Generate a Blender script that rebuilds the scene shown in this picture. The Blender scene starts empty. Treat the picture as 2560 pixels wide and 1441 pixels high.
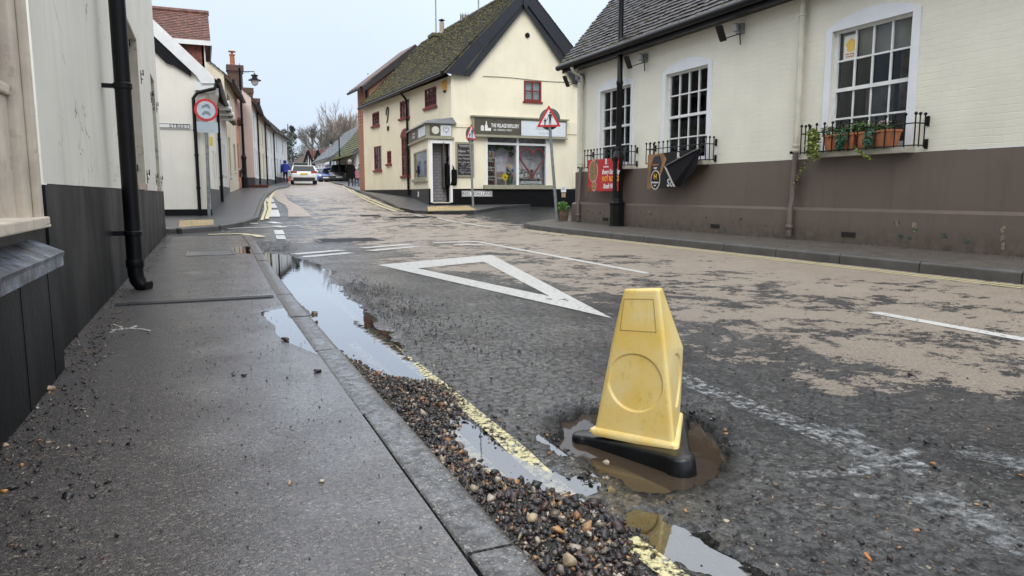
import bpy, bmesh, math, random
import numpy as np
from mathutils import Vector, Matrix, noise
random.seed(7); rng=np.random.default_rng(11)
S=bpy.context.scene; COL=S.collection
# ---------------------------------------------------------------- survey of the photograph
F=1780.;P=math.radians(7.53);YAW=math.radians(23.27);H=.8
def ray(px,py):
    u=(px-1280)/F;v=(py-720.5)/F
    cx,cy,cz=u,math.cos(P)-v*math.sin(P),-math.sin(P)-v*math.cos(P)
    c,s=math.cos(YAW),math.sin(YAW)
    return (cx*c+cy*s, -cx*s+cy*c, cz)
PR=[(-60,0),(13,0),(16,.03),(19,.13),(22.7,.35),(26.5,.56),(30,.72),(33,.82),(37.3,1.0),(50,1.22),(56,1.5),(62,1.76),(75,2.05),(100,2.5),(150,3.),(700,3.)]
def prof(y):
    if y<=PR[0][0]: return 0.
    for (a,za),(b,zb) in zip(PR,PR[1:]):
        if y<=b: return za+(zb-za)*(y-a)/(b-a)
    return PR[-1][1]
def G(px,py,z=0.):
    d=ray(px,py);t=(z-H)/d[2];return (d[0]*t,d[1]*t)
def GT(px,py,off=0.):
    z=off;x=y=0
    d=ray(px,py)
    t0=.5;
    t=t0
    while t<200:
        if H+d[2]*t<=prof(d[1]*t)+off: break
        t+=.02+.002*t
    return (d[0]*t,d[1]*t)
def WX(px,py,X):
    d=ray(px,py);t=X/d[0];return (d[1]*t,H+d[2]*t)
def WY(px,py,Y):
    d=ray(px,py);t=Y/d[1];return (d[0]*t,H+d[2]*t)
def WP(px,py,p0,dr):
    """distance along a wall line p0+s*dr and height"""
    d=ray(px,py); det=d[0]*(-dr[1])+dr[0]*d[1]
    t=(p0[0]*(-dr[1])+dr[0]*p0[1])/det
    s=(d[0]*p0[1]-d[1]*p0[0])/det*-1
    s=((d[0]*t-p0[0])*dr[0]+(d[1]*t-p0[1])*dr[1])/(dr[0]**2+dr[1]**2)
    return s,H+d[2]*t
def C(px,d,py=462):
    cx=(px-1280)/F*d/(math.cos(P)-(py-720.5)/F*math.sin(P)); c,s=math.cos(YAW),math.sin(YAW); return (cx*c+d*s,-cx*s+d*c)
def CZ(py,d):
    v=(py-720.5)/F; return H+(-math.sin(P)-v*math.cos(P))/(math.cos(P)-v*math.sin(P))*d
# ---------------------------------------------------------------- materials
def newmat(name):
    m=bpy.data.materials.new(name);m.use_nodes=True
    nt=m.node_tree; b=nt.nodes['Principled BSDF']; return m,nt,b
def N(nt,t,**k):
    n=nt.nodes.new(t)
    for a,v in k.items():
        if a.startswith('i_'):
            key=a[2:]
            n.inputs[int(key) if key.isdigit() else key].default_value=v
        else: setattr(n,a,v)
    return n
def L(nt,a,b): nt.links.new(a,b)
def pos(nt,scale=(1,1,1)):
    g=N(nt,'ShaderNodeNewGeometry'); 
    m=N(nt,'ShaderNodeVectorMath',operation='MULTIPLY'); L(nt,g.outputs['Position'],m.inputs[0]); m.inputs[1].default_value=scale
    return m.outputs[0]
def noi(nt,vec,scale,detail=6,rough=.55,dist=0):
    n=N(nt,'ShaderNodeTexNoise'); n.inputs['Scale'].default_value=scale;n.inputs['Detail'].default_value=detail;n.inputs['Roughness'].default_value=rough;n.inputs['Distortion'].default_value=dist
    L(nt,vec,n.inputs['Vector']); return n.outputs['Fac']
def ramp(nt,fac,stops):
    r=N(nt,'ShaderNodeValToRGB'); e=r.color_ramp.elements
    for i,(p,c) in enumerate(stops):
        if i>=2: e.new(p)
        e[i].position=p; e[i].color=(c,c,c,1) if not isinstance(c,(tuple,list)) else (*c,1)
    L(nt,fac,r.inputs[0]); return r.outputs[0]
def mix(nt,fac,a,b,mode='MIX'):
    m=N(nt,'ShaderNodeMix',data_type='RGBA',blend_type=mode)
    for s,v in ((0,fac),(6,a),(7,b)):
        if hasattr(v,'is_linked'): L(nt,v,m.inputs[s])
        elif isinstance(v,(tuple,list)): m.inputs[s].default_value=(*v,1)
        else: m.inputs[s].default_value=v
    return m.outputs[2]
def mth(nt,op,a,b=0.,c=None,clamp=False):
    m=N(nt,'ShaderNodeMath',operation=op); m.use_clamp=clamp
    for i,v in enumerate((a,b,c)):
        if v is None: continue
        if hasattr(v,'is_linked'): L(nt,v,m.inputs[i])
        else: m.inputs[i].default_value=v
    return m.outputs[0]
def bump(nt,b,h,strength=.3,dist=.01):
    n=N(nt,'ShaderNodeBump'); n.inputs['Strength'].default_value=strength;n.inputs['Distance'].default_value=dist
    L(nt,h,n.inputs['Height']); L(nt,n.outputs[0],b.inputs['Normal'])
def sepz(nt):
    g=N(nt,'ShaderNodeNewGeometry'); s=N(nt,'ShaderNodeSeparateXYZ'); L(nt,g.outputs['Position'],s.inputs[0]); return s.outputs
def mat(name,c,r=.6,var=.15,sc=3.,bs=0.,bsc=40.,bd=.005,metal=0.,c2=None,spec=.5,thr=None,coat=0):
    m,nt,b=newmat(name); p=pos(nt)
    d=tuple(max(0,x*(1-var)) for x in c); l=tuple(min(1,x*(1+var)) for x in c)
    base=mix(nt,ramp(nt,noi(nt,p,sc),[(.3,0.),(.7,1.)]),d,l)
    if c2:
        base=mix(nt,ramp(nt,noi(nt,p,sc*2.3,10,.7),thr or [(.55,0.),(.65,1.)]),base,c2)
    L(nt,base,b.inputs['Base Color']); b.inputs['Roughness'].default_value=r; b.inputs['Metallic'].default_value=metal
    b.inputs['Specular IOR Level'].default_value=spec; b.inputs['Coat Weight'].default_value=coat
    if bs: bump(nt,b,noi(nt,p,bsc,4),bs,bd)
    return m
def wallmat(name,c,r=.75,stain=(.3,.27,.2),amt=.35,brick=True,bstr=.5,mort=.008,rowh=.075,streak=1.,crack=0.,paintbrick=None,lowdirt=None):
    """painted or bare masonry; courses run horizontally; rain streaks are stains with a shape of their own"""
    m,nt,b=newmat(name); xyz=sepz(nt)
    u=mth(nt,'ADD',xyz[0],xyz[1]); cb=N(nt,'ShaderNodeCombineXYZ'); L(nt,u,cb.inputs[0]); L(nt,xyz[2],cb.inputs[1])
    p=pos(nt)
    big=noi(nt,p,1.3,8,.6); fine=noi(nt,p,35,5,.6)
    d=tuple(x*.9 for x in c)
    base=mix(nt,ramp(nt,big,[(.35,0.),(.65,1.)]),d,c)
    h=mth(nt,'MULTIPLY',fine,.35)
    if brick:
        # wobble so that courses are not ruler straight
        wob=N(nt,'ShaderNodeVectorMath',operation='ADD'); L(nt,cb.outputs[0],wob.inputs[0])
        nw=N(nt,'ShaderNodeTexNoise'); nw.inputs['Scale'].default_value=6.; L(nt,p,nw.inputs['Vector'])
        sc=N(nt,'ShaderNodeVectorMath',operation='SCALE'); L(nt,nw.outputs['Color'],sc.inputs[0]); sc.inputs['Scale'].default_value=.03
        L(nt,sc.outputs[0],wob.inputs[1])
        bt=N(nt,'ShaderNodeTexBrick'); L(nt,wob.outputs[0],bt.inputs['Vector'])
        bt.inputs['Scale'].default_value=1.; bt.inputs['Mortar Size'].default_value=mort; bt.inputs['Brick Width'].default_value=.225; bt.inputs['Row Height'].default_value=rowh
        bt.inputs['Mortar Smooth'].default_value=.6
        bt.inputs['Color1'].default_value=(.75,.75,.75,1); bt.inputs['Color2'].default_value=(1,1,1,1); bt.inputs['Mortar'].default_value=(.0,.0,.0,1)
        msk=ramp(nt,noi(nt,p,2.2,6,.7),[(.3,.25),(.6,1.)])
        hb=mth(nt,'MULTIPLY',bt.outputs['Color'],msk)
        h=mth(nt,'ADD',h,hb)
        if paintbrick:
            base=mix(nt,bt.outputs['Fac'],mix(nt,bt.outputs['Color'],tuple(x*.55 for x in c),base),paintbrick)
    # vertical rain streaks
    cs=N(nt,'ShaderNodeVectorMath',operation='MULTIPLY'); L(nt,p,cs.inputs[0]); cs.inputs[1].default_value=(5,5,.35)
    st=ramp(nt,noi(nt,cs.outputs[0],1.6,8,.65),[(.52,0.),(.78,1.)])
    base=mix(nt,mth(nt,'MULTIPLY',st,amt*streak),base,stain)
    sp=ramp(nt,noi(nt,p,14,10,.75),[(.66,0.),(.72,1.)])
    base=mix(nt,mth(nt,'MULTIPLY',sp,amt),base,stain)
    if lowdirt:
        z0,z1,colr=lowdirt
        mr=N(nt,'ShaderNodeMapRange'); L(nt,xyz[2],mr.inputs[0]); mr.inputs[1].default_value=z0; mr.inputs[2].default_value=z1; mr.inputs[3].default_value=1.; mr.inputs[4].default_value=0.
        k=mth(nt,'MULTIPLY',mr.outputs[0],ramp(nt,noi(nt,p,9,8,.7),[(.35,0.),(.6,1.)]))
        base=mix(nt,k,base,colr)
    if crack:
        v=N(nt,'ShaderNodeTexVoronoi',feature='DISTANCE_TO_EDGE'); v.inputs['Scale'].default_value=1.1
        nw2=N(nt,'ShaderNodeTexNoise'); nw2.inputs['Scale'].default_value=3.; L(nt,p,nw2.inputs['Vector'])
        ad=N(nt,'ShaderNodeVectorMath',operation='ADD'); L(nt,p,ad.inputs[0]); L(nt,nw2.outputs['Color'],ad.inputs[1]); L(nt,ad.outputs[0],v.inputs['Vector'])
        ck=ramp(nt,v.outputs['Distance'],[(0.,1.),(.008,0.)])
        ck=mth(nt,'MULTIPLY',ck,ramp(nt,noi(nt,p,1.7,4),[(.5,0.),(.6,1.)]))
        base=mix(nt,mth(nt,'MULTIPLY',ck,crack),base,(.12,.1,.07))
        h=mth(nt,'SUBTRACT',h,ck)
    L(nt,base,b.inputs['Base Color']); b.inputs['Roughness'].default_value=r
    bump(nt,b,h,bstr,.008)
    return m
def glassmat(name,tint=(.9,.95,.95),mn=.08):
    m=bpy.data.materials.new(name);m.use_nodes=True;nt=m.node_tree;nt.nodes.clear()
    o=N(nt,'ShaderNodeOutputMaterial');t=N(nt,'ShaderNodeBsdfTransparent');t.inputs[0].default_value=(*tint,1)
    g=N(nt,'ShaderNodeBsdfGlossy');g.inputs['Roughness'].default_value=.02;g.inputs[0].default_value=(.95,.97,1,1)
    fr=N(nt,'ShaderNodeFresnel');fr.inputs[0].default_value=1.32
    bp=N(nt,'ShaderNodeBump');bp.inputs['Strength'].default_value=.05;bp.inputs['Distance'].default_value=.02
    L(nt,noi(nt,pos(nt),2.5,2),bp.inputs['Height']);L(nt,bp.outputs[0],g.inputs['Normal'])
    x=N(nt,'ShaderNodeMixShader');k=mth(nt,'ADD',fr.outputs[0],mn,clamp=True);L(nt,k,x.inputs[0]);L(nt,t.outputs[0],x.inputs[1]);L(nt,g.outputs[0],x.inputs[2]);L(nt,x.outputs[0],o.inputs[0])
    return m
def watermat(name,tint=(.93,.92,.88),rough=.0):
    m=bpy.data.materials.new(name);m.use_nodes=True;nt=m.node_tree;nt.nodes.clear()
    o=N(nt,'ShaderNodeOutputMaterial');t=N(nt,'ShaderNodeBsdfTransparent');t.inputs[0].default_value=(*tint,1)
    g=N(nt,'ShaderNodeBsdfGlossy');g.inputs['Roughness'].default_value=rough
    fr=N(nt,'ShaderNodeFresnel');fr.inputs[0].default_value=1.6
    bp=N(nt,'ShaderNodeBump');bp.inputs['Strength'].default_value=.03;bp.inputs['Distance'].default_value=.01
    L(nt,noi(nt,pos(nt),9,3),bp.inputs['Height']);L(nt,bp.outputs[0],g.inputs['Normal']);L(nt,bp.outputs[0],fr.inputs['Normal'])
    kk=mth(nt,'MULTIPLY_ADD',fr.outputs[0],1.55,.17); kk=mth(nt,'MINIMUM',kk,.94); x=N(nt,'ShaderNodeMixShader');L(nt,kk,x.inputs[0]);L(nt,t.outputs[0],x.inputs[1]);L(nt,g.outputs[0],x.inputs[2]);L(nt,x.outputs[0],o.inputs[0])
    return m
def film(nt,b,weight,h,rough=.07,s=.35,d=.004):
    """the film of rain lying over a wet surface"""
    L(nt,weight,b.inputs['Coat Weight']); b.inputs['Coat Roughness'].default_value=rough; b.inputs['Coat IOR'].default_value=1.75
    n=N(nt,'ShaderNodeBump'); n.inputs['Strength'].default_value=s; n.inputs['Distance'].default_value=d; L(nt,h,n.inputs['Height']); L(nt,n.outputs[0],b.inputs['Coat Normal'])
# ---------------------------------------------------------------- mesh builder
class MB:
    def __init__(s): s.v=[];s.f=[]
    def add(s,vs,fs):
        o=len(s.v); s.v+= [tuple(v) for v in vs]; s.f+=[tuple(o+i for i in f) for f in fs]; return s
    def box(s,x0,x1,y0,y1,z0,z1):
        v=[(x0,y0,z0),(x1,y0,z0),(x1,y1,z0),(x0,y1,z0),(x0,y0,z1),(x1,y0,z1),(x1,y1,z1),(x0,y1,z1)]
        return s.add(v,[(0,3,2,1),(4,5,6,7),(0,1,5,4),(1,2,6,5),(2,3,7,6),(3,0,4,7)])
    def hexa(s,b,t):   # bottom 4, top 4
        return s.add(list(b)+list(t),[(0,3,2,1),(4,5,6,7),(0,1,5,4),(1,2,6,5),(2,3,7,6),(3,0,4,7)])
    def bar(s,a,b,w,h=None,up=(0,0,1)):
        h=h or w; a=Vector(a);b=Vector(b);d=(b-a).normalized();u=Vector(up)
        if abs(d.dot(u))>.98: u=Vector((0,1,0))
        x=d.cross(u).normalized()*w/2; y=x.cross(d).normalized()*h/2
        q=[-x-y,x-y,x+y,-x+y]
        return s.hexa([a+k for k in q],[b+k for k in q])
    def tube(s,pts,r,n=10,cap=True):
        pts=[Vector(p) for p in pts]; rs=r if isinstance(r,(list,tuple)) else [r]*len(pts)
        o=len(s.v); prev=None
        for i,p in enumerate(pts):
            d=(pts[min(i+1,len(pts)-1)]-pts[max(i-1,0)]).normalized()
            if prev is None:
                u=Vector((0,0,1)) if abs(d.z)<.9 else Vector((1,0,0)); x=d.cross(u).normalized()
            else: x=(prev-d*prev.dot(d)).normalized()
            prev=x; y=d.cross(x)
            for k in range(n):
                a=2*math.pi*k/n; q=p+(x*math.cos(a)+y*math.sin(a))*rs[i]; s.v.append(tuple(q))
        for i in range(len(pts)-1):
            for k in range(n):
                a=o+i*n+k;b=o+i*n+(k+1)%n; s.f.append((a,b,b+n,a+n))
        if cap:
            s.f.append(tuple(o+k for k in range(n))[::-1]); e=o+(len(pts)-1)*n; s.f.append(tuple(e+k for k in range(n)))
        return s
    def lathe(s,c,prof_,n=16,axis=None):
        o=len(s.v)
        for r,z in prof_:
            for k in range(n):
                a=2*math.pi*k/n+ math.pi/n; s.v.append((c[0]+r*math.cos(a),c[1]+r*math.sin(a),c[2]+z))
        for i in range(len(prof_)-1):
            for k in range(n):
                a=o+i*n+k;b=o+i*n+(k+1)%n; s.f.append((a,b,b+n,a+n))
        s.f.append(tuple(o+k for k in range(n))[::-1]); e=o+(len(prof_)-1)*n; s.f.append(tuple(e+k for k in range(n)))
        return s
    def prism(s,poly,dv):
        """extrude a planar polygon of 3D points by vector dv"""
        n=len(poly);dv=Vector(dv); a=[Vector(p) for p in poly]
        return s.add(a+[p+dv for p in a],[tuple(range(n))[::-1],tuple(range(n,2*n))]+[(i,(i+1)%n,n+(i+1)%n,n+i) for i in range(n)])
    def sphere(s,c,r,n=10,m=6,sc=(1,1,1)):
        pr=[(max(1e-4,r*math.sin(math.pi*i/m))*1.0,-r*math.cos(math.pi*i/m)) for i in range(m+1)]
        o=len(s.v); s.lathe((0,0,0),pr,n)
        for i in range(o,len(s.v)):
            x,y,z=s.v[i]; s.v[i]=(c[0]+x*sc[0],c[1]+y*sc[1],c[2]+z*sc[2])
        return s
    def build(s,name,m,parent=None,smooth=False,bev=0,auto=True,local=False):
        me=bpy.data.meshes.new(name); vs=s.v
        if parent is not None and not local:
            o=Vector(wloc(parent)); vs=[(x-o.x,y-o.y,z-o.z) for x,y,z in vs]
        me.from_pydata(vs,[],s.f)
        bm=bmesh.new(); bm.from_mesh(me)
        if bev:
            bmesh.ops.remove_doubles(bm,verts=bm.verts,dist=1e-5)
            es=[e for e in bm.edges if len(e.link_faces)==2 and e.calc_face_angle(0)>.5]
            bmesh.ops.bevel(bm,geom=es,offset=bev,segments=2,profile=.6,affect='EDGES',clamp_overlap=True)
        bmesh.ops.recalc_face_normals(bm,faces=bm.faces); bm.to_mesh(me); bm.free()
        ms=m if isinstance(m,list) else [m]
        for q in ms: me.materials.append(q)
        if smooth:
            for p in me.polygons: p.use_smooth=True
            try: me.set_sharp_from_angle(angle=math.radians(38))
            except Exception: pass
        ob=bpy.data.objects.new(name,me); COL.objects.link(ob)
        if parent is not None: ob.parent=parent
        return ob
def wloc(o):
    v=Vector((0,0,0))
    while o is not None: v=v+o.location; o=o.parent
    return v
def tag(o,label=None,cat=None,group=None,kind=None):
    if label: o['label']=label
    if cat: o['category']=cat
    if group: o['group']=group
    if kind: o['kind']=kind
    return o
def thing(name,loc,label,cat,group=None):
    o=bpy.data.objects.new(name,None); COL.objects.link(o); o.location=loc; o.empty_display_size=.2
    return tag(o,label,cat,group)
def struct(o): o['kind']='structure'; return o
def dup(root,loc=None,rotz=None,label=None,scale=None):
    r=root.copy(); COL.objects.link(r)
    if loc is not None: r.location=loc
    if rotz is not None: r.rotation_euler=(0,0,rotz)
    if scale: r.scale=scale
    if label: r['label']=label
    for ch in list(root.children):
        c=ch.copy(); COL.objects.link(c); c.parent=r
        for g in list(ch.children):
            d=g.copy(); COL.objects.link(d); d.parent=c
    return r
def text(name,body,size,o,xd,nd,m,parent,ext=.002,shear=0,al='CENTER',bold=0.,sx=1.):
    """lettering lying on a surface: o = centre point, xd = reading direction, nd = surface normal"""
    cu=bpy.data.curves.new(name,'FONT'); cu.body=body; cu.size=size; cu.extrude=ext; cu.align_x=al; cu.align_y='CENTER'; cu.shear=shear; cu.offset=bold; cu.resolution_u=2
    t=bpy.data.objects.new('tmp',cu); COL.objects.link(t)
    me=bpy.data.meshes.new_from_object(t); bpy.data.objects.remove(t)
    xd=Vector(xd).normalized(); nd=Vector(nd).normalized(); yd=nd.cross(xd).normalized()
    M=Matrix((( xd.x*sx,yd.x,nd.x,0),(xd.y*sx,yd.y,nd.y,0),(xd.z*sx,yd.z,nd.z,0),(0,0,0,1)))
    me.transform(M); me.materials.clear(); me.materials.append(m)
    ob=bpy.data.objects.new(name,me); COL.objects.link(ob); ob.parent=parent
    ob.location=Vector(o)-(wloc(parent) if parent is not None else Vector((0,0,0)))
    return ob
class Frame:
    """a wall plane: origin o, unit direction d along the wall (horizontal), outward normal n"""
    def __init__(s,o,d,n): s.o=Vector((o[0],o[1],0)); s.d=Vector((d[0],d[1],0)).normalized(); s.n=Vector((n[0],n[1],0)).normalized()
    def p(s,u,z,off=0.): 
        q=s.o+s.d*u+s.n*off; return (q.x,q.y,z)
    def px(s,x,y): return WP(x,y,(s.o.x,s.o.y),(s.d.x,s.d.y))
    def pan(s,mb,u0,u1,z0,z1,o0,o1):
        """box lying in the wall plane, from offset o0 to o1"""
        return mb.hexa([s.p(u0,z0,o0),s.p(u1,z0,o0),s.p(u1,z0,o1),s.p(u0,z0,o1)],[s.p(u0,z1,o0),s.p(u1,z1,o0),s.p(u1,z1,o1),s.p(u0,z1,o1)])
    def poly(s,mb,pts,o0,o1):
        return mb.prism([s.p(u,z,o0) for u,z in pts],s.n*(o1-o0))
    def wall(s,mb,u0,u1,z0,z1,ops,th=.22):
        """sheet of wall with rectangular openings and their reveals"""
        us=sorted({u0,u1,*[a for o in ops for a in o[:2]]}); zs=sorted({z0,z1,*[a for o in ops for a in o[2:4]]})
        us=[u for u in us if u0<=u<=u1]; zs=[z for z in zs if z0<=z<=z1]
        for a,b in zip(us,us[1:]):
            for c,e in zip(zs,zs[1:]):
                um,zm=(a+b)/2,(c+e)/2
                if any(o[0]<um<o[1] and o[2]<zm<o[3] for o in ops): continue
                mb.add([s.p(a,c),s.p(b,c),s.p(b,e),s.p(a,e)],[(0,1,2,3)])
        for o in ops:
            a,b,c,e=o[:4]
            for q in (((a,c),(b,c)),((b,c),(b,e)),((b,e),(a,e)),((a,e),(a,c))):
                mb.add([s.p(*q[0]),s.p(*q[1]),s.p(*q[1],-th),s.p(*q[0],-th)],[(0,1,2,3)])
        return mb
# ---------------------------------------------------------------- camera, sky, sun
cam=bpy.data.cameras.new('camera'); co=bpy.data.objects.new('camera',cam); COL.objects.link(co); S.camera=co
co.location=(0,0,H); co.rotation_euler=(math.pi/2-P,0,-YAW); cam.sensor_width=36; cam.lens=F/2560*36; cam.clip_end=2000; cam.clip_start=.05
S.view_settings.view_transform='Standard'; S.view_settings.look='None'; S.view_settings.exposure=.22; S.view_settings.gamma=1
w=bpy.data.worlds.new('World'); S.world=w; w.use_nodes=True; nt=w.node_tree; nt.nodes.clear()
o=N(nt,'ShaderNodeOutputWorld'); bg=N(nt,'ShaderNodeBackground'); L(nt,bg.outputs[0],o.inputs[0])
sky=N(nt,'ShaderNodeTexSky',sky_type='NISHITA'); sky.sun_disc=False; sky.sun_elevation=math.radians(42); sky.sun_rotation=math.radians(200)
tc=N(nt,'ShaderNodeTexCoord'); sp=N(nt,'ShaderNodeSeparateXYZ'); L(nt,tc.outputs['Generated'],sp.inputs[0])
# overcast cloud layer: darker at the horizon, brightest overhead
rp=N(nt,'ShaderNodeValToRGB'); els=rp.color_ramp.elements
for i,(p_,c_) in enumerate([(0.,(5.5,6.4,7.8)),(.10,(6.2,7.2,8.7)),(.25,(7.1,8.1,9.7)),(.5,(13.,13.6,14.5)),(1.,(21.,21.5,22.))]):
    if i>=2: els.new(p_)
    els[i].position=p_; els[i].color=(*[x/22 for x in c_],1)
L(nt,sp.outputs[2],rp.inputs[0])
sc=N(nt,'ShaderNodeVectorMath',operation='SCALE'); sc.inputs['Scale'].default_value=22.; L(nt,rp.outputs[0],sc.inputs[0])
cl=N(nt,'ShaderNodeTexNoise'); cl.inputs['Scale'].default_value=2.2; cl.inputs['Detail'].default_value=4; L(nt,tc.outputs['Generated'],cl.inputs['Vector'])
cr=ramp(nt,cl.outputs['Fac'],[(.3,.955),(.7,1.03)])
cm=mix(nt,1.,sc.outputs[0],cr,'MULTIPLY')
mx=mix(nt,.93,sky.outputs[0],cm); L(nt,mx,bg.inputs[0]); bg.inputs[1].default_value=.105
sun=bpy.data.lights.new('sun','SUN'); so=bpy.data.objects.new('sun',sun); COL.objects.link(so)
sun.energy=1.5; sun.angle=math.radians(35); sun.color=(1,.96,.9)
el,az=math.radians(42),math.radians(200)
dv=Vector((math.sin(az)*math.cos(el),math.cos(az)*math.cos(el),math.sin(el))); so.rotation_euler=dv.to_track_quat('Z','Y').to_euler(); so.location=(0,-10,30)
# ---------------------------------------------------------------- ground relief
def sdpoly(X,Y,poly):
    """signed distance (negative inside), vectorised"""
    P_=np.array(poly); d=np.full(X.shape,1e9); ins=np.zeros(X.shape,bool); n=len(P_)
    for i in range(n):
        a=P_[i];b=P_[(i+1)%n]; e=b-a; wx=X-a[0];wy=Y-a[1]
        t=np.clip((wx*e[0]+wy*e[1])/(e@e+1e-12),0,1); d=np.minimum(d,np.hypot(wx-t*e[0],wy-t*e[1]))
        c=((a[1]>Y)!=(b[1]>Y))&(X<(b[0]-a[0])*(Y-a[1])/((b[1]-a[1]) or 1e-9)+a[0]); ins^=c
    return np.where(ins,-d,d)
HOLE=[(1.10,2.15),(1.03,2.01),(1.045,1.77),(1.045,1.64),(1.1,1.545),(1.22,1.54),(1.38,1.61),(1.5,1.74),(1.61,1.92),(1.63,2.06),(1.6,2.2),(1.5,2.3),(1.3,2.33),(1.18,2.26)]
PUDA=[(.6,10.6),(.99,9.92),(1.13,9.27),(1.24,7.6),(1.12,6.9),(1.03,5.9),(1.0,4.47),(.96,3.8),(.93,3.24),(.9,2.93),(.8,2.86),(.6,2.95),(.55,3.5),(.55,10.4)]
PUDB=[(.72,2.5),(.85,2.42),(.85,2.09),(.92,1.85),(.96,1.69),(.95,1.5),(.90,1.42),(.8,1.5),(.7,1.76),(.66,2.0),(.66,2.4)]
PUDC=[(1.02,1.38),(1.1,1.32),(1.09,1.2),(1.06,1.05),(.9,1.05),(.9,1.2),(.96,1.3)]
PUDD=[(.98,1.62),(1.05,1.58),(1.06,1.42),(1.02,1.2),(.9,1.22),(.88,1.45)]
xs=np.concatenate([[-500,-200,-90,-45],np.arange(-30,-.7,1.2),np.arange(-.64,.44,.25),np.arange(.45,2.3,.0135),np.arange(2.3,7.2,.09),np.arange(7.25,12,.25),np.arange(12,46,2.),[60,100,200,500]])
ys=np.concatenate([[-200,-60,-20,-8,-3,-1,0.2],np.arange(.5,.9,.06),np.arange(.9,2.7,.0135),np.arange(2.7,4.5,.035),np.arange(4.5,12.5,.07),np.arange(12.6,24,.3),np.arange(24,64,1.),np.arange(64,102,4.),[120,150,200,300,600]])
GX,GY=np.meshgrid(xs,ys)
PRX=np.array([a for a,b in PR]);PRZ=np.array([b for a,b in PR])
def nz(X,Y,s,sd=0.):
    f=np.empty(X.size); xf=X.ravel()*s; yf=Y.ravel()*s
    for i in range(f.size): f[i]=noise.noise((xf[i],yf[i],sd))
    return f.reshape(X.shape)
def sm(x,a,b): t=np.clip((x-a)/(b-a),0,1); return t*t*(3-2*t)
near=(GX>.4)&(GX<7.2)&(GY>.4)&(GY<12.6)
def relief(X,Y,detail=True):
    z=np.interp(Y,PRX,PRZ)
    n1=nz(X,Y,9.,1.) if detail else 0*X; n2=nz(X,Y,30.,2.) if detail else 0*X; n3=nz(X,Y,2.2,5.) if detail else 0*X
    dh=sdpoly(X,Y,HOLE)+.03*n1+.026*n2
    z=z-.08*(1-sm(dh,-.035,.012))-.012*(1-sm(dh,-.0,.12))
    for pd,dep,wd in ((PUDA,.022,.13),(PUDB,.015,.07),(PUDC,.016,.05),(PUDD,.013,.06)):
        d=sdpoly(X,Y,pd)+.06*n1+.03*n2+.045*n3
        z=z-dep*(1-sm(d,-wd,wd*.25))
    nearf=(1-sm(Y,3,9))
    z=z+(.004*n1+.0048*n2*sm(X,.95,1.15))*nearf+.003*n3*(1-sm(Y,9,14))
    return z
Zg=np.interp(GY,PRX,PRZ); sub=near; Zg[sub]=relief(GX[sub],GY[sub])
hid=(GX<.5)&(GX>-1)&(GY<13)&(GY>-8); Zg[hid]=-.04
# bias of the worn buff surfacing and of wetness, as attributes
mot=np.zeros(GX.shape); far=(GX>-10)&(GX<20)&(GY>0)&(GY<70); mot[far]=nz(GX[far],GY[far],.35,9.)
bei=.1+sm(GX,1.6,3.0)*sm(GY+.45*GX,2.2,3.6)*.44+.16*sm(GX,4.6,6.0)*sm(GY,2.,5.)+.06*sm(GY,4,7)*sm(GX,2,3)
bei=bei-.10*np.exp(-((GX-3.6)/.5)**2)*sm(GY,2,4)+.12*mot
bei=np.where((GX<2.9)&(GY>2.5)&(GY<7.),bei-.12,bei)
bei=np.where(GY>12.2,.55+.12*mot-.36*(1-sm(GX-(GY-20)*.12,1.8,3.6)),bei)
bei=bei+(.66+.1*mot-bei)*sm(GY,24,34)
bei=np.where(GY<24,bei*(1-sm(GX+.5*mot,6.6,8.2)),bei)
bei=np.where((GX<.2)&(GY<22),0.,bei)
wet=np.clip(1-sm(GX,.9,2.6),0,1)*(1-.4*sm(GY,6,12)); 
nx,ny=len(xs),len(ys)
me=bpy.data.meshes.new('road'); V=np.stack([GX.ravel(),GY.ravel(),Zg.ravel()],1)
idx=np.arange(nx*ny).reshape(ny,nx); Fq=np.stack([idx[:-1,:-1].ravel(),idx[:-1,1:].ravel(),idx[1:,1:].ravel(),idx[1:,:-1].ravel()],1)
def npmesh(me,V,Fq):
    k=Fq.shape[1]; me.vertices.add(len(V)); me.vertices.foreach_set('co',V.astype(np.float32).ravel())
    me.loops.add(Fq.size); me.loops.foreach_set('vertex_index',Fq.astype(np.int32).ravel())
    me.polygons.add(len(Fq)); me.polygons.foreach_set('loop_start',(np.arange(len(Fq))*k).astype(np.int32)); me.update(calc_edges=True)
npmesh(me,V,Fq)
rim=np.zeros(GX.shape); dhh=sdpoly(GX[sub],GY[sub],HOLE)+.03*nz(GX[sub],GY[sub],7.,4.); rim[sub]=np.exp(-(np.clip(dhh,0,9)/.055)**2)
for nm,A in (('beige',bei),('wet',wet),('rim',rim)):
    at=me.attributes.new(nm,'FLOAT','POINT'); at.data.foreach_set('value',A.astype(np.float32).ravel())
me.polygons.foreach_set('use_smooth',np.ones(len(Fq),bool))
road=bpy.data.objects.new('road',me); COL.objects.link(road); struct(road)
def attr(nt,n): a=N(nt,'ShaderNodeAttribute'); a.attribute_name=n; return a.outputs['Fac']
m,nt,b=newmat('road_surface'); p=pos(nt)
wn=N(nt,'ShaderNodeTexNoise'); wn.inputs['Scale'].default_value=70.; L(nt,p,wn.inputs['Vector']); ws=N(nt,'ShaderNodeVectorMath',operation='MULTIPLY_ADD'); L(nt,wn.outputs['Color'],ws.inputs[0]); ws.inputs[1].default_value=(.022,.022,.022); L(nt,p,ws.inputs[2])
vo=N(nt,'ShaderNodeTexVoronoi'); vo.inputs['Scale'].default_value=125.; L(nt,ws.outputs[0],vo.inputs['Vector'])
vo2=N(nt,'ShaderNodeTexVoronoi'); vo2.inputs['Scale'].default_value=210.; L(nt,p,vo2.inputs['Vector'])
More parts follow.
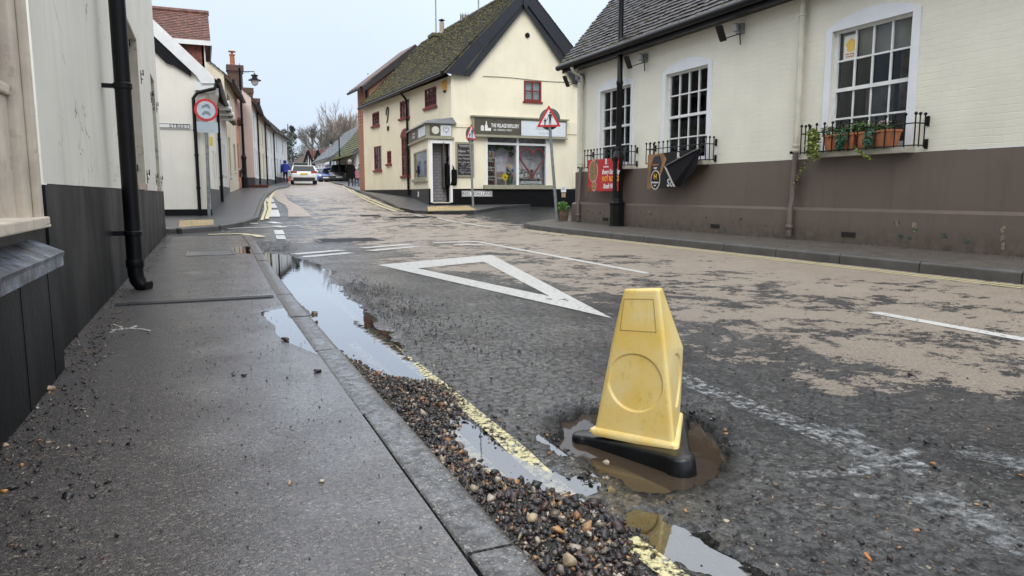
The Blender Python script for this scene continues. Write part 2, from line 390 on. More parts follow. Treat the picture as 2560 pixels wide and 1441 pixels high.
s1=N(nt,'ShaderNodeSeparateXYZ'); L(nt,vo.outputs['Color'],s1.inputs[0]); s2=N(nt,'ShaderNodeSeparateXYZ'); L(nt,vo2.outputs['Color'],s2.inputs[0])
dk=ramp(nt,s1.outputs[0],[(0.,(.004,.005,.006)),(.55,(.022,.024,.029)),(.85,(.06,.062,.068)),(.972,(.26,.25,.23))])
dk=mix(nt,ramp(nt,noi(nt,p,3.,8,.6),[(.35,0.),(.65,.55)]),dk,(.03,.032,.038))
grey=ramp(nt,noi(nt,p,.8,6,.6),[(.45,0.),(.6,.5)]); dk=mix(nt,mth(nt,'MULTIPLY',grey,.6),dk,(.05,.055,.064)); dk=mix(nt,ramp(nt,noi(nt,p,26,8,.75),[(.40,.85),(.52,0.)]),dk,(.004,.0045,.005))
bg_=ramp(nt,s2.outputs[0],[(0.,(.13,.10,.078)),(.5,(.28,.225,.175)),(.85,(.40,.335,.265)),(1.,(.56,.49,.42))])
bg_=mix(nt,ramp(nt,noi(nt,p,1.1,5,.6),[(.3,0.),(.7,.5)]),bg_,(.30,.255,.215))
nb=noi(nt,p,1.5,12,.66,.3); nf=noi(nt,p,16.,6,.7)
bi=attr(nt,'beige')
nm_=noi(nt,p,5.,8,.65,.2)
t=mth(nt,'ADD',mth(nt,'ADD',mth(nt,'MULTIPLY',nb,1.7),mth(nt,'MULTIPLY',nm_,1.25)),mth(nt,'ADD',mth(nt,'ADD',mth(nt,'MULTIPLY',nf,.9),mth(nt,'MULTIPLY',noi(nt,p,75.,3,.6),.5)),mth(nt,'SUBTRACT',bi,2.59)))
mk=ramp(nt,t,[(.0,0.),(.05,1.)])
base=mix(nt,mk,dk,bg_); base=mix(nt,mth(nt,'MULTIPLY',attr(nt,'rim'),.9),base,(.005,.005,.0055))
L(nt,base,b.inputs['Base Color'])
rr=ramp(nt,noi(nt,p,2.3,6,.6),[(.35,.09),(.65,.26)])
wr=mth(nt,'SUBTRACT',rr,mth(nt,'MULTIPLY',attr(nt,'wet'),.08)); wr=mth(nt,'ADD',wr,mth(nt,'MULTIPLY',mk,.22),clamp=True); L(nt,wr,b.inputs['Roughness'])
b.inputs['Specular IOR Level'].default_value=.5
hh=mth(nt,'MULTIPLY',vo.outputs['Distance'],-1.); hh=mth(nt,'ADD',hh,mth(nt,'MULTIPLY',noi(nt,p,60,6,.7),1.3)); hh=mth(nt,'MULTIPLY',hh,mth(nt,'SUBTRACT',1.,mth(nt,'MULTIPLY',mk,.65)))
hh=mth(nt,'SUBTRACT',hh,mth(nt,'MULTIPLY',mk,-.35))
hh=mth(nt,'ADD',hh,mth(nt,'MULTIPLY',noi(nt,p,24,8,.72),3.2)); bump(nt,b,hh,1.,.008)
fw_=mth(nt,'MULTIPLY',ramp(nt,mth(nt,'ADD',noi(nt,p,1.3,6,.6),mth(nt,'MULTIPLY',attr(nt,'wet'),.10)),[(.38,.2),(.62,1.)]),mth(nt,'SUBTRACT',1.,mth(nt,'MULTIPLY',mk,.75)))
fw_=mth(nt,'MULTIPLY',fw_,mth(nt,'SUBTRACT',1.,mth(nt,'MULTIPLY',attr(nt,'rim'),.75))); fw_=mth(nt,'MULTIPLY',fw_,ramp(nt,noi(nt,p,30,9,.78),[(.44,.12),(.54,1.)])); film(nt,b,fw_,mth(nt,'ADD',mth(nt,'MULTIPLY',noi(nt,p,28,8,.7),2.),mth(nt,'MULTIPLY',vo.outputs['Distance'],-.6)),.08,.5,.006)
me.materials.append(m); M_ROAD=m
def zr(x,y): return float(relief(np.array([x]),np.array([y]),False)[0]) if (.4<x<7.2 and .4<y<12.6) else prof(y)
# ---------------------------------------------------------------- paint on the road
def wornpaint(name,c,lo,hi,sc=22.,r=.5,edge=None):
    m,nt,b=newmat(name); p=pos(nt); 
    n1=noi(nt,p,sc,10,.75); k=ramp(nt,n1,[(lo,0.),(hi,1.)])
    L(nt,mix(nt,noi(nt,p,5,6),tuple(x*.8 for x in c),c),b.inputs['Base Color']); b.inputs['Roughness'].default_value=r
    L(nt,(mth(nt,'MULTIPLY',k,.62) if 'w' in name and 'white_paint' in name and name!='white_paint' else k),b.inputs['Alpha']); bump(nt,b,noi(nt,p,90,4),.4,.004); return m
M_YEL=wornpaint('yellow_paint',(.66,.60,.33),.44,.53,40.)
M_YEL2=wornpaint('pale_yellow_paint',(.6,.53,.3),.33,.42,10.)
M_WHT=wornpaint('white_paint',(.58,.58,.565),.36,.45,30.,.35)
M_SPR=wornpaint('worn_white_paint',(.55,.58,.6),.47,.66,30.)
M_SPR2=wornpaint('scuffed_white_paint',(.48,.52,.55),.47,.70,22.)
def strip(mb,p0,p1,w0,w1=None,off=.004,step=.12,side=0.):
    w1=w1 if w1 is not None else w0; a=Vector(p0);b_=Vector(p1); Ln=(b_-a).length; n=max(1,int(Ln/step)); d=(b_-a).normalized(); q=Vector((-d.y,d.x))
    k=max(1,int(max(w0,w1)/.1)+1); o=len(mb.v)
    for i in range(n+1):
        c=a.lerp(b_,i/n); w_=w0+(w1-w0)*i/n
        for j in range(k+1):
            pnt=c+q*(w_*(j/k-.5)); mb.v.append((pnt.x,pnt.y,zr(pnt.x,pnt.y)+off))
    for i in range(n):
        for j in range(k):
            x=o+i*(k+1)+j; mb.f.append((x,x+1,x+k+2,x+k+1))
def pathstrip(mb,pts,w,off=.006,step=.3):
    for a,b_ in zip(pts,pts[1:]): strip(mb,a,b_,w,off=off,step=step)
def quadsheet(mb,a,b_,c,d,n=10,k=3,off=.0028):
    a,b_,c,d=map(Vector,(a,b_,c,d)); o=len(mb.v)
    for i in range(n+1):
        l=a.lerp(b_,i/n); r=d.lerp(c,i/n)
        for j in range(k+1):
            q=l.lerp(r,j/k); mb.v.append((q.x,q.y,zr(q.x,q.y)+off))
    for i in range(n):
        for j in range(k):
            x=o+i*(k+1)+j; mb.f.append((x,x+1,x+k+2,x+k+1))
mb=MB(); strip(mb,(.875,.8),(.868,1.34),.06,step=.02); struct(mb.build('yellow_line',M_YEL,road)); mb=MB(); strip(mb,(.865,1.62),(.875,2.85),.056,step=.02); strip(mb,(.875,2.85),(.93,9.9),.055,step=.06); struct(mb.build('yellow_line',M_YEL,road))
mb=MB(); strip(mb,(.742,.9),(.735,2.95),.050,step=.02); strip(mb,(.735,2.95),(.71,3.9),.05,step=.05); mb.build('yellow_line',M_YEL,road)
mb=MB(); strip(mb,(6.5,.5),(6.52,14.2),.05); strip(mb,(6.38,.5),(6.40,14.2),.05,step=.4); mb.build('yellow_line',M_YEL2,road)
mb=MB()
O=[(1.78,7.99),(3.46,8.72),(2.39,3.92)]; I=[(2.09,7.43),(3.02,7.87),(2.46,4.97)]
for i in range(3):
    j=(i+1)%3; quadsheet(mb,O[i],O[j],I[j],I[i],n=16)
mb.build('give_way_triangle',M_WHT,road)
mb=MB(); strip(mb,(4.11,1.2),(4.14,3.42),.10); mb.build('centre_line',M_WHT,road)
mb=MB(); strip(mb,(4.09,6.02),(4.2,11.1),.10); mb.build('centre_line',M_WHT,road)
for a,b_ in (((1.07,9.85),(1.78,10.30)),((1.11,9.36),(1.8,9.80)),((2.14,10.6),(3.0,11.08)),((2.12,10.05),(2.95,10.55)),((3.45,11.30),(4.25,11.28)),((3.6,10.7),(4.06,10.6))):
    mb=MB(); strip(mb,a,b_,.2); mb.build('give_way_dash',M_WHT,road)
mb=MB(); pathstrip(mb,[(1.9,2.75),(1.86,2.3),(1.86,1.9),(1.85,1.6),(1.88,1.33)],.12,step=.02); pathstrip(mb,[(1.5,1.47),(1.7,1.41),(1.88,1.45),(2.02,1.47)],.05,step=.02)
pathstrip(mb,[(1.55,1.3),(1.7,1.2)],.03,step=.02); mb.build('worn_line',M_SPR,road)
mb=MB(); pathstrip(mb,[(2.14,1.42),(2.2,1.22),(2.2,.9)],.12,step=.02); pathstrip(mb,[(1.72,1.24),(1.71,1.1),(1.66,.9)],.13,step=.02); pathstrip(mb,[(1.98,1.75),(1.86,1.5),(1.72,1.4)],.10,step=.02)
mb.build('worn_line',M_SPR2,road)
# far paint
def gp(*l): return [GT(x,y) for x,y in l]
mb=MB(); pathstrip(mb,gp((655,552),(664,525),(662,500),(672,482),(700,466)),.07,off=.02); pathstrip(mb,gp((667,550),(675,524),(674,502),(684,483),(712,466)),.1,off=.02); mb.build('yellow_line',M_YEL2,road)
mb=MB(); pathstrip(mb,gp((1010,530),(975,520),(925,500),(890,484),(868,472),(858,465)),.09,off=.02); pathstrip(mb,gp((990,531),(955,519),(912,500),(878,482),(860,470)),.09,off=.02); mb.build('yellow_line',M_YEL2,road)
for a,b_,w_ in (((672,497),(677,506),.25),((677,510),(683,521),.25),((683,526),(686,543),.3),((675,556),(697,560),.22),((624,560),(645,560),.2),((690,566),(710,570),.2),((696,577),(700,588),.18),((700,590),(704,600),.16)):
    a,b_=GT(*a),GT(*b_); mb=MB(); strip(mb,a,b_,w_,off=.01); mb.build('edge_dash',M_WHT,road)
mb=MB(); pathstrip(mb,gp((426,580),(600,572),(755,566)),.1,off=.012,step=.5); mb.build('side_street_line',M_WHT,road)
mb=MB(); pathstrip(mb,gp((520,588),(600,586),(640,590),(655,594)),.16,off=.012,step=.4); mb.build('yellow_line',M_YEL2,road)
for a,b_ in (((1095,547),(1140,556)),((1150,558),(1240,570)),((1040,540),(1080,546))):
    a,b_=GT(*a),GT(*b_); mb=MB(); strip(mb,a,b_,.12,off=.01); mb.build('lane_mouth_dash',M_WHT,road)
M_BUFF=mat('buff_patch',(.29,.24,.195),.5,.3,4,.5,120,.004,c2=(.12,.11,.1),thr=[(.58,0.),(.64,.7)])
mb=MB(); pts=gp((690,476),(697,490),(708,503),(730,515),(742,527),(750,543)); wd=[.5,.45,.4,.4,.5,.6]
for i in range(len(pts)-1): strip(mb,pts[i],pts[i+1],wd[i],wd[i+1],off=.009,step=.5)
struct(mb.build('buff_trench_patch',M_BUFF,road))
# ---------------------------------------------------------------- water
M_WATER=watermat('puddle_water'); M_PWATER=watermat('film_water',rough=.03)
def sheet(name,rects,z,m):
    mb=MB()
    for a,b_,c,d in rects: mb.add([(a,c,z),(b_,c,z),(b_,d,z),(a,d,z)],[(0,1,2,3)])
    me=bpy.data.meshes.new(name); me.from_pydata(mb.v,[],mb.f); me.materials.append(m); ob=bpy.data.objects.new(name,me); COL.objects.link(ob); return struct(ob)
sheet('gutter_puddle',[(.56,1.36,2.47,10.9)],-.0065,M_WATER)
sheet('roadside_puddle',[(.56,1.0,1.46,2.46),(.56,1.36,.6,1.459)],-.0072,M_WATER)
m,nt,b=newmat('muddy_water'); p=pos(nt); L(nt,mix(nt,noi(nt,p,5,4),(.042,.030,.022),(.066,.049,.035)),b.inputs['Base Color']); b.inputs['Roughness'].default_value=.04; b.inputs['IOR'].default_value=1.33; bump(nt,b,noi(nt,p,10,2),.04,.01)
mb=MB(); o_=[(x,y,-.040) for x,y in [(1.0,2.3),(.98,1.6),(1.08,1.46),(1.24,1.46),(1.5,1.6),(1.7,1.9),(1.7,2.3),(1.3,2.42)]]; mb.add(o_,[tuple(range(8))]); struct(mb.build('muddy_pothole_water',m))
# ---------------------------------------------------------------- left pavement and kerbs
m,nt,b=newmat('wet_pavement'); p=pos(nt)
v1=N(nt,'ShaderNodeTexVoronoi'); v1.inputs['Scale'].default_value=190.; wn=N(nt,'ShaderNodeTexNoise'); wn.inputs['Scale'].default_value=90.; L(nt,p,wn.inputs['Vector']); ws=N(nt,'ShaderNodeVectorMath',operation='MULTIPLY_ADD'); L(nt,wn.outputs['Color'],ws.inputs[0]); ws.inputs[1].default_value=(.016,.016,.016); L(nt,p,ws.inputs[2]); L(nt,ws.outputs[0],v1.inputs['Vector']); s1=N(nt,'ShaderNodeSeparateXYZ'); L(nt,v1.outputs['Color'],s1.inputs[0])
c1=ramp(nt,s1.outputs[0],[(0.,(.004,.0035,.003)),(.5,(.034,.028,.026)),(.85,(.085,.07,.062)),(.97,(.24,.195,.155))])
c1=mix(nt,ramp(nt,noi(nt,p,2.,8,.65),[(.35,0.),(.65,.5)]),c1,(.066,.06,.062))
L(nt,c1,b.inputs['Base Color']); xyz=sepz(nt)
# film of standing rain towards the kerb: smoother there
px_=ramp(nt,mth(nt,'ADD',mth(nt,'MULTIPLY',xyz[0],.55),mth(nt,'MULTIPLY',noi(nt,p,2.2,6,.6),.6)),[(.24,0.),(.52,1.)])
dr=ramp(nt,noi(nt,p,3.1,6,.6),[(.3,.0),(.7,.14)])
L(nt,mth(nt,'SUBTRACT',mth(nt,'ADD',.30,dr),mth(nt,'MULTIPLY',px_,.19)),b.inputs['Roughness'])
h1=mth(nt,'ADD',mth(nt,'MULTIPLY',v1.outputs['Distance'],-1.),mth(nt,'MULTIPLY',noi(nt,p,70,4,.6),.8)); h1=mth(nt,'MULTIPLY',h1,mth(nt,'SUBTRACT',1.,mth(nt,'MULTIPLY',px_,.45)))
bump(nt,b,h1,1.,.0055); film(nt,b,mth(nt,'MULTIPLY',mth(nt,'MULTIPLY_ADD',px_,.8,.2),ramp(nt,noi(nt,p,60,6,.75),[(.36,.5),(.50,1.)])),mth(nt,'ADD',noi(nt,p,80,4,.6),mth(nt,'MULTIPLY',v1.outputs['Distance'],-.5)),.09,.32,.003); M_PAV=m
xs2=np.concatenate([np.arange(-.70,.43,.03),[.4425]]); ys2=np.concatenate([np.arange(-3,0,.5),np.arange(0,14.3,.04),[13.35]]) ; ys2=np.unique(np.clip(ys2,-3,13.35))
X2,Y2=np.meshgrid(xs2,ys2); drift=.14*sm(Y2,4.5,13)
X2=np.where(X2>.0,X2+drift*(X2/.445),X2)
dp=sdpoly(X2,Y2,[(.3,4.6),(.46,4.75),(.46,3.25),(.33,3.6)]); dq=sdpoly(X2,Y2,[(.35,10.6),(.54,10.6),(.52,9.0),(.3,9.6)])
n1=nz(X2,Y2,3.,3.)
Z2=.08+.0022*n1-.006*(1-sm(dp+.04*n1,-.05,.05))-.007*(1-sm(dq+.05*n1,-.05,.05))
Z2-=.009*((np.abs(Y2-5.27)<.07)&(X2>-.56)&(X2<.4)&(((Y2*40).astype(int)%1)==0))
me=bpy.data.meshes.new('left_pavement'); npmesh(me,np.stack([X2.ravel(),Y2.ravel(),Z2.ravel()],1),(lambda i:np.stack([i[:-1,:-1].ravel(),i[:-1,1:].ravel(),i[1:,1:].ravel(),i[1:,:-1].ravel()],1))(np.arange(X2.size).reshape(X2.shape)))
me.polygons.foreach_set('use_smooth',np.ones(len(me.polygons),bool)); me.materials.append(M_PAV)
pav=bpy.data.objects.new('left_pavement',me); COL.objects.link(pav); struct(pav)
sheet('pavement_puddle',[(.2,.45,3.2,4.85)],.0767,M_PWATER); sheet('pavement_puddle',[(.2,.55,8.9,10.8)],.0767,M_PWATER)
m,nt,b=newmat('kerb_granite'); p=pos(nt); vk=N(nt,'ShaderNodeTexVoronoi'); vk.inputs['Scale'].default_value=260.; L(nt,p,vk.inputs['Vector']); sk=N(nt,'ShaderNodeSeparateXYZ'); L(nt,vk.outputs['Color'],sk.inputs[0])
ck=ramp(nt,sk.outputs[0],[(0.,(.02,.02,.021)),(.6,(.058,.057,.058)),(.9,(.11,.106,.1)),(.97,(.36,.33,.29))])
ck=mix(nt,mth(nt,'MULTIPLY',ramp(nt,noi(nt,p,5,9,.7),[(.42,0.),(.62,1.)]),.7),ck,(.035,.034,.033))
L(nt,ck,b.inputs['Base Color']); b.inputs['Roughness'].default_value=.38; bump(nt,b,mth(nt,'ADD',noi(nt,p,120,5,.7),mth(nt,'MULTIPLY',noi(nt,p,14,3),2.)),.7,.004)
film(nt,b,ramp(nt,noi(nt,p,30,5,.7),[(.40,.1),(.60,.9)]),noi(nt,p,90,3),.10,.4,.003); M_KERB=m
M_KERBD=mat('kerb_dark_concrete',(.06,.058,.055),.5,.3,5,.4,120,.003,c2=(.28,.26,.22),thr=[(.7,0.),(.74,.8)])
M_GAP=mat('joint_dirt',(.012,.011,.01),.8)
def kerbstone(name,p0,p1,w_,ztop,zbot,m,parent=None,r=.022,gap=.006,z1=None):
    """one stone between two points on the inner edge, body to the right of the direction of travel, rounded outer arris"""
    a=Vector((*p0,0));b_=Vector((*p1,0)); d=(b_-a).normalized(); q=Vector((d.y,-d.x,0)); a=a+d*gap/2; b_=b_-d*gap/2
    z1=ztop if z1 is None else z1; dz=z1-ztop
    pr=[(0,zbot),(0,ztop-.004),(.006,ztop),(w_-r,ztop)]+[(w_-r+r*math.sin(t),ztop-r+r*math.cos(t)) for t in (.4,.8,1.2,1.57)]+[(w_+.008,zbot)]
    mb=MB(); n=len(pr)
    mb.add([a+q*x+Vector((0,0,z)) for x,z in pr]+[b_+q*x+Vector((0,0,z+dz)) for x,z in pr],[tuple(range(n))[::-1],tuple(range(n,2*n))]+[(i,(i+1)%n,n+(i+1)%n,n+i) for i in range(n)])
    return mb.build(name,m,parent,smooth=True)
kt=thing('kerb',(.45,6,0),None,None); struct(kt)
jo=[-2.,-1.,.2,1.27,2.28,3.32,4.3,5.3,6.25,7.2,8.15,9.1,10.05,11.,11.9,12.7,13.35]
xk=lambda y: .445+.14*float(sm(np.array(y),4.5,13))
for a,b_ in zip(jo,jo[1:]):
    off=.006*math.sin(a*7); kerbstone('kerb_stone',(xk(a)+off,a),(xk(b_)+off,b_),.115,.084+.003*math.sin(a*5),-.09,M_KERB,kt,gap=.014 if a<2 else .008)
kb=MB(); kb.box(.36,.442,-2,13.3,-.08,.0705); struct(kb.build('kerb_joint',M_GAP,kt))
mb=MB()
for i in range(4): mb.box(-.57,.42,5.225+i*.028,5.238+i*.028,.07,.0835)
mb.box(-.57,.42,5.21,5.345,.06,.0735)
g=mb.build('drain_channel',mat('cast_channel',(.05,.05,.052),.35,.2,8,.3,90,.003)); tag(g,'ribbed metal rainwater channel crossing the left pavement from the black downpipe to the kerb','drain channel')
mb=MB()
for a,b_,c,d in ((-.22,.32,9.1,9.13),(-.22,.32,9.8,9.83),(-.22,-.195,9.13,9.8),(.295,.32,9.13,9.8)): mb.box(a,b_,c,d,.07,.0845)
mb.box(-.19,.29,9.14,9.79,.07,.0825); g=mb.build('inspection_cover',mat('cover_grey',(.09,.09,.095),.3,.2,8,.3,60,.003)); tag(g,'grey rectangular inspection cover set flush in the left pavement beyond the drain channel','inspection cover')
# shallow road covers
def cover(name,px,py,sx,sy,lab):
    x,y=GT(px,py); z=prof(y); mb=MB(); mb.box(x-sx/2,x+sx/2,y-sy/2,y+sy/2,z-.02,z+.007)
    for k in range(5):
        yy=y-sy/2+sy*(k+.5)/5; mb.box(x-sx*.44,x+sx*.44,yy-.012,yy+.012,z+.007,z+.013)
    g=mb.build(name,mat(name+'_iron',(.03,.031,.034),.38,.2,6)); tag(g,lab,'drain cover')
cover('drain_grate',923,540,.55,.5,'small dark iron grate set in the road beyond the buff patch, nearer the middle')
cover('drain_grate',1028,543,1.3,.6,'long dark iron grate in the road at the lane mouth by the shop')
cover('manhole_cover',870,601,1.1,.8,'pale rectangular manhole cover in the road just beyond the give way dashes')
# other pavements
M_PAV2=mat('grey_pavement',(.06,.06,.066),.38,.25,2.5,.4,160,.003,c2=(.1,.1,.1),thr=[(.55,0.),(.75,.6)])
M_PAV3=mat('gritty_brown_pavement',(.065,.057,.048),.6,.3,5,.6,120,.006,c2=(.2,.17,.12),thr=[(.6,0.),(.66,.7)])
def slab(name,poly,m,h=.1,thick=.14):
    bm=bmesh.new(); vs=[bm.verts.new((x,y,prof(y)+h)) for x,y in poly]; f=bm.faces.new(vs)
    bmesh.ops.triangulate(bm,faces=[f])
    for _ in range(2): bmesh.ops.subdivide_edges(bm,edges=[e for e in bm.edges if e.calc_length()>1.6],cuts=2,use_grid_fill=False); bmesh.ops.triangulate(bm,faces=[q for q in bm.faces if len(q.verts)>3])
    for v in bm.verts: v.co.z=prof(v.co.y)+h
    r=bmesh.ops.extrude_face_region(bm,geom=list(bm.faces)); 
    for v in [g for g in r['geom'] if isinstance(g,bmesh.types.BMVert)]: v.co.z-=thick
    bmesh.ops.recalc_face_normals(bm,faces=bm.faces)
    me=bpy.data.meshes.new(name); bm.to_mesh(me); bm.free(); me.materials.append(m); ob=bpy.data.objects.new(name,me); COL.objects.link(ob); return struct(ob)
def kerbline(pts,h=.11,w_=.125,m=None,L0=.9,name='kerb'):
    k=thing(name,(pts[0][0],pts[0][1],prof(pts[0][1])),None,None); struct(k)
    for a,b_ in zip(pts,pts[1:]):
        n=max(1,round(math.dist(a,b_)/L0))
        for i in range(n):
            p0=tuple(Vector(a).lerp(Vector(b_),i/n)); p1=tuple(Vector(a).lerp(Vector(b_),(i+1)/n))
            kerbstone('kerb_stone',p0,p1,w_,prof(p0[1])+h,prof(p0[1])-.1,m or M_KERBD,k,z1=prof(p1[1])+h,gap=.012,r=.03)
# right side: direction of travel towards the camera so that the stone body lies road-side
RK=[(7.3,15.5),(6.95,15.15),(6.8,14.6),(6.8,13.),(6.8,9.),(6.8,5.),(6.8,1.),(6.8,-3.)]
kerbline([(14,16.5),(9.6,16.5),(8.2,16.2)]+RK,h=.115)
slab('right_pavement',[(14,16.5),(9.6,16.5),(8.2,16.2)]+RK+[(9.2,-3.),(9.2,15.3),(14,15.5)],M_PAV3,h=.11)
SK0=[GT(a,b,.07) for a,b in ((860,463),(880,472),(930,491),(1000,521),(1035,529),(1110,531),(1185,530),(1250,519),(1340,512),(1430,512))]
SK=[SK0[0]]+SK0[1:]
kerbline([(24,21.2)]+[SK[-1]]+SK[::-1][1:]+[(9.6,58),(11,70)],h=.1,w_=.13) if False else kerbline(([(11,70),(9.6,58)]+SK+[(24,21.3)])[::-1],h=.1,w_=.13)
slab('right_far_pavement',[(11,70),(9.6,58)]+SK+[(24,21.3),(24,23),(8.,23.3),(7.9,33),(9.4,45),(12.5,70)],M_PAV2,h=.095)
LK=[GT(a,b,.05) for a,b in ((635,548),(640,535),(650,508),(660,490),(690,472),(722,463))]
LKx=[(-14,17.2),GT(360,572,.1),GT(445,571,.1),GT(540,564,.1),GT(595,557,.08)]+LK+[(6.4,66),(7.5,90)]
slab('left_far_pavement',LKx+[(4.0,90),(4.0,62),(3.0,50),(1.2,40),(.2,30),(-.4,20.3),(-14,20.3)],M_PAV2,h=.095)
kerbline(LKx[::1],h=.1,w_=-.13) if False else kerbline([(x-.02,y) for x,y in LKx],h=.1,w_=.12)
M_TAC=mat('buff_tactile',(.33,.25,.13),.55,.25,3,.5,60,.004)
def tactile(pts,lab):
    q=[GT(a,b,.105) for a,b in pts]; mb=MB()
    mb.prism([(x,y,prof(y)+.085) for x,y in q],(0,0,.02))
    for i in range(7):
        for j in range(7):
            a=Vector(q[0]).lerp(Vector(q[1]),(i+.5)/7); c=Vector(q[3]).lerp(Vector(q[2]),(i+.5)/7); p_=a.lerp(c,(j+.5)/7); mb.lathe((p_.x,p_.y,prof(p_.y)+.104),[(.03,0),(.02,.009)],8)
    g=mb.build('tactile_paving',M_TAC); tag(struct(g),lab,'paving')
tactile([(1070,528),(1135,526),(1120,515),(1068,517)],None); tactile([(1135,527),(1192,525),(1170,514),(1122,516)],None); tactile([(448,568),(534,562),(534,549),(449,552)],None)
# side street pavement corner in front of near-left building end
mb=MB()
for seg in ([(278,826),(320,822),(355,824),(375,828)],[(284,812),(305,820)],[(325,822),(342,815)],[(275,832),(285,828)]):
    q=[G(a,b,.081) for a,b in seg]
    for a,b in zip(q,q[1:]): mb.bar((*a,.082),(*b,.082),.012,.004)
struct(mb.build('chalk_mark',wornpaint('chalk_white',(.6,.58,.55),.42,.52,60.),pav))
# ---------------------------------------------------------------- stones
SHARD={}
def shards(sub):
    if sub in SHARD: return SHARD[sub]
    out=[]; r=random.Random(40+sub)
    for k in range(26):
        bm=bmesh.new(); n=(8,9,16)[sub]
        for i in range(n):
            v=Vector((r.gauss(0,1),r.gauss(0,1),r.gauss(0,1))).normalized()*r.uniform(.36,.56); bm.verts.new((v.x*1.1,v.y*r.uniform(.8,1.1),v.z))
        bmesh.ops.convex_hull(bm,input=bm.verts); bmesh.ops.delete(bm,geom=[v for v in bm.verts if not v.link_faces],context='VERTS')
        bmesh.ops.triangulate(bm,faces=bm.faces); bmesh.ops.recalc_face_normals(bm,faces=bm.faces); bm.verts.index_update()
        out.append((np.array([v.co[:] for v in bm.verts]),np.array([[v.index for v in f.verts] for f in bm.faces]))); bm.free()
    SHARD[sub]=out; return out
def stones(name,P0,size,colr,m,flat=.65,sub=1,sd=3):
    """many broken flints in one mesh: copies of angular shards"""
    r=np.random.default_rng(sd); sh=shards(sub); n=len(P0); which=r.integers(0,len(sh),n); VV=[];FF=[];CC=[]; off=0
    for k,(bv,bf) in enumerate(sh):
        ii=np.nonzero(which==k)[0]; q=len(ii)
        if not q: continue
        V=np.repeat(bv[None],q,0)*r.uniform(.75,1.4,size=(q,1,3)); V[...,2]*=flat; nv=len(bv)
        a=r.uniform(0,2*np.pi,q); b=r.normal(0,.5,q); ca,sa,cb,sb=np.cos(a),np.sin(a),np.cos(b),np.sin(b)
        x=V[...,0]*cb[:,None]+V[...,2]*sb[:,None]; z=-V[...,0]*sb[:,None]+V[...,2]*cb[:,None]; y=V[...,1]
        V=np.stack([x*ca[:,None]-y*sa[:,None],x*sa[:,None]+y*ca[:,None],z],2)*size[ii][:,None,None]+P0[ii][:,None,:]
        VV.append(V.reshape(-1,3)); FF.append((bf[None]+(np.arange(q)*nv)[:,None,None]).reshape(-1,3)+off); off+=q*nv
        c=np.ones((q,nv,4)); c[...,:3]=colr[ii][:,None,:]; CC.append(c.reshape(-1,4))
    me=bpy.data.meshes.new(name); npmesh(me,np.concatenate(VV),np.concatenate(FF))
    at_=me.color_attributes.new('col','FLOAT_COLOR','POINT'); at_.data.foreach_set('color',np.concatenate(CC).astype(np.float32).ravel())
    me.materials.append(m); ob=bpy.data.objects.new(name,me); COL.objects.link(ob); return ob
m,nt,b=newmat('wet_flint'); a=N(nt,'ShaderNodeAttribute'); a.attribute_name='col'; p=pos(nt)
L(nt,mix(nt,ramp(nt,noi(nt,p,120,5,.6),[(.3,.0),(.7,1.)]),mix(nt,.45,a.outputs['Color'],(.02,.018,.016)),a.outputs['Color']),b.inputs['Base Color']); b.inputs['Roughness'].default_value=.27; bump(nt,b,noi(nt,p,260,4),.3,.002); M_FLINT=m
PAL=np.array([(.018,.018,.021),(.03,.03,.034),(.022,.020,.022),(.05,.05,.055),(.07,.055,.05),(.05,.03,.032),(.11,.06,.045),(.20,.17,.14),(.40,.33,.24),(.42,.24,.11),(.30,.13,.05),(.5,.42,.34),(.16,.13,.1)])
PW=np.array([.17,.13,.12,.11,.08,.09,.06,.06,.055,.055,.03,.03,.05]); PW/=PW.sum()
def pick(n,dark=0.,sd=5):
    r=np.random.default_rng(sd); w_=PW.copy(); w_[7:]*=(1-dark); w_/=w_.sum(); c=PAL[r.choice(len(PAL),n,p=w_)]; return c*r.uniform(.8,1.2,(n,1))
edge=np.array([(3.75,.60),(3.6,.65),(3.1,.74),(2.72,.90),(2.5,.86),(2.35,.79),(2.11,.70),(1.86,.72),(1.73,.78),(1.64,.86),(1.5,.9),(1.36,.875),(1.2,.80),(.9,.84),(.5,.9)])[::-1]
def heap(n,sd):
    r=np.random.default_rng(sd); y=r.uniform(.55,3.7,n*2); xe=np.interp(y,edge[:,0],edge[:,1]); u=r.uniform(0,1,n*2)**1.0; x=.575+u*(xe-.575+.02*r.normal(size=n*2)); keep=r.uniform(size=n*2)<np.clip((xe-.55)/.3,.1,1); x,y,u,xe=[q[keep][:n] for q in (x,y,u,xe)]
    hp=.034*np.clip((xe-.6)/.25,0,1)*np.sin(np.pi*np.clip(u*.75+.22,0,1)); return x,y,hp
r=np.random.default_rng(4); x,y,hp=heap(9500,4); n=len(x); size=np.clip(r.lognormal(-4.32,.45,n),.006,.038)*np.interp(y,[.8,1.6,2.4,3.6],[1.05,1.,.85,.6])
z=relief(x,y,False)+hp*r.uniform(.35,1.,n)+size*.2
g=stones('gravel',np.stack([x,y,z],1),size,pick(n,.1,6),M_FLINT,.7,1,3); tag(g,'heap of broken flint gravel washed against the left kerb','gravel',kind='stuff')
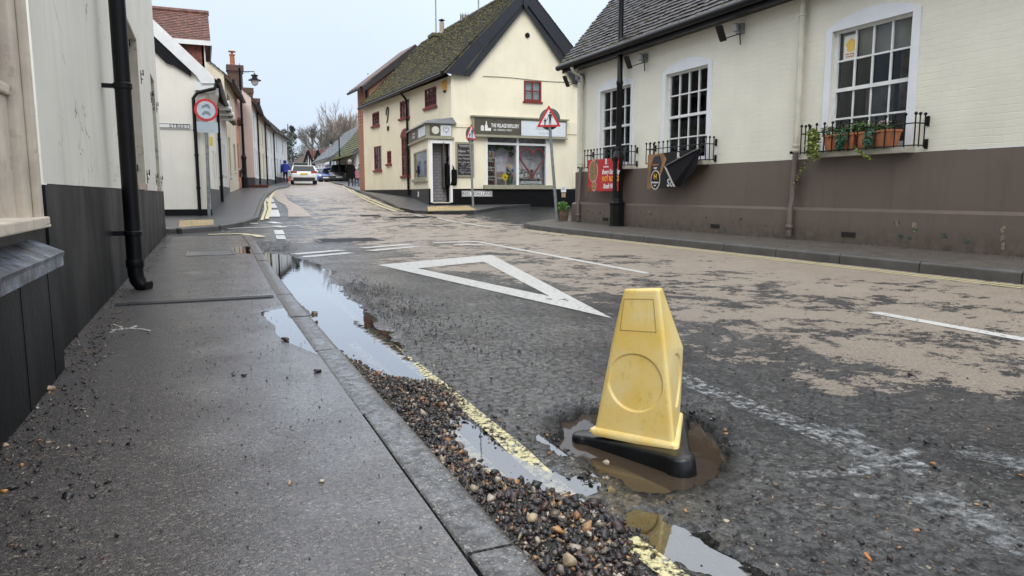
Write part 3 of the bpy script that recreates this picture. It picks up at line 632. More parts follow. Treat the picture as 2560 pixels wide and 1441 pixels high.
# bed under the heap
mb=MB(); rows=60
for i in range(rows+1):
    yy=.55+3.15*i/rows; xe=float(np.interp(yy,edge[:,0],edge[:,1]))
    for j in range(7):
        u=j/6; xx=.563+u*(xe-.563); mb.v.append((xx,yy,zr(xx,yy)-.004+.028*np.clip((xe-.6)/.25,0,1)*math.sin(math.pi*min(1,u*.75+.22))*(u<1)))
for i in range(rows):
    for j in range(6): q=i*7+j; mb.f.append((q,q+1,q+8,q+7))
tag(mb.build('grit_bed',mat('grit',(.03,.028,.026),.6,.4,60,.8,200,.006,c2=(.12,.09,.06),thr=[(.6,0.),(.65,.7)])),'dark wet grit lying under the gravel heap along the kerb','grit',kind='stuff')
def scatter(name,regions,lab,smin,smax,dark,sd,zf,flat=.6,sub=0):
    r=np.random.default_rng(sd); Ps=[]
    for poly,cnt in regions:
        A=np.array(poly); mn,mx_=A.min(0)-.03,A.max(0)+.03; q=r.uniform(mn,mx_,(cnt*6,2)); d=sdpoly(q[:,0],q[:,1],poly); q=q[(d+.08*r.normal(size=len(d))*min(1,(mx_-mn).min()))<0][:cnt]; Ps.append(q)
    q=np.concatenate(Ps); n=len(q); s=smin*(smax/smin)**(r.uniform(0,1,n)**2.2); z=zf(q[:,0],q[:,1])+s*.12
    g=stones(name,np.column_stack([q,z]),s,pick(n,dark,sd),M_FLINT,flat,sub,sd); tag(g,lab,'grit',kind='stuff'); return g
rz=lambda x,y: relief(x,y,False)
gq=lambda l:[G(a,b) for a,b in l]
scatter('road_grit',[([(1.0,1.0),(2.6,1.0),(2.6,2.6),(1.9,3.4),(1.1,3.),(1.02,1.5)],900),(gq([(840,690),(900,690),(1060,760),(1120,830),(1300,880),(1180,900),(1000,840),(900,760)]),1500),(gq([(740,640),(900,690),(1090,900),(1050,960),(800,800),(730,720)]),230),([(.64,9.9),(1.1,9.9),(1.25,12.5),(.75,12.9)],1700),([(2.,2.),(4.,2.),(4.5,5.),(2.5,5.)],300),([(.6,2.9),(.95,3.),(.85,3.9),(.62,3.8)],260),([(1.0,3.2),(1.7,3.0),(1.6,6.),(1.15,6.5)],900),([(.8,1.),(1.05,1.),(1.0,2.),(.85,2.9),(.75,2.9)],420)],'loose dark chippings strewn over the wet road and in the gutter',.004,.017,.75,21,rz)
pz=lambda x,y: np.full(x.shape,.081)
scatter('pavement_grit',[([(-.3,.9),(.42,.9),(.42,12.5),(-.2,12.5)],1500),([(-.2,2.),(.42,2.),(.42,9),(.1,9)],500)],'scattered dark chippings on the wet left pavement',.003,.010,.8,22,pz)
scatter('wall_foot_debris',[([(-.63,.6),(-.42,.6),(-.40,2.6),(-.47,4.8),(-.63,5.2)],1500),([(-.63,5.2),(-.5,5.2),(-.5,13.),(-.63,13.2)],900),([(-.42,.8),(-.2,.8),(-.25,2.8),(-.4,2.8)],260)],'leaf crumbs and flint chips gathered along the foot of the black wall',.005,.021,.0,23,pz)
px_z=lambda x,y: np.full(x.shape,.112)
scatter('kerbside_debris',[([(8.1,3.),(8.32,3.),(8.32,14.5),(8.1,14.5)],900),([(6.9,1.),(8.3,1.),(8.3,13.),(6.9,13.)],900)],'pale grit specks over the pavement below the brown plinth',.006,.016,-.6,24,lambda x,y:np.full(x.shape,.111))
scatter('road_gravel',[([(.82,.95),(1.4,1.0),(1.25,1.5),(1.02,1.7),(.98,2.9),(.8,2.9)],420),([(1.1,.95),(2.2,.95),(2.2,1.5),(1.3,1.45)],160),([(.6,2.7),(.98,2.75),(.95,3.6),(.62,4.4)],300)],'mixed brown and pale stones strayed from the gravel heap over the road',.007,.022,.1,29,rz,.65,1)
scatter('pothole_rubble',[([(1.5,1.72),(1.66,1.9),(1.68,2.2),(1.5,2.36),(1.3,2.38),(1.48,2.22),(1.56,2.0)],260),([(1.0,1.75),(1.08,1.75),(1.08,2.2),(1.0,2.2)],60)],'black broken asphalt lumps around the rim of the pothole',.008,.026,.8,27,rz,.8,1)
# individual stones one could point at
def stone(px,py,z0,s,c,lab,sub=2,sd=0,flat=.7):
    x,y=G(px,py,z0); zz=z0+s*.22*flat
    ob=stones('stone',np.array([[0,0,0.]]),np.array([s]),np.array([c]),M_FLINT,flat,sub,sd); ob.location=(x,y,zz); tag(ob,lab,'stone',group='loose stones singled out on road and pavement')
stone(1515,1160,-.012,.022,(.62,.5,.38),'pale pinkish pebble at the pothole rim in front of the yellow cone',sd=1)
stone(786,787,-.006,.055,(.1,.055,.03),'larger brown stone standing in the gutter puddle',sd=2)
stone(790,806,-.006,.03,(.14,.07,.03),'small orange brown stone just below the larger brown stone in the puddle',sd=3)
stone(714,850,.08,.036,(.08,.06,.045),'brown and cream stone in the shallow pool on the pavement',sd=4)
stone(120,975,.08,.045,(.45,.28,.16),'tan flint lying against the foot of the black wall',sd=5,flat=.55)
stone(12,1115,.08,.03,(.5,.34,.2),'cream and orange flake at the left end of the wall foot',sd=6,flat=.4)
stone(172,1243,.08,.026,(.02,.02,.022),'lone round black stone on the near left pavement',sd=7)
stone(28,1225,.08,.024,(.025,.025,.028),'black stone beside the orange flake at the near wall foot',sd=17)
stone(10,1230,.08,.022,(.55,.25,.05),'bright orange flake beside a black stone at the near wall foot',sd=8,flat=.4)
stone(725,1210,.08,.017,(.5,.36,.24),'small tan nugget on the wet pavement, left of the cream one',sd=9)
stone(803,1205,.08,.018,(.6,.54,.44),'small cream nugget on the wet pavement, nearest the kerb',sd=10)
stone(610,940,.08,.022,(.02,.02,.022),'black stone, right one of the small cluster in mid pavement',sd=11)
stone(583,940,.08,.02,(.02,.02,.022),'black stone, left one of the small cluster in mid pavement',sd=12)
stone(795,930,.08,.03,(.025,.022,.022),'black stone on the pavement close beside the kerb joint',sd=13)
stone(1340,1220,.01,.032,(.02,.02,.022),'large black flint on top of the gravel beside the yellow line',sd=14,flat=.85)
stone(1235,1185,.012,.03,(.022,.022,.026),'black flint at the edge of the roadside pool, left of the yellow line',sd=15,flat=.85)
stone(2332,1162,0,.024,(.45,.23,.07),'orange brown pebble on the worn white line at right',sd=16)
stone(2318,1110,0,.028,(.03,.03,.03),'dark stone above the orange pebble at right',sd=18)
stone(2170,1395,0,.022,(.6,.22,.06),'bright orange flake near the bottom right of the road',sd=19,flat=.4)
stone(1815,1305,0,.017,(.6,.5,.36),'pale cubic pebble in front of the cone, right of the brown shallow pool',sd=20)
stone(2275,938,0,.03,(.035,.02,.018),'dark reddish stone on the buff patch right of the cone',sd=25)
stone(1425,990+420,.035,.04,(.42,.32,.2),'large pale fractured flint on the gravel heap at the bottom',sd=26)
stone(1330,1300,.035,.034,(.5,.38,.24),'cream flint in the middle of the gravel heap',sd=27)
stone(1395,1330,.035,.034,(.5,.26,.1),'orange flint in the gravel heap, right of the cream one',sd=28)
stone(1040,1110,.03,.04,(.4,.25,.12),'long tan flint on the gravel strip beside the kerb',sd=29,flat=.4)
# ---------------------------------------------------------------- yellow cone
m,nt,b=newmat('cone_plastic'); p=pos(nt)
bs_=mix(nt,ramp(nt,noi(nt,p,6,4,.6),[(.35,0.),(.68,1.)]),(.82,.58,.15),(.86,.70,.34))
sc_=N(nt,'ShaderNodeVectorMath',operation='MULTIPLY'); L(nt,p,sc_.inputs[0]); sc_.inputs[1].default_value=(14,14,5)
bs_=mix(nt,mth(nt,'MULTIPLY',ramp(nt,noi(nt,sc_.outputs[0],3.,10,.75),[(.58,0.),(.72,1.)]),.45),bs_,(.25,.17,.05))
bs_=mix(nt,mth(nt,'MULTIPLY',ramp(nt,noi(nt,p,60,8,.75),[(.62,0.),(.7,1.)]),.55),bs_,(.16,.11,.04))
lt=ramp(nt,noi(nt,p,9,3),[(.6,0.),(.75,.6)]); bs_=mix(nt,lt,bs_,(.78,.68,.38))
L(nt,bs_,b.inputs['Base Color']); b.inputs['Roughness'].default_value=.42; b.inputs['Subsurface Weight'].default_value=.15; b.inputs['Subsurface Radius'].default_value=(.02,.012,.004); bump(nt,b,noi(nt,p,90,4),.12,.003); M_CONE=m
M_RUB=mat('black_rubber',(.007,.008,.009),.28,.3,20,.2,90,.002)
cone=thing('traffic_cone',(1.32,1.93,-.03),'faded yellow three sided no waiting cone on a black base, standing in the muddy pothole','traffic cone')
def at(px,py,d,z=None): 
    x,y=C(px,d,py); return Vector((x,y,CZ(py,d) if z is None else z))
B0=[at(1478,1076,2.30),at(1688,1118,2.13),at(1700,1050,2.42)]; B0[2].z=(B0[0].z+B0[1].z)/2+.015
T0=[at(1546,731,2.245),at(1650,731,2.185),at(1660,731,2.29)]; T0[2].z=T0[0].z
BM=at(1713,868,2.40)
def tri(t):
    a=B0[0].lerp(T0[0],t); b_=B0[1].lerp(T0[1],t)
    k=.635
    if t<k: c=B0[2].lerp(BM,t/k)
    else: c=BM.lerp(T0[2],(t-k)/(1-k))
    return [a,b_,c]
def roundtri(T,r,per=10,side=14,ins=0.):
    out=[]; cen=(T[0]+T[1]+T[2])/3; n=3
    for i in range(3):
        p_=T[i];a=T[i-1];c=T[(i+1)%3]; da=(a-p_).normalized();dc=(c-p_).normalized(); ang=da.angle(dc); q=min(r/math.tan(ang/2),.42*min((a-p_).length,(c-p_).length)); s0=p_+da*q; s1=p_+dc*q
        for k in range(per+1):
            t=k/per; out.append((s0*(1-t)**2+p_*2*t*(1-t)+s1*t*t,i,'c'))
        nxt=T[(i+1)%3]; d2=(p_-nxt).normalized(); a2=T[(i+2)%3]-nxt; q2=min(r/math.tan(d2.angle(a2.normalized())/2),.42*min((p_-nxt).length,a2.length)); e=nxt+d2*q2
        for k in range(1,side): out.append((s1.lerp(e,k/side),i,'s'))
    if ins: out=[(p_+(cen-p_).normalized()*ins,i,c) for p_,i,c in out]
    return out
mb=MB(); per,side=6,90; NL=190; rings=[]
cz_=[(.40,.098,0),(.40,.075,1)]
for l in range(NL+1):
    t=l/NL; T=tri(t); ring=roundtri(T,.014,per,side)
    pts=[]
    for p_,i,kk in ring:
        if kk=='s' and i in (0,1):
            a,c=T[i],T[(i+1)%3]; mid=tri(.385)[i].lerp(tri(.385)[(i+1)%3],.5); dd=(p_-mid).length; R=.096 if i==0 else .09
            nrm=(c-a).cross(Vector((0,0,1))).normalized(); cen=(T[0]+T[1]+T[2])/3
            if nrm.dot(cen-p_)<0: nrm=-nrm
            p_=p_+nrm*(.006*(1-float(sm(np.array(dd),R-.006,R))) )
        pts.append(p_)
    rings.append(pts)
# rounded top
Tt=tri(1.)
for k in range(1,7):
    a=k/6*math.pi/2; ring=roundtri(Tt,.014,per,side,ins=.012*(1-math.cos(a))); rings.append([p_+Vector((0,0,.010*math.sin(a))) for p_,_,_ in ring])
for r_ in rings: mb.v+= [tuple(q) for q in r_]
n_=len(rings[0])
for i in range(len(rings)-1):
    for k in range(n_): mb.f.append((i*n_+k,i*n_+(k+1)%n_,(i+1)*n_+(k+1)%n_,(i+1)*n_+k))
mb.f.append(tuple((len(rings)-1)*n_+k for k in range(n_)))
body=mb.build('cone_body',M_CONE,cone,smooth=True)
def onface(i,u,t,off=.0012):
    T=tri(t); a,c=T[i],T[(i+1)%3]; cen_=(T[0]+T[1]+T[2])/3; nr=(c-a).cross(tri(min(1,t+.01))[i]-a).normalized()
    if nr.dot(cen_-a)>0: nr=-nr
    return a.lerp(c,u)+nr*off
mb=MB(); rc=[(.18,.74),(.86,.74),(.84,.955),(.17,.955),(.18,.74)]
for (u0,t0),(u1,t1) in zip(rc,rc[1:]):
    q=[onface(0,u0+(u1-u0)*k/8,t0+(t1-t0)*k/8) for k in range(9)]; mb.tube(q,.0009,4)
mb.build('label_outline',mat('label_grime',(.30,.21,.06),.6),body)
# rolled lip
mb=MB(); rr_=[]
for dz,ex in ((-.012,.0),(-.012,.012),(-.004,.016),(.006,.014),(.012,.006),(.014,-.002)):
    T=tri(0.); cen=(T[0]+T[1]+T[2])/3; T2=[q+(q-cen).normalized()*ex*1.4 for q in T]; rr_.append([tuple(p_+Vector((0,0,dz))) for p_,_,_ in roundtri(T2,.02,8,6)])
n_=len(rr_[0])
for r_ in rr_: mb.v+=r_
for i in range(5):
    for k in range(n_): mb.f.append((i*n_+k,i*n_+(k+1)%n_,(i+1)*n_+(k+1)%n_,(i+1)*n_+k))
mb.build('lip',M_CONE,cone,smooth=True)
# base: rounded triangle with three lobes, tilted with the body
T=tri(0.); cen=(T[0]+T[1]+T[2])/3; FT=[at(1462,1083,2.36),at(1700,1136,2.08),at(1690,1040,2.50)]; FT[2].z=(FT[0].z+FT[1].z)/2
nrm=(FT[1]-FT[0]).cross(FT[2]-FT[0]).normalized(); nrm=nrm if nrm.z>0 else -nrm
def baseoutline(T,r,ins=0.,concave=.002):
    cen=(T[0]+T[1]+T[2])/3; out=[]
    for i in range(3):
        c=T[i]; d=(c-cen).normalized(); q=nrm.cross(d)
        for k in range(13):
            a=math.radians(-100+200*k/12); out.append(c+d*math.cos(a)*(r-ins)+q*math.sin(a)*(r-ins))
        nx_=T[(i+1)%3]; dn=(nx_-cen).normalized(); qn=nrm.cross(dn)
        a=math.radians(100); s=out[-1]; e=nx_+dn*math.cos(-a)*(r-ins)+qn*math.sin(-a)*(r-ins)
        for k in range(1,5): 
            t=k/5; m_=s.lerp(e,t); out.append(m_+(cen-m_).normalized()*concave*4*t*(1-t))
    return out
mb=MB(); lay=[]
for dz,ins in ((-.075,-.006),(-.012,.0),(-.004,.003),(.001,.009),(.003,.018)):
    lay.append([tuple(p_+nrm*(dz)) for p_ in baseoutline(FT,.045,ins)])
n_=len(lay[0])
for r_ in lay: mb.v+=r_
for i in range(len(lay)-1):
    for k in range(n_): mb.f.append((i*n_+k,i*n_+(k+1)%n_,(i+1)*n_+(k+1)%n_,(i+1)*n_+k))
mb.f.append(tuple((len(lay)-1)*n_+k for k in range(n_))); mb.f.append(tuple(range(n_))[::-1])
mb.build('cone_base',M_RUB,cone,smooth=True)
# ---------------------------------------------------------------- shared building materials
M_WHITEP=mat('white_gloss_paint',(.74,.75,.76),.35,.06,6,.15,60,.002,c2=(.45,.43,.38),thr=[(.68,0.),(.74,.7)])
M_BLACKP=mat('black_gloss_paint',(.006,.006,.007),.36,.3,8,.12,60,.003,spec=.22)
M_RED=mat('oxblood_paint',(.17,.022,.022),.4,.2,8)
M_OLIVE=mat('olive_paint',(.28,.27,.2),.5,.1,5); M_DOL=mat('dark_olive_board',(.075,.07,.052),.45,.15,5)
M_DARK=mat('dark_interior',(.015,.015,.016),.9); M_DIM=mat('dim_room_wall',(.10,.09,.08),.9,.4,2)
M_GLASS=glassmat('window_glass'); M_GLASSB=glassmat('dark_window_glass',(.5,.52,.55),.12)
M_NET=mat('net_curtain',(.5,.52,.55),.9,.15,30,.3,40,.01)
M_MOSS=mat('mossy_tiles',(.05,.048,.043),.85,.5,2.5,.9,60,.02,c2=(.105,.092,.035),thr=[(.46,0.),(.56,.85)])
M_TILE=mat('brown_roof_tiles',(.085,.055,.045),.6,.45,7,.6,80,.006,c2=(.2,.085,.05),thr=[(.55,0.),(.6,.7)])
M_PTILE=mat('wet_dark_roof_tiles',(.04,.036,.038),.42,.5,9,.6,70,.006,spec=.35,c2=(.11,.1,.05),thr=[(.62,0.),(.68,.8)])
M_SLATE=mat('slate',(.13,.145,.155),.45,.25,6,.3,60,.004,c2=(.2,.2,.17),thr=[(.6,0.),(.7,.6)])
M_REDT=mat('red_tiles',(.13,.045,.035),.7,.3,5,.4,40,.01)
M_BRICK=wallmat('red_brick',(.36,.13,.075),.8,brick=True,mort=.01,paintbrick=(.32,.27,.22),amt=.25,bstr=.6)
M_CHIM=wallmat('sooty_brick',(.10,.045,.034),.85,brick=True,mort=.01,paintbrick=(.14,.12,.1),amt=.5,stain=(.04,.035,.03))
M_TERRA=mat('terracotta',(.36,.13,.06),.7,.2,10)
M_LEAD=mat('lead_sheet',(.13,.135,.145),.4,.3,5,.3,20,.01)
M_GALV=mat('galvanised',(.25,.27,.28),.42,.25,12,.2,60,.002,metal=.6)
M_GRN=mat('leaf_green',(.06,.12,.035),.55,.5,30); M_GRN2=mat('leaf_yellow_green',(.16,.2,.04),.5,.4,30); M_GRN3=mat('leaf_blue_green',(.03,.11,.07),.5,.4,30); M_FLW=mat('dry_flowers',(.3,.2,.2),.7,.4,40)
def tiles(mb,o,dr,up,Lr,Sl,gauge=.1,tw=.17,th=.014,jit=.006,sd=1,verge=0):
    """rows of lapped tiles: o lower left corner, dr unit along the eaves, up unit up the slope"""
    r=random.Random(sd); o=Vector(o);dr=Vector(dr).normalized();up=Vector(up).normalized(); nn=dr.cross(up).normalized()
    if nn.z<0: nn=-nn
    rows=int(Sl/gauge); n=int(Lr/tw)
    for i in range(rows):
        sag=0
        for j in range(n+1):
            u0=(j-(.5 if i%2 else 0))*tw; u1=u0+tw*.97; u0=max(0,u0);u1=min(Lr,u1)
            if u1-u0<.02: continue
            lo=i*gauge+r.uniform(-jit,jit); hi=min(Sl,(i+1)*gauge+.03); k=r.uniform(0,jit); k2=r.uniform(0,jit)
            a=o+dr*u0+up*lo; b_=o+dr*u1+up*(lo+r.uniform(-jit,jit)*.6); c=o+dr*u1+up*hi; d=o+dr*u0+up*hi
            t1=nn*(th*2+k);t2=nn*(th*2+k2);t0=nn*(th*.8)
            mb.add([a,b_,a+t1,b_+t2,c+t0,d+t0],[(0,1,3,2),(2,3,4,5),(0,2,5),(1,4,3)])
def sash(parent,fr,u0,u1,z0,z1,cols,rows,m,glass=None,dep=-.09,fw=.05,bar=.02,mid=True,back=None,name='window',blind=None,split=.5,backd=-.75):
    """a window set in its opening: frame, glazing bars, pane and what hangs behind"""
    glass=glass or M_GLASS; mb=MB()
    fr.pan(mb,u0,u0+fw,z0,z1,dep-.03,dep+.03);fr.pan(mb,u1-fw,u1,z0,z1,dep-.03,dep+.03);fr.pan(mb,u0+fw,u1-fw,z1-fw,z1,dep-.03,dep+.03);fr.pan(mb,u0+fw,u1-fw,z0,z0+fw*1.2,dep-.03,dep+.03)
    zm=z0+(z1-z0)*split
    if mid: fr.pan(mb,u0+fw,u1-fw,zm-.025,zm+.025,dep-.025,dep+.035)
    for i in range(1,cols):
        u=u0+fw+(u1-u0-2*fw)*i/cols
        if mid: fr.pan(mb,u-bar/2,u+bar/2,zm+.025,z1-fw,dep-.012,dep+.02); fr.pan(mb,u-bar/2,u+bar/2,z0+fw*1.2,zm-.025,dep-.022,dep+.01)
        else: fr.pan(mb,u-bar/2,u+bar/2,z0+fw*1.2,z1-fw,dep-.012,dep+.02)
    seg=[(z0+fw*1.2,zm-.025),(zm+.025,z1-fw)] if mid else [(z0+fw*1.2,z1-fw)]
    rr=rows//2 if mid else rows
    for a,b_ in seg:
        for i in range(1,rr):
            z=a+(b_-a)*i/rr
            for c in range(cols):
                ua=u0+fw+(u1-u0-2*fw)*c/cols+bar/2*(c>0); ub=u0+fw+(u1-u0-2*fw)*(c+1)/cols-bar/2*(c<cols-1)
                fr.pan(mb,ua,ub,z-bar/2,z+bar/2,dep-.012,dep+.018)
    w_=mb.build(name,m,parent)
    mb=MB(); fr.pan(mb,u0+.01,u1-.01,z0+.01,z1-.01,dep-.008,dep-.003); g=mb.build('pane',glass,w_,local=False)
    mb=MB(); fr.pan(mb,u0-.3,u1+.3,z0-.3,z1+.2,backd-.02,backd); mb.build('room_back',back or M_DARK,w_)
    if backd<-.6:
        mb=MB(); fr.pan(mb,u1+.3,u1+.32,z0-.3,z1+.2,backd,dep-.12); fr.pan(mb,u0-.32,u0-.3,z0-.3,z1+.2,backd,dep-.12); fr.pan(mb,u0-.3,u1+.3,z1+.2,z1+.22,backd,dep-.12); fr.pan(mb,u0-.3,u1+.3,z0-.32,z0-.3,backd,dep-.12); mb.build('room_walls',back or M_DARK,w_)
    if blind:
        mb=MB(); fr.pan(mb,u0+.04,u1-.04,z1-(z1-z0)*blind[0],z1-.02,dep-.07,dep-.06); mb.build('blind',blind[1],w_)
    return w_
def gutterpipe(parent,pts,r=.034,m=None,name='downpipe',br=None,n=10):
    mb=MB(); mb.tube(pts,r,n); 
    for z in (br or []):
        q=pts[-1]; 
        mb.lathe((q[0],q[1],z),[(r+.008,-.03),(r+.012,-.02),(r+.012,.02),(r+.008,.03)],n)
    return mb.build(name,m or M_BLACKP,parent,smooth=True)
# ================================================================ near left building
MWN=wallmat('weathered_white_render',(.78,.76,.68),.7,stain=(.36,.30,.19),amt=.45,brick=False,bstr=.35,streak=.7,crack=.8)
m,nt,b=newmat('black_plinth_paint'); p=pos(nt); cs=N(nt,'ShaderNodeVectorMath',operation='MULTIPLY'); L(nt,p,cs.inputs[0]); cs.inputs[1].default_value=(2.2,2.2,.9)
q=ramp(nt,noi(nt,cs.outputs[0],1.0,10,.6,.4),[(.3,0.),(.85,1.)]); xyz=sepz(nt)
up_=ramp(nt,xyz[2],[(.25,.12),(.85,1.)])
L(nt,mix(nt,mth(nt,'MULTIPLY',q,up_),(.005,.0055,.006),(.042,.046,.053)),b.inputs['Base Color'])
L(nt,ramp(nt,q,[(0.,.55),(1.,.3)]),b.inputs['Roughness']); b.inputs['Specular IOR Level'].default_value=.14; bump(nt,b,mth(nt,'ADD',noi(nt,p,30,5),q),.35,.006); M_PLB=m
t=thing('white_rendered_building',(-.635,6,.08),'tall weathered white rendered building with black plinth beside the near left pavement','building')
fr=Frame((-.635,0),(0,1),(1,0))
W=[(8.6,9.85,.92,2.62),(12.2,13.1,.92,2.6)]
BY=3.68
mb=MB(); fr.wall(mb,BY,14.05,.845,7.5,W,.16); mb.add([(-.635,14.05,.84),(-9,14.05,.84),(-9,14.05,7.5),(-.635,14.05,7.5)],[(0,1,2,3)])
fr.wall(mb,-4,BY,2.9,7.5,[]); mb.build('wall',MWN,t)
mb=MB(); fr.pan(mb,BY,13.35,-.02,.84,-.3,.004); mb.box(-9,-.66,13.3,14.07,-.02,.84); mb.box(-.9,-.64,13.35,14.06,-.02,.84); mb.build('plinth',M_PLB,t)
for y0,y1,z0,z1 in W:
    sash(t,fr,y0,y1,z0,z1,2,4,M_WHITEP,M_GLASSB,dep=-.14)
    mb=MB(); fr.pan(mb,y0-.03,y1+.03,z0-.07,z0,-.15,.012); mb.build('sill',mat('stained_sill',(.42,.33,.27),.7,.3,9,c2=(.3,.1,.07),thr=[(.55,0.),(.62,.6)]),t)
for y0,y1,z0,z1 in W:
    mb=MB(); mb.box(-.79,-.637,y1-.012,y1+.03,z0,z1); mb.box(-.79,-.640,y0,y1-.012,z1-.012,z1+.03); mb.build('stained_shaded_reveal',mat('stained_shaded_reveal_paint',(.50,.46,.36),.8,.2,3,.3,60,.006,c2=(.07,.055,.035),thr=[(.55,0.),(.66,.8)]),t)  # jamb lining is stained; the head lining's darker colour stands in for shade
def hinge(y,z):
    mb=MB(); mb.tube([(-.633,y,z+.05),(-.60,y,z+.05)],.006,6); mb.tube([(-.605,y,z+.03),(-.605,y,z+.10)],.007,6); mb.tube([(-.633,y,z+.0),(-.612,y,z-.02)],.006,6); mb.box(-.635,-.627,y-.012,y+.012,z-.07,z+.09)
    mb.build('shutter_hinge',M_BLACKP,t)
for y,z in ((8.35,1.0),(8.4,2.25),(10.1,1.0),(10.15,2.22),(11.95,1.0),(12.0,2.2),(13.3,1.0),(13.35,2.2)): hinge(y,z)
# downpipe
PY=6.05
mb=MB(); mb.tube([(-.50,PY,6.),(-.50,PY,.2),(-.49,PY,.15),(-.46,PY-.0,.105),(-.415,PY-.02,.09)],.056,18); mb.lathe((-.50,PY,0),[(.060,.25),(.063,.26),(.063,.30),(.060,.31)],18); mb.lathe((-.50,PY,0),[(.060,1.56),(.064,1.565),(.064,1.60),(.060,1.605)],18)
dp_=mb.build('downpipe',M_BLACKP,t,smooth=True)
mb=MB(); mb.box(-.635,-.55,PY-.02,PY+.02,1.565,1.595); mb.build('bracket',M_BLACKP,dp_); mb=MB(); mb.box(-.635,-.55,PY-.02,PY+.02,.49,.525); mb.lathe((-.50,PY,0),[(.060,.49),(.064,.495),(.064,.52),(.060,.525)],18); mb.build('bracket',M_BLACKP,dp_)
# bay window at the left edge
M_STONEP=mat('aged_cream_paint',(.60,.53,.44),.5,.18,5,.4,30,.006,c2=(.28,.19,.12),thr=[(.56,0.),(.7,.55)])
mb=MB()
fr.pan(mb,3.40,3.56,.66,2.9,-.30,-.02); fr.pan(mb,3.56,3.68,.66,2.9,-.30,-.035)
fr.pan(mb,3.52,3.57,.66,2.9,-.02,.012); fr.pan(mb,3.20,3.40,.66,1.18,-.30,-.05); fr.pan(mb,3.34,3.37,1.18,2.3,-.3,-.06)
fr.pan(mb,3.14,3.19,.70,1.14,-.3,-.045); fr.pan(mb,1.5,3.14,.66,1.18,-.30,-.06); fr.pan(mb,1.5,3.40,1.18,1.22,-.3,-.035); fr.pan(mb,1.5,3.4,2.25,2.9,-.3,-.05)
fr.pan(mb,3.22,3.25,1.22,2.25,-.3,-.08)
bw=mb.build('window',M_STONEP,t,bev=.008)
mb=MB(); fr.pan(mb,1.5,3.4,1.18,2.3,-.22,-.2); mb.build('pane',M_GLASSB,bw); mb=MB(); fr.pan(mb,1.5,3.5,1.1,2.4,-.6,-.5); mb.build('room_back',M_DARK,bw)
mb=MB(); fr.pan(mb,1.5,3.20,.672,.712,-.3,.08); fr.pan(mb,1.5,3.60,.66,.672,-.3,.03); fr.pan(mb,3.20,3.58,.672,.705,-.3,.03); mb.build('sill',M_STONEP,bw,bev=.006)
m2,nt,b=newmat('blue_grey_coping'); p=pos(nt); L(nt,mix(nt,ramp(nt,noi(nt,p,7,8,.7),[(.4,0.),(.6,1.)]),(.02,.022,.026),(.17,.2,.25)),b.inputs['Base Color']); b.inputs['Roughness'].default_value=.25; bump(nt,b,noi(nt,p,30,4),.3,.004)
mb=MB()
for i in range(14):
    y1=3.38-i*.165; y0=y1-.16; mb.hexa([(-.66,y0,.60),(-.535,y0,.553),(-.535,y1,.553),(-.66,y1,.60)],[(-.66,y0,.63),(-.53,y0,.568),(-.53,y1,.568),(-.66,y1,.63)]); mb.box(-.66,-.537,y0,y1,.513,.552)
mb.build('coping',m2,t)
mb=MB(); fr.pan(mb,-4,3.39,-.02,.509,-.3,.07); 
for y in (3.2,2.75): fr.pan(mb,y-.004,y+.004,0,.5,.07,.072)
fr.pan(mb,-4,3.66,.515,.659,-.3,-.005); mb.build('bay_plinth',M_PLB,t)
# ================================================================ white gabled cottage across the side street
MC=wallmat('cream_white_render',(.82,.79,.71),.7,amt=.13,brick=False,bstr=.15); MW2=wallmat('white_render',(.74,.74,.73),.7,amt=.15,brick=False,bstr=.15)
M_PLG=mat('grey_plinth',(.06,.062,.068),.5,.2,3,.2,30,.004)
def polyslab(mb,pts,dv): mb.prism(pts,dv)
t=thing('gabled_cottage',(0,20,.2),'cream cottage with white bargeboard, tiled dormer and black downpipe on the side street corner','house')
g=Frame((.17,19.6),(-1,0),(0,-1)); zE=3.72
mb=MB(); mb.prism([(.17,19.6,.42),(-6,19.6,.42),(-6,19.6,9),(-5.2,19.6,8.9),(.05,19.6,zE-.05),(.17,19.6,zE-.15)],(0,.2,0)); 
ff=Frame((.17,19.6),(.062,1),(1,-.062)); ff.wall(mb,.2,5.,.42,zE-.1,[(2.2,2.75,.95,2.0),(3.6,4.1,.95,2.0)],.12); ff.pan(mb,4.99,5.0,.42,zE,-5,0); mb.build('wall',MC,t)
for a in (2.2,3.6): sash(t,ff,a,a+.52,.95,2.0,2,2,M_WHITEP,M_GLASSB,dep=-.08,mid=False); 
mb=MB(); mb.box(-6,.18,19.585,19.8,.0,.42); mb.build('plinth',M_BLACKP,t)
mb=MB(); ff.pan(mb,.0,5.,.1,.93,-.1,.02); mb.build('plinth',M_PLG,t)
rs=math.tan(math.radians(44.5)); ang=math.radians(44.5)
# roof slope facing the street
mb=MB(); up=Vector((-math.cos(ang),0,math.sin(ang))); tiles(mb,(.42,19.5,zE-.14),(.062,1,0),up,5.2,6.8,.11,.17,sd=5); mb.prism([(.40,19.52,zE-.17),(.40,24.7,zE-.17),(-4.6,24.7,zE-.17+5*rs),(-4.6,19.52,zE-.17+5*rs)],(0,0,-.1)); mb.build('roof',M_TILE,t)
mb=MB(); mb.prism([(.40,19.46,zE-.22),(.40,19.46,zE-.08),(-4.6,19.46,zE-.08+5*rs),(-4.6,19.46,zE-.46+5*rs),(-.0,19.46,zE-.46+.4*rs),(.1,19.46,zE-.24)],(0,.04,0)); mb.build('bargeboard',M_WHITEP,t)
mb=MB(); mb.prism([(-.12,19.52,zE+.10),(-.12,19.52,zE-.08),(-.5,19.52,zE+.16),(-.65,19.52,zE+.20),(-4.6,19.52,zE-.70+5*rs),(-4.6,19.52,zE-.42+5*rs)],(0,.07,0)); mb.build('under_board',M_BLACKP,t)
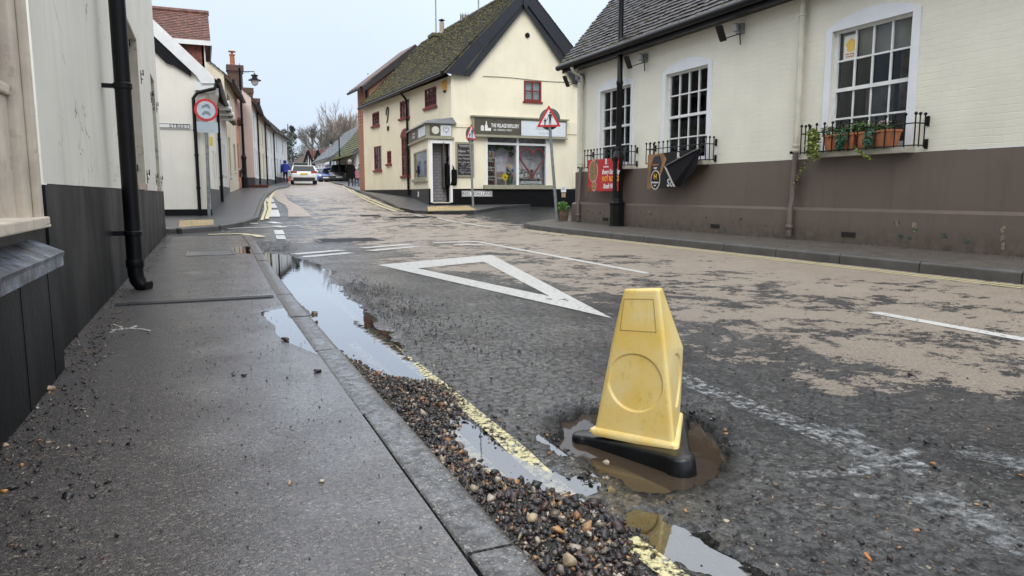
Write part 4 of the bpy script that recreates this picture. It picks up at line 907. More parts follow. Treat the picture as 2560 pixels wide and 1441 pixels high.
mb=MB(); mb.box(-.05,.42,19.5,20.1,zE-.40,zE-.2); mb.box(.1,.5,20.1,24.7,zE-.42,zE-.25); mb.build('soffit_box',M_WHITEP,t)
mb=MB(); mb.tube([(.50,19.5,zE-.14),(.82,24.7,zE-.14)],.055,10); mb.build('gutter',M_BLACKP,t)
gutterpipe(t,[(.42,19.55,zE-.18),(.40,19.50,zE-.34),(.0,19.50,zE-.46),(-.10,19.50,zE-.60),(-.10,19.52,.15)],.042,br=(2.35,1.75,.95))
# dormer with big tiled roof
dz=4.50
mb=MB(); dX0,dX1=-2.6,.36; yd0,yd1=19.75,22.2; ym=(yd0+yd1)/2
upd=Vector((0,ym-yd0+.15,.95)).normalized(); tiles(mb,(dX0,yd0-.15,dz),(1,0,0),upd,dX1-dX0,1.62,.1,.17,sd=8); tiles(mb,(dX0,yd1+.15,dz),(1,0,0),Vector((0,-(ym-yd0+.15),.95)),dX1-dX0,1.62,.1,.17,sd=9)
mb.prism([(dX0,yd0-.14,dz-.03),(dX0,yd1+.14,dz-.03),(dX0,ym,dz+.92)],(dX1-dX0,0,0)); mb.tube([(dX0,ym,dz+.98),(dX1+.02,ym,dz+.98)],.07,8)
dm=mb.build('dormer_roof',mat('dormer_tiles',(.19,.085,.065),.7,.5,9,.6,60,.01,c2=(.07,.05,.045),thr=[(.48,0.),(.55,.8)]),t)
mb=MB(); mb.box(dX0,dX1,yd0-.18,yd0-.14,dz-.09,dz+.02); mb.box(dX1,dX1+.03,yd0-.18,yd1+.18,dz-.09,dz-.01); mb.build('fascia',M_WHITEP,dm)
mb=MB(); mb.box(dX0,.20,yd0,yd0+.05,3.4,dz-.05); mb.box(.15,.19,yd0,yd1,3.4,dz-.05); mb.build('tile_hung_cheek',mat('hung_tiles',(.2,.06,.04),.7,.5,14,.6,50,.01),dm)
fd=Frame((.20,yd0),(0,1),(1,0)); mb=MB(); fd.pan(mb,.0,.08,3.7,dz-.06,-.02,.03); fd.pan(mb,.08,2.3,dz-.2,dz-.1,-.02,.03); fd.pan(mb,.7,.76,3.7,dz-.2,-.02,.03); fd.pan(mb,1.4,1.46,3.7,dz-.2,-.02,.03); fd.pan(mb,.0,2.4,3.66,3.72,-.02,.06); fd.pan(mb,.4,.42,3.72,dz-.2,0,.02); fd.pan(mb,1.05,1.07,3.72,dz-.2,0,.02); wn=mb.build('window',M_WHITEP,dm)
mb=MB(); fd.pan(mb,.08,2.35,3.7,dz-.15,.005,.012); mb.build('pane',M_GLASSB,wn)
# ================================================================ cottages up the street
LB=[(.17,19.6),(.48,24.6),(.95,31.2),(1.5,36.),(2.5,45.),(4.2,55.),(5.95,62.5)]
def house(p0,p1,h,m,lab,wins=(),plinth=M_PLG,roofm=M_TILE,pitch=42,depth=5,eave=.3,setback=0.,pipe=None,chim=None,side=False,sidem=None,tilejit=.01,ph=.55,winm=M_WHITEP,wg=M_GLASSB,flowers=()):
    d=Vector((p1[0]-p0[0],p1[1]-p0[1])); Lh=d.length; d=d.normalized(); n=(d.y,-d.x); fr=Frame(p0,d,n)
    zb=prof(p0[1])+.05; zb1=prof(p1[1])+.05; zt=zb+h
    t=thing('cottage',(p0[0],p0[1],zb),lab,'house','houses along the left side of the street')
    mb=MB(); ops=[(u0,u1,zb+a,zb+b_) for u0,u1,a,b_ in wins]
    fr.wall(mb,0,Lh,min(zb,zb1)-.3,zt,ops,.14)
    for u in (0,Lh): mb.add([fr.p(u,zb-.4,0),fr.p(u,zb-.4,-depth),fr.p(u,zt,-depth),fr.p(u,zt+math.tan(math.radians(pitch))*depth/2,-depth/2),fr.p(u,zt,0)],[(0,1,2,3,4)])
    mb.build('wall',m,t)
    mb=MB(); fr.pan(mb,-.01,Lh+.01,zb-.4,zb+ph,-.1,.015); fr.pan(mb,-.012,0,zb-.4,zb+ph,-2,-.1); mb.build('plinth',plinth,t)
    for u0,u1,a,b_ in ops:
        w_=sash(t,fr,u0,u1,a,b_,2,4,winm,wg,dep=-.1,fw=.045,bar=.025)
        mb=MB(); fr.pan(mb,u0-.05,u1+.05,a-.07,a,-.1,.05); mb.build('sill',M_WHITEP,w_)
    a=math.radians(pitch); N3=Vector((n[0],n[1],0)); up=(-N3*math.cos(a)+Vector((0,0,1))*math.sin(a)); lo=Vector(fr.p(0,zt-eave*math.tan(a),eave)); Sl=(depth/2+eave)/math.cos(a)
    mb=MB(); tiles(mb,lo-fr.d*.05,fr.d,up,Lh+.1,Sl,.2,.24,.02,tilejit,sd=int(Lh*10)); A=lo;B=lo+fr.d*Lh; mb.prism([A,B,B+up*Sl,A+up*Sl],(0,0,-.12)); bk=lo+up*Sl; dn=Vector((-N3.x*math.cos(a),-N3.y*math.cos(a),-math.sin(a))); mb.prism([bk,bk+fr.d*Lh,bk+fr.d*Lh+dn*Sl,bk+dn*Sl],(0,0,-.1)); mb.build('roof',roofm,t)
    q0=lo+N3*.05-Vector((0,0,.02)); mb=MB(); mb.tube([q0,q0+fr.d*Lh],.06,8); mb.build('gutter',M_BLACKP,t)
    if pipe is not None: gutterpipe(t,[fr.p(pipe,zt-.05,.3),fr.p(pipe,zt-.3,.07),fr.p(pipe,zb-.02,.07)],.045,br=(zb+.8,zb+2))
    if chim:
        for (u,back,w_,hh,pot) in chim:
            c=Vector(fr.p(u,0,-back)); z0=zt; z1=zt+hh; mb=MB(); x=fr.d*w_; y=N3*w_*.8
            mb.hexa([c-x-y+Vector((0,0,z0)),c+x-y+Vector((0,0,z0)),c+x+y+Vector((0,0,z0)),c-x+y+Vector((0,0,z0))],[c-x-y+Vector((0,0,z1)),c+x-y+Vector((0,0,z1)),c+x+y+Vector((0,0,z1)),c-x+y+Vector((0,0,z1))])
            x=x*1.15;y=y*1.15; mb.hexa([c-x-y+Vector((0,0,z1)),c+x-y+Vector((0,0,z1)),c+x+y+Vector((0,0,z1)),c-x+y+Vector((0,0,z1))],[c-x-y+Vector((0,0,z1+.22)),c+x-y+Vector((0,0,z1+.22)),c+x+y+Vector((0,0,z1+.22)),c-x+y+Vector((0,0,z1+.22))]); ch=mb.build('chimney',M_CHIM,t)
            if pot:
                mb=MB(); mb.lathe((c.x,c.y,z1+.22),[(.16,0),(.13,.1),(.12,.55),(.15,.58),(.15,.64)],12); mb.tube([(c.x,c.y,z1+.86),(c.x,c.y,z1+.9)],.17,10); mb.build('chimney_pot',M_TERRA,ch)
    return t,fr,zb,zt
def lbp(y): 
    for a,b_ in zip(LB,LB[1:]):
        if y<=b_[1]: 
            t_=(y-a[1])/(b_[1]-a[1]); return (a[0]+(b_[0]-a[0])*t_,y)
M_PINK=wallmat('pale_pink_render',(.70,.58,.53),.7,amt=.15,brick=False,bstr=.1); M_ORG=wallmat('salmon_render',(.66,.33,.22),.7,amt=.15,brick=False,bstr=.1); MCR=wallmat('pale_cream_render',(.68,.62,.48),.7,amt=.2,brick=False,bstr=.1)
gr_='houses along the left side of the street'
tW,fW,zW,ztW=house((.48,24.6),(.98,31.2),3.4,MW2,'white rendered cottage with jettied white eaves boxes just beyond the cream gabled cottage',[(.9,1.4,1.0,2.1),(2.0,2.5,1.0,2.1),(3.0,3.5,1.0,2.1),(4.3,4.8,1.0,2.1),(1.,1.5,2.5,3.1)],pipe=.05,chim=None,pitch=46)
mb=MB()
for u in (0.,1.7,3.4): fW.pan(mb,u,u+.5,ztW-.45,ztW-.2,0,.42)
fW.pan(mb,0,6.6,ztW-.22,ztW-.12,0,.3); mb.build('eaves_box',M_WHITEP,tW)
mb=MB(); fW.pan(mb,2.8,5.2,2.95+.0,3.0,.02,.06) ; 
house((1.0,31.4),(1.55,36.2),4.75,MCR,'cream cottage with dark framed windows and a tall brick chimney behind the street lamp',[(1.0,2.2,3.2,4.1),(.6,1.3,.7,2.3),(3.0,4.0,1.0,2.2)],pitch=40,winm=M_BLACKP,plinth=MCR)
house((1.55,36.3),(1.78,38.4),4.55,M_ORG,'narrow salmon pink cottage squeezed between the cream cottage and the pale pink wall',[(.6,1.3,1.0,2.2)],pitch=40,plinth=M_ORG)
def stepped(y0,y1,m,lab,wins,**k): a=lbp(y0);b_=lbp(y1); return house((a[0]+.65,a[1]),(b_[0]+.65,b_[1]),k.pop('h',4.3),m,lab,wins,**k)
t_,f_,z_,_z=stepped(38.6,43.2,MW2,'white cottage with a pale pink end wall facing the viewer, up the left side',[(1.2,1.9,2.6,3.8),(1.2,1.9,.9,2.1),(3.1,3.8,.9,2.1)],pipe=4.5,h=4.5)
mb=MB(); q=[f_.p(-.006,z_-.3,0.),f_.p(-.006,z_-.3,-5),f_.p(-.006,z_+4.5,-5),f_.p(-.006,z_+6.7,-2.5),f_.p(-.006,z_+4.5,0.)]; mb.add(q,[(0,1,2,3,4)]); mb.build('end_wall',M_PINK,t_)
stepped(43.3,48.8,MCR,'pale yellow terrace cottage between the white cottages up the left side',[(1.0,1.7,2.6,3.7),(3.3,4.0,2.6,3.7),(1.0,1.7,.8,2.0),(3.3,4.2,.1,2.1)],pipe=5.4,h=4.35)
stepped(48.9,55.,MW2,'white terrace cottage with window boxes, second from the far end of the left row',[(1.2,1.9,2.5,3.6),(3.9,4.6,2.5,3.6),(1.2,1.9,.8,2.0),(3.9,4.6,.8,2.0)],pipe=6.0,h=4.2)
tF,fF,zF,_=stepped(55.1,62.3,wallmat('bluish_white_render',(.7,.72,.74),.7,amt=.12,brick=False,bstr=.1),'bluish white cottage with hanging baskets at the far end of the left row',[(1.2,1.9,2.5,3.5),(4.4,5.1,2.5,3.5),(1.2,1.9,.8,1.9),(3.,3.6,.8,1.9),(5.,5.6,.8,1.9)],h=4.0)
def stack(px0,px1,pytop,d,zb_,pot,lab):
    a=cxz0(px0,pytop,d);b_=cxz0(px1,pytop,d); c=(a+b_)/2; w_=(b_-a).length/2*.86; zt_=c.z
    mb=MB(); mb.box(c.x-w_,c.x+w_,c.y-w_*.8,c.y+w_*.8,zb_,zt_-.4); mb.box(c.x-w_*1.08,c.x+w_*1.08,c.y-w_*.86,c.y+w_*.86,zt_-.4,zt_-.3); mb.box(c.x-w_*1.2,c.x+w_*1.2,c.y-w_,c.y+w_,zt_-.3,zt_)
    ch=mb.build('chimney',M_CHIM,t_)
    if pot:
        mb=MB(); mb.lathe((c.x-.1,c.y,zt_),[(.17,0),(.13,.08),(.12,.50),(.15,.52),(.15,.58)],12); mb.lathe((c.x-.1,c.y,zt_+.58),[(.05,0),(.05,.1),(.19,.11),(.19,.15)],12); mb.build('chimney_pot',M_TERRA,ch)
def cxz0(px,py,d): x,y=C(px,d,py); return Vector((x,y,CZ(py,d)))
stack(567,606,165,38.5,5.,True,''); stack(607,632,221,43.5,5.,False,''); stack(631,649,247,47.5,5.,False,'')
def leafball(mb,c,r,n,s,rnd,flat=1.):
    for _ in range(n):
        v=Vector((rnd.gauss(0,1),rnd.gauss(0,1),rnd.gauss(0,1))).normalized()*r*rnd.uniform(.5,1.); v.z*=flat
        q=Vector(c)+v; a=Vector((rnd.gauss(0,1),rnd.gauss(0,1),rnd.gauss(0,.6))).normalized()*s; b_=a.cross(Vector((rnd.gauss(0,1),rnd.gauss(0,1),rnd.gauss(0,1)))).normalized()*s*.6
        mb.add([q-a,q+b_,q+a,q-b_],[(0,1,2,3)])
rl=random.Random(3)
for px,py,d,lab in ((694,365,56.5,'rust coloured hanging flower basket on the far bluish white cottage, nearer one'),(703,374,58.5,'rust coloured hanging flower basket on the far bluish white cottage, farther one')):
    x,y=C(px,d,py); z=CZ(py,d); tt=thing('hanging_basket',(x,y,z),lab,'flower basket'); mb=MB(); leafball(mb,(x,y,z),.26,160,.06,rl,.8); mb.build('flowers',mat('rust_flowers',(.35,.14,.07),.8,.5,20),tt); mb=MB(); mb.lathe((x,y,z),[(.05,-.3),(.2,-.15),(.23,0)],10); mb.tube([(x,y,z),(x,y,z+.5)],.012,5); mb.build('basket',M_BLACKP,tt)
for px,py,d,w_,lab,c in ((598,308,35.5,.8,'brown window box under the dark framed upper window of the cream cottage',M_TERRA),(598,436,35.3,.7,'mossy brown flower trough on the sill of the cream cottage by the lamp post',M_GRN),(640,430,43.5,.5,'leafy planter on the lower sill of the white cottage',M_GRN)):
    x,y=C(px,d,py); z=CZ(py,d); tt=thing('window_box',(x,y,z),lab,'window box'); mb=MB(); mb.box(x-.15,x+.1,y-w_/2,y+w_/2,z-.12,z+.1); mb.build('trough',mat('dark_trough',(.12,.06,.035),.8),tt,bev=.01); mb=MB(); leafball(mb,(x,y,z+.12),.22,140,.05,rl,.7); mb.build('plants',c if c is not M_TERRA else M_FLW,tt)
tt=thing('planter_trough',(2.7,37.2,.9),'reddish brown wooden planter standing on the pavement at the pink end wall','planter'); mb=MB(); mb.box(2.15,3.0,37.6,38.3,.86,1.22); mb.box(2.1,3.05,37.55,38.35,1.2,1.25); mb.build('box',mat('red_wood',(.14,.05,.035),.7,.3,10),tt,bev=.01)
# ================================================================ shop
t=thing('corner_shop',(7.6,22.7,.42),'cream corner shop with mossy tiled roof, black bargeboards, red framed windows and olive fascia','shop')
MS=wallmat('cream_painted_brick',(.80,.73,.55),.65,stain=(.42,.38,.24),amt=.22,brick=True,bstr=.28,rowh=.08); MSG=wallmat('cream_painted_render',(.82,.76,.59),.65,stain=(.42,.38,.24),amt=.22,brick=False,bstr=.2)
gx0,gx1,gy=7.6,12.75,22.7; zEv=4.62; apx=(10.15,7.38)
gf=Frame((0,gy),(1,0),(0,-1)); lf=Frame((7.6,22.7),(-.077,1),(-1,-.077))
win=[(8.80,11.15,1.10,2.72),(10.20,10.86,3.93,4.62)]
mb=MB(); gf.wall(mb,gx0,gx1,.3,zEv+.001,win,.18); mb.add([gf.p(gx0,zEv),gf.p(gx1,zEv),gf.p(apx[0],apx[1])],[(0,1,2)]); mb.add([(gx1,gy,0),(gx1,gy+10,0),(gx1,gy+10,zEv),(gx1,gy,zEv)],[(0,1,2,3)]); mb.build('wall',MSG,t)
def lw(a,b_,c,d): # pixel box on the left wall -> opening
    s0,z1=lf.px(a,b_); s1,z0=lf.px(c,d); return (min(s0,s1),max(s0,s1),min(z0,z1),max(z0,z1))
Wu=[lw(1091,215,1062,272),lw(1023,247,1000,298),lw(948,278,931,317)]; Wl=[lw(1027,340,1005,441),lw(953,364,936,427),lw(978,377,968,411)]
LL=10.2
mb=MB(); lf.wall(mb,0,LL,2.7,zEv,Wu+Wl,.1); lf.wall(mb,.47,LL,.3,2.7,Wu+Wl,.1); mb.build('wall',MS,t)
for k,o in enumerate(Wu+Wl):
    zm=(o[2]+o[3])/2; w_=sash(t,lf,o[0],o[1],o[2],o[3],3,3 if k!=3 else 4,M_RED,M_GLASS,dep=-.03,fw=.05,bar=.02,mid=(k==3),back=M_NET,backd=-.12)
    mb=MB(); lf.pan(mb,o[0]-.06,o[1]+.06,o[2]-.08,o[2],-.05,.07); mb.build('sill',M_RED,w_)
    if k==3: mb=MB(); cu=(o[0]+o[1])/2; hw=(o[1]-o[0])/2+.04; lf.poly(mb,[(cu+hw*math.cos(a_),o[3]+.0+hw*.55*math.sin(a_)) for a_ in [math.pi*i/10 for i in range(11)]],-.02,.03); mb.build('arch_head',M_RED,w_)
mb=MB(); gf.pan(mb,gx0-.0,gx1,.1,.97,-.1,.015); mb.build('plinth',M_BLACKP,t); mb=MB(); lf.pan(mb,.6,LL,.2,.97,-.1,.015); mb.build('plinth',M_BLACKP,t)
o=win[1]; w_=sash(t,gf,o[0],o[1],o[2],o[3],2,2,M_RED,M_GLASS,dep=-.02,fw=.06,bar=.04,mid=False,back=M_NET,backd=-.12); mb=MB(); gf.pan(mb,o[0]-.04,o[1]+.04,o[2]-.05,o[2],-.02,.05); mb.build('sill',M_RED,w_)
# main shop window with display
o=win[0]; mb=MB(); z0,z1=o[2],o[3]; fw=.07
gf.pan(mb,o[0],o[0]+fw,z0,z1,-.12,.01);gf.pan(mb,o[1]-fw-.03,o[1],z0,z1,-.12,.01);gf.pan(mb,o[0]+fw,o[1]-fw,z1-.03,z1,-.12,.01);gf.pan(mb,o[0]+fw,o[1]-fw,z1-.27,z1-.20,-.1,.0);gf.pan(mb,9.94,10.02,z0,z1-.27,-.1,.0);gf.pan(mb,9.95,10.01,z1-.20,z1-.03,-.1,.0)
sw=mb.build('shop_window',M_WHITEP,t); mb=MB(); gf.pan(mb,o[0]+.02,o[1]-.02,z0,z1,-.085,-.08); mb.build('pane',glassmat('shop_glass',(.97,.98,.98),-.02),sw)
mb=MB(); gf.pan(mb,8.7,11.28,z0-.14,z0,-.1,.12); mb.build('sill',M_OLIVE,t,bev=.01)
mb=MB(); gf.pan(mb,8.5,11.5,.9,2.9,-.62,-.57); mb.build('room_back',mat('grey_curtain',(.6,.58,.65),.9,.3,6,.3,20,.02),sw)
mb=MB(); gf.pan(mb,8.5,11.5,2.9,2.95,-1.0,-.2); gf.pan(mb,8.5,11.5,.95,1.06,-1.0,-.19); mb.build('display_floor',mat('display_floor',(.5,.5,.5),.8),sw)
# shelving and goods
M_SH=mat('pale_wood',(.5,.47,.42),.7); M_JW=mat('white_tins',(.7,.7,.7),.5); M_JB=mat('dark_jars',(.08,.04,.03),.25,.5,30)
def shelf(u0,u1,z0,z1,n,lab,o0=-.3):
    tt=thing('display_shelf',gf.p((u0+u1)/2,z0,o0),lab,'shelf'); mb=MB(); th=.025; gf.pan(mb,u0,u0+th,z0,z1,o0-.15,o0+.1); gf.pan(mb,u1-th,u1,z0,z1,o0-.15,o0+.1)
    for i in range(n+1): z=z0+(z1-z0)*i/n; gf.pan(mb,u0+th,u1-th,z-(th if i else 0),z+(0 if i else th),o0-.15,o0+.1)
    mb.build('shelf_boards',M_SH,tt); return tt
shelf(8.86,9.24,1.08,2.02,3,'tall narrow three tier shelf of jars at the left of the shop window'); shelf(9.26,9.62,1.08,1.36,1,'low wooden crate shelf in the left half of the shop window'); shelf(10.1,10.95,1.08,1.36,1,'low wide shelf of tins in the right half of the shop window'); shelf(10.28,10.68,1.38,1.66,1,'small box shelf stacked on the wide shelf behind the red heart')
def goods(nm,pts,m,m2_,r,h,lab,cat):
    first=None
    for i,(u,z,of) in enumerate(pts):
        if first is None:
            x,y,_=gf.p(u,z,of); first=thing(nm,(x,y,z),lab,cat,lab.split(',')[0]); mb=MB(); mb.lathe((x,y,z),[(r,0),(r,h*.8),(r*.8,h*.86)],10); mb.build('body',m,first,smooth=True); mb=MB(); mb.lathe((x,y,z),[(r*.85,h*.87),(r*.85,h)],10); mb.build('lid',m2_,first)
        else: dup(first,gf.p(u,z,of))
goods('jar',[(8.93,1.42,-.27),(9.03,1.42,-.27),(9.14,1.42,-.27),(8.93,1.73,-.27),(9.04,1.73,-.27),(9.15,1.73,-.27),(8.94,1.11,-.27),(9.05,1.11,-.27),(9.15,1.11,-.27)],M_JB,M_JW,.045,.18,'brown jars with pale lids on the tall narrow shelf, left of the shop window','jar')
goods('bottle',[(8.95,2.02,-.27),(9.06,2.02,-.27),(9.16,2.02,-.27),(9.34,1.365,-.27),(9.43,1.365,-.27),(9.52,1.365,-.27)],mat('amber_bottle',(.3,.2,.14),.3),M_JW,.035,.22,'slim brown bottles along the top of the left shelves, in the shop window','bottle')
goods('tin',[(10.15,1.37,-.26),(10.25,1.37,-.26),(10.42,1.41,-.26),(10.54,1.41,-.26),(10.75,1.37,-.26),(10.89,1.37,-.26),(10.84,1.53,-.26),(10.14,1.53,-.26),(10.2,1.1,-.26),(10.35,1.1,-.26),(10.6,1.1,-.26),(10.8,1.1,-.26)],M_JW,M_DOL,.052,.14,'small white storage tins on the right shelves, in the shop window','tin')
# painted heart and flowers on the glass
mb=MB(); ht=[]
for i in range(61):
    a=2*math.pi*i/60; hx=16*math.sin(a)**3; hy=13*math.cos(a)-5*math.cos(2*a)-2*math.cos(3*a)-math.cos(4*a); ht.append((10.56+hx*.029,1.98+hy*.031+(0 if hy>-5 else (hy+5)*.012)))
mb.tube([gf.p(u,z,-.10) for u,z in ht],.028,6); mb.build('red_heart',mat('heart_red',(.2,.03,.03),.6),sw)
def blossom(name,u,z,R,m,lab,np_=6,leaf=None,core=(.5,.2,.02)):
    tt=thing(name,gf.p(u,z,-.2),lab,'flower decoration'); mb=MB()
    for i in range(np_):
        a=2*math.pi*i/np_+.3; d1=(math.cos(a),math.sin(a)); d2=(-d1[1],d1[0]); 
        pts=[(u,z),(u+d1[0]*R*.5+d2[0]*R*.28,z+d1[1]*R*.5+d2[1]*R*.28),(u+d1[0]*R,z+d1[1]*R),(u+d1[0]*R*.5-d2[0]*R*.28,z+d1[1]*R*.5-d2[1]*R*.28)]
        gf.poly(mb,pts,-.2-.002*i,-.19-.002*i)
    mb.build('petals',m,tt); mb=MB(); mb.sphere(gf.p(u,z,-.17),R*.22,8,5); mb.build('flower_centre',mat('stamen',core,.6),tt)
    return tt
M_DAFF=mat('daffodil_yellow',(.75,.6,.03),.5); M_LIL=mat('pink_petal',(.5,.08,.22),.6); M_BLU=mat('blue_petal',(.04,.1,.45),.6); M_OY=mat('golden_petal',(.8,.45,.03),.6)
blossom('paper_flower',9.58,1.38,.15,M_DAFF,'big yellow daffodil decoration low in the shop window'); blossom('paper_flower',9.72,1.75,.075,M_OY,'golden flower decoration above the big daffodil'); blossom('paper_flower',9.70,2.03,.05,M_LIL,'pink flower decoration high above the daffodils'); blossom('paper_flower',9.84,1.43,.055,M_LIL,'pink flower decoration right of the big daffodil'); blossom('paper_flower',9.87,1.60,.07,M_BLU,'blue flower decoration right of the golden flower'); blossom('paper_flower',9.12,2.33,.08,M_BLU,'blue flower decoration at the upper left of the shop window',7)
rl2=random.Random(9)
tt=thing('garland',gf.p(9.5,2.38,-.25),'dark green foliage garland hung along the top of the shop window, left half','garland'); mb=MB()
for i in range(9): leafball(mb,gf.p(8.95+.11*i,2.40-.05*math.sin(i),-.25),.09,40,.045,rl2)
leafball(mb,gf.p(9.83,2.15,-.25),.1,60,.05,rl2); mb.build('leaves',M_GRN,tt)
tt=thing('foliage_spray',gf.p(9.8,1.2,-.25),'upright green leaves around the daffodil decorations','foliage'); mb=MB()
for i in range(26):
    u=9.62+.27*rl2.random(); z=1.1+.1*rl2.random(); mb.tube([gf.p(u,z,-.28),gf.p(u+rl2.uniform(-.04,.04),z+.16,-.26),gf.p(u+rl2.uniform(-.08,.08),z+rl2.uniform(.22,.5),-.26)],[.008,.01,.002],4)
leafball(mb,gf.p(9.75,1.55,-.28),.12,90,.035,rl2,1.5); mb.build('leaves',M_GRN,tt)
M_TXW=mat('white_lettering',(.75,.75,.73),.6); M_TXG=mat('grey_lettering',(.32,.34,.36),.6); M_TXB=mat('black_lettering',(.02,.02,.022),.6)
mb=MB(); gf.pan(mb,10.15,10.95,1.13,1.24,-.12,-.115); mb.build('web_banner',mat('frost',(.55,.58,.6),.7),sw)
text('lettering','www.renash.co.uk',.075,gf.p(10.55,1.185,-.105),(1,0,0),(0,-1,0),M_TXG,sw)
text('lettering','Renash\nPosie',.1,gf.p(10.45,2.05,-.12),(1,0,0),(0,-1,0),M_TXB,sw,shear=.3)
# fascia sign
mb=MB(); gf.pan(mb,8.30,11.78,2.72,3.32,.002,.16); gf.pan(mb,8.24,11.84,3.32,3.37,.0,.22); gf.pan(mb,8.27,11.81,2.68,2.725,.0,.19)
fs=mb.build('fascia_board',M_OLIVE,t,bev=.006); mb=MB(); gf.pan(mb,8.34,10.03,2.77,3.29,.16,.168); mb.build('sign_panel',M_DOL,fs); mb=MB(); gf.pan(mb,10.04,11.72,2.77,3.25,.16,.168); mb.build('sign_panel',mat('pale_panel',(.62,.67,.72),.4,.05),fs)
text('lettering','THE VILLAGE REFILLERY',.17,gf.p(9.44,3.06,.172),(1,0,0),(0,-1,0),M_TXW,fs,bold=.004,sx=.56); text('lettering','USE > REPLENISH > REPEAT',.09,gf.p(9.36,2.92,.172),(1,0,0),(0,-1,0),M_TXW,fs,sx=.62)
text('lettering','RENASH',.16,gf.p(10.87,3.02,.172),(1,0,0),(0,-1,0),mat('silver_lettering',(.4,.44,.5),.5),fs); mb=MB(); mb.tube([gf.p(10.66+.42*i/20,2.87+.02*math.sin(i*.9),.17) for i in range(21)],.006,4); mb.build('flourish',M_TXG,fs)
mb=MB()
for u,w_,h_ in ((8.62,.11,.17),(8.76,.10,.2),(8.87,.11,.10)): gf.poly(mb,[(u-w_/2,2.88),(u+w_/2,2.88),(u+w_/2,2.88+h_*.8),(u+w_*.3,2.88+h_),(u-w_*.3,2.88+h_),(u-w_/2,2.88+h_*.8)],.168,.173)
gf.poly(mb,[(8.735,3.08),(8.785,3.08),(8.775,3.2),(8.745,3.2)],.168,.173); mb.build('bottle_emblem',M_TXW,fs)
mb=MB(); mb.tube([gf.p(10.32,6.10,.0),gf.p(10.32,6.10,.03)],.085,14); mb.build('round_vent',M_BLACKP,t)
mb=MB(); mb.tube([gf.p(8.7+.5*i,4.66+.02*math.sin(i),.012) for i in range(9)],.012,5); mb.build('cable',M_OLIVE,t)
# bargeboards
def rake(px0,pz0,px1,pz1,w_,o0,o1,mb): 
    d=Vector((px1-px0,pz1-pz0)).normalized(); nrm_=Vector((d.y,-d.x)) if d.x>0 else Vector((-d.y,d.x))
    if nrm_.y>0: nrm_=-nrm_
    gf.poly(mb,[(px0,pz0),(px1,pz1),(px1,pz1-w_/abs(d.x)),(px0+nrm_.x*w_*.6,pz0+nrm_.y*w_*.9)],o0,o1)
mb=MB(); sl=(apx[1]+.28-4.62)/(apx[0]-7.28)
gf.poly(mb,[(7.28,4.66),(10.16,7.66),(10.16,7.13),(8.2,5.02),(7.95,4.60)],.16,.21); gf.poly(mb,[(13.05,4.66),(10.16,7.66),(10.16,7.13),(12.1,5.05),(12.4,4.6)],.16,.209); gf.poly(mb,[(7.95,4.62),(10.16,7.2),(10.16,6.93),(8.2,4.60)],.10,.15); gf.poly(mb,[(12.38,4.62),(10.16,7.2),(10.16,6.93),(12.1,4.60)],.10,.149); gf.poly(mb,[(10.06,7.6),(10.26,7.6),(10.24,7.0),(10.16,6.86),(10.08,7.0)],.21,.25)
mb.build('bargeboard',mat('blue_black_paint',(.012,.014,.022),.4,.2,5),t)
# roof
ra=math.atan2(7.62-4.70,10.16-7.30); Sl=math.hypot(7.62-4.70,10.16-7.3)
mb=MB(); upl=Vector((math.cos(ra),0,math.sin(ra))); drl=Vector((-.0585,1,0)).normalized()
tiles(mb,(7.28,22.47,4.70),drl,upl,10.45,Sl+.02,.10,.17,.016,.010,sd=3); mb.prism([(7.3,22.48,4.68),(10.16,22.48,7.60),(9.75,32.9,7.55),(6.7,32.9,4.68)],(0,0,-.06)); mb.build('roof',M_MOSS,t)
mb=MB(); tiles(mb,(13.04,22.47,4.70),(-.02,1,0),Vector((-math.cos(ra),0,math.sin(ra))),10.3,Sl,.12,.2,.014,.008,sd=4); mb.prism([(13.0,22.5,4.66),(10.16,22.5,7.58),(9.7,32.8,7.58),(13.,32.8,4.66)],(0,0,-.06)); mb.build('roof',M_MOSS,t)
mb=MB()
for i in range(24): a_=Vector((10.16,22.44,7.64)).lerp(Vector((9.62,32.9,7.62)),i/24); b_=Vector((10.16,22.44,7.64)).lerp(Vector((9.62,32.9,7.62)),(i+.96)/24); mb.tube([a_,b_],[.11,.10],8)
mb.build('ridge',M_MOSS,t)
# moss clumps
mb=MB()
for _ in range(1500):
    s=random.random()**.8*10.3; u=random.random()*Sl; q=Vector((7.28,22.47,4.73))+drl*s+upl*u; r_=random.uniform(.015,.05); mb.add([q+Vector((-r_,0,0)),q+Vector((0,-r_,0)),q+Vector((r_,0,r_*.5)),q+Vector((0,r_,0)),q+Vector((-r_*.3,0,r_*.9))],[(0,1,4),(1,2,4),(2,3,4),(3,0,4)])
mb.build('moss',mat('moss',(.10,.09,.03),.95,.4,20),t)
gl=Vector((7.28,22.5,4.62)); mb=MB(); mb.tube([gl+Vector((-.05,0,0)),gl+drl*10.4+Vector((-.05,0,-.02))],.065,8); mb.build('gutter',M_BLACKP,t)
pu,_=lf.px(1024,400); gutterpipe(t,[lf.p(pu,4.55,.3),lf.p(pu,4.3,.09),lf.p(pu,4.0,.07),lf.p(pu,.75,.07)],.045,br=(3.6,2.6,1.6))
u_,z_=lf.px(1113,216); mb=MB(); lf.poly(mb,[(u_-.14,z_+.17),(u_+.14,z_+.17),(u_+.10,z_-.14),(u_-.10,z_-.14)],.0,.07); ab=mb.build('alarm_box',mat('alarm_orange',(.7,.33,.04),.4),t); mb=MB(); lf.pan(mb,u_-.06,u_+.06,z_-.2,z_-.145,.0,.06); mb.build('strobe',M_BLACKP,ab)
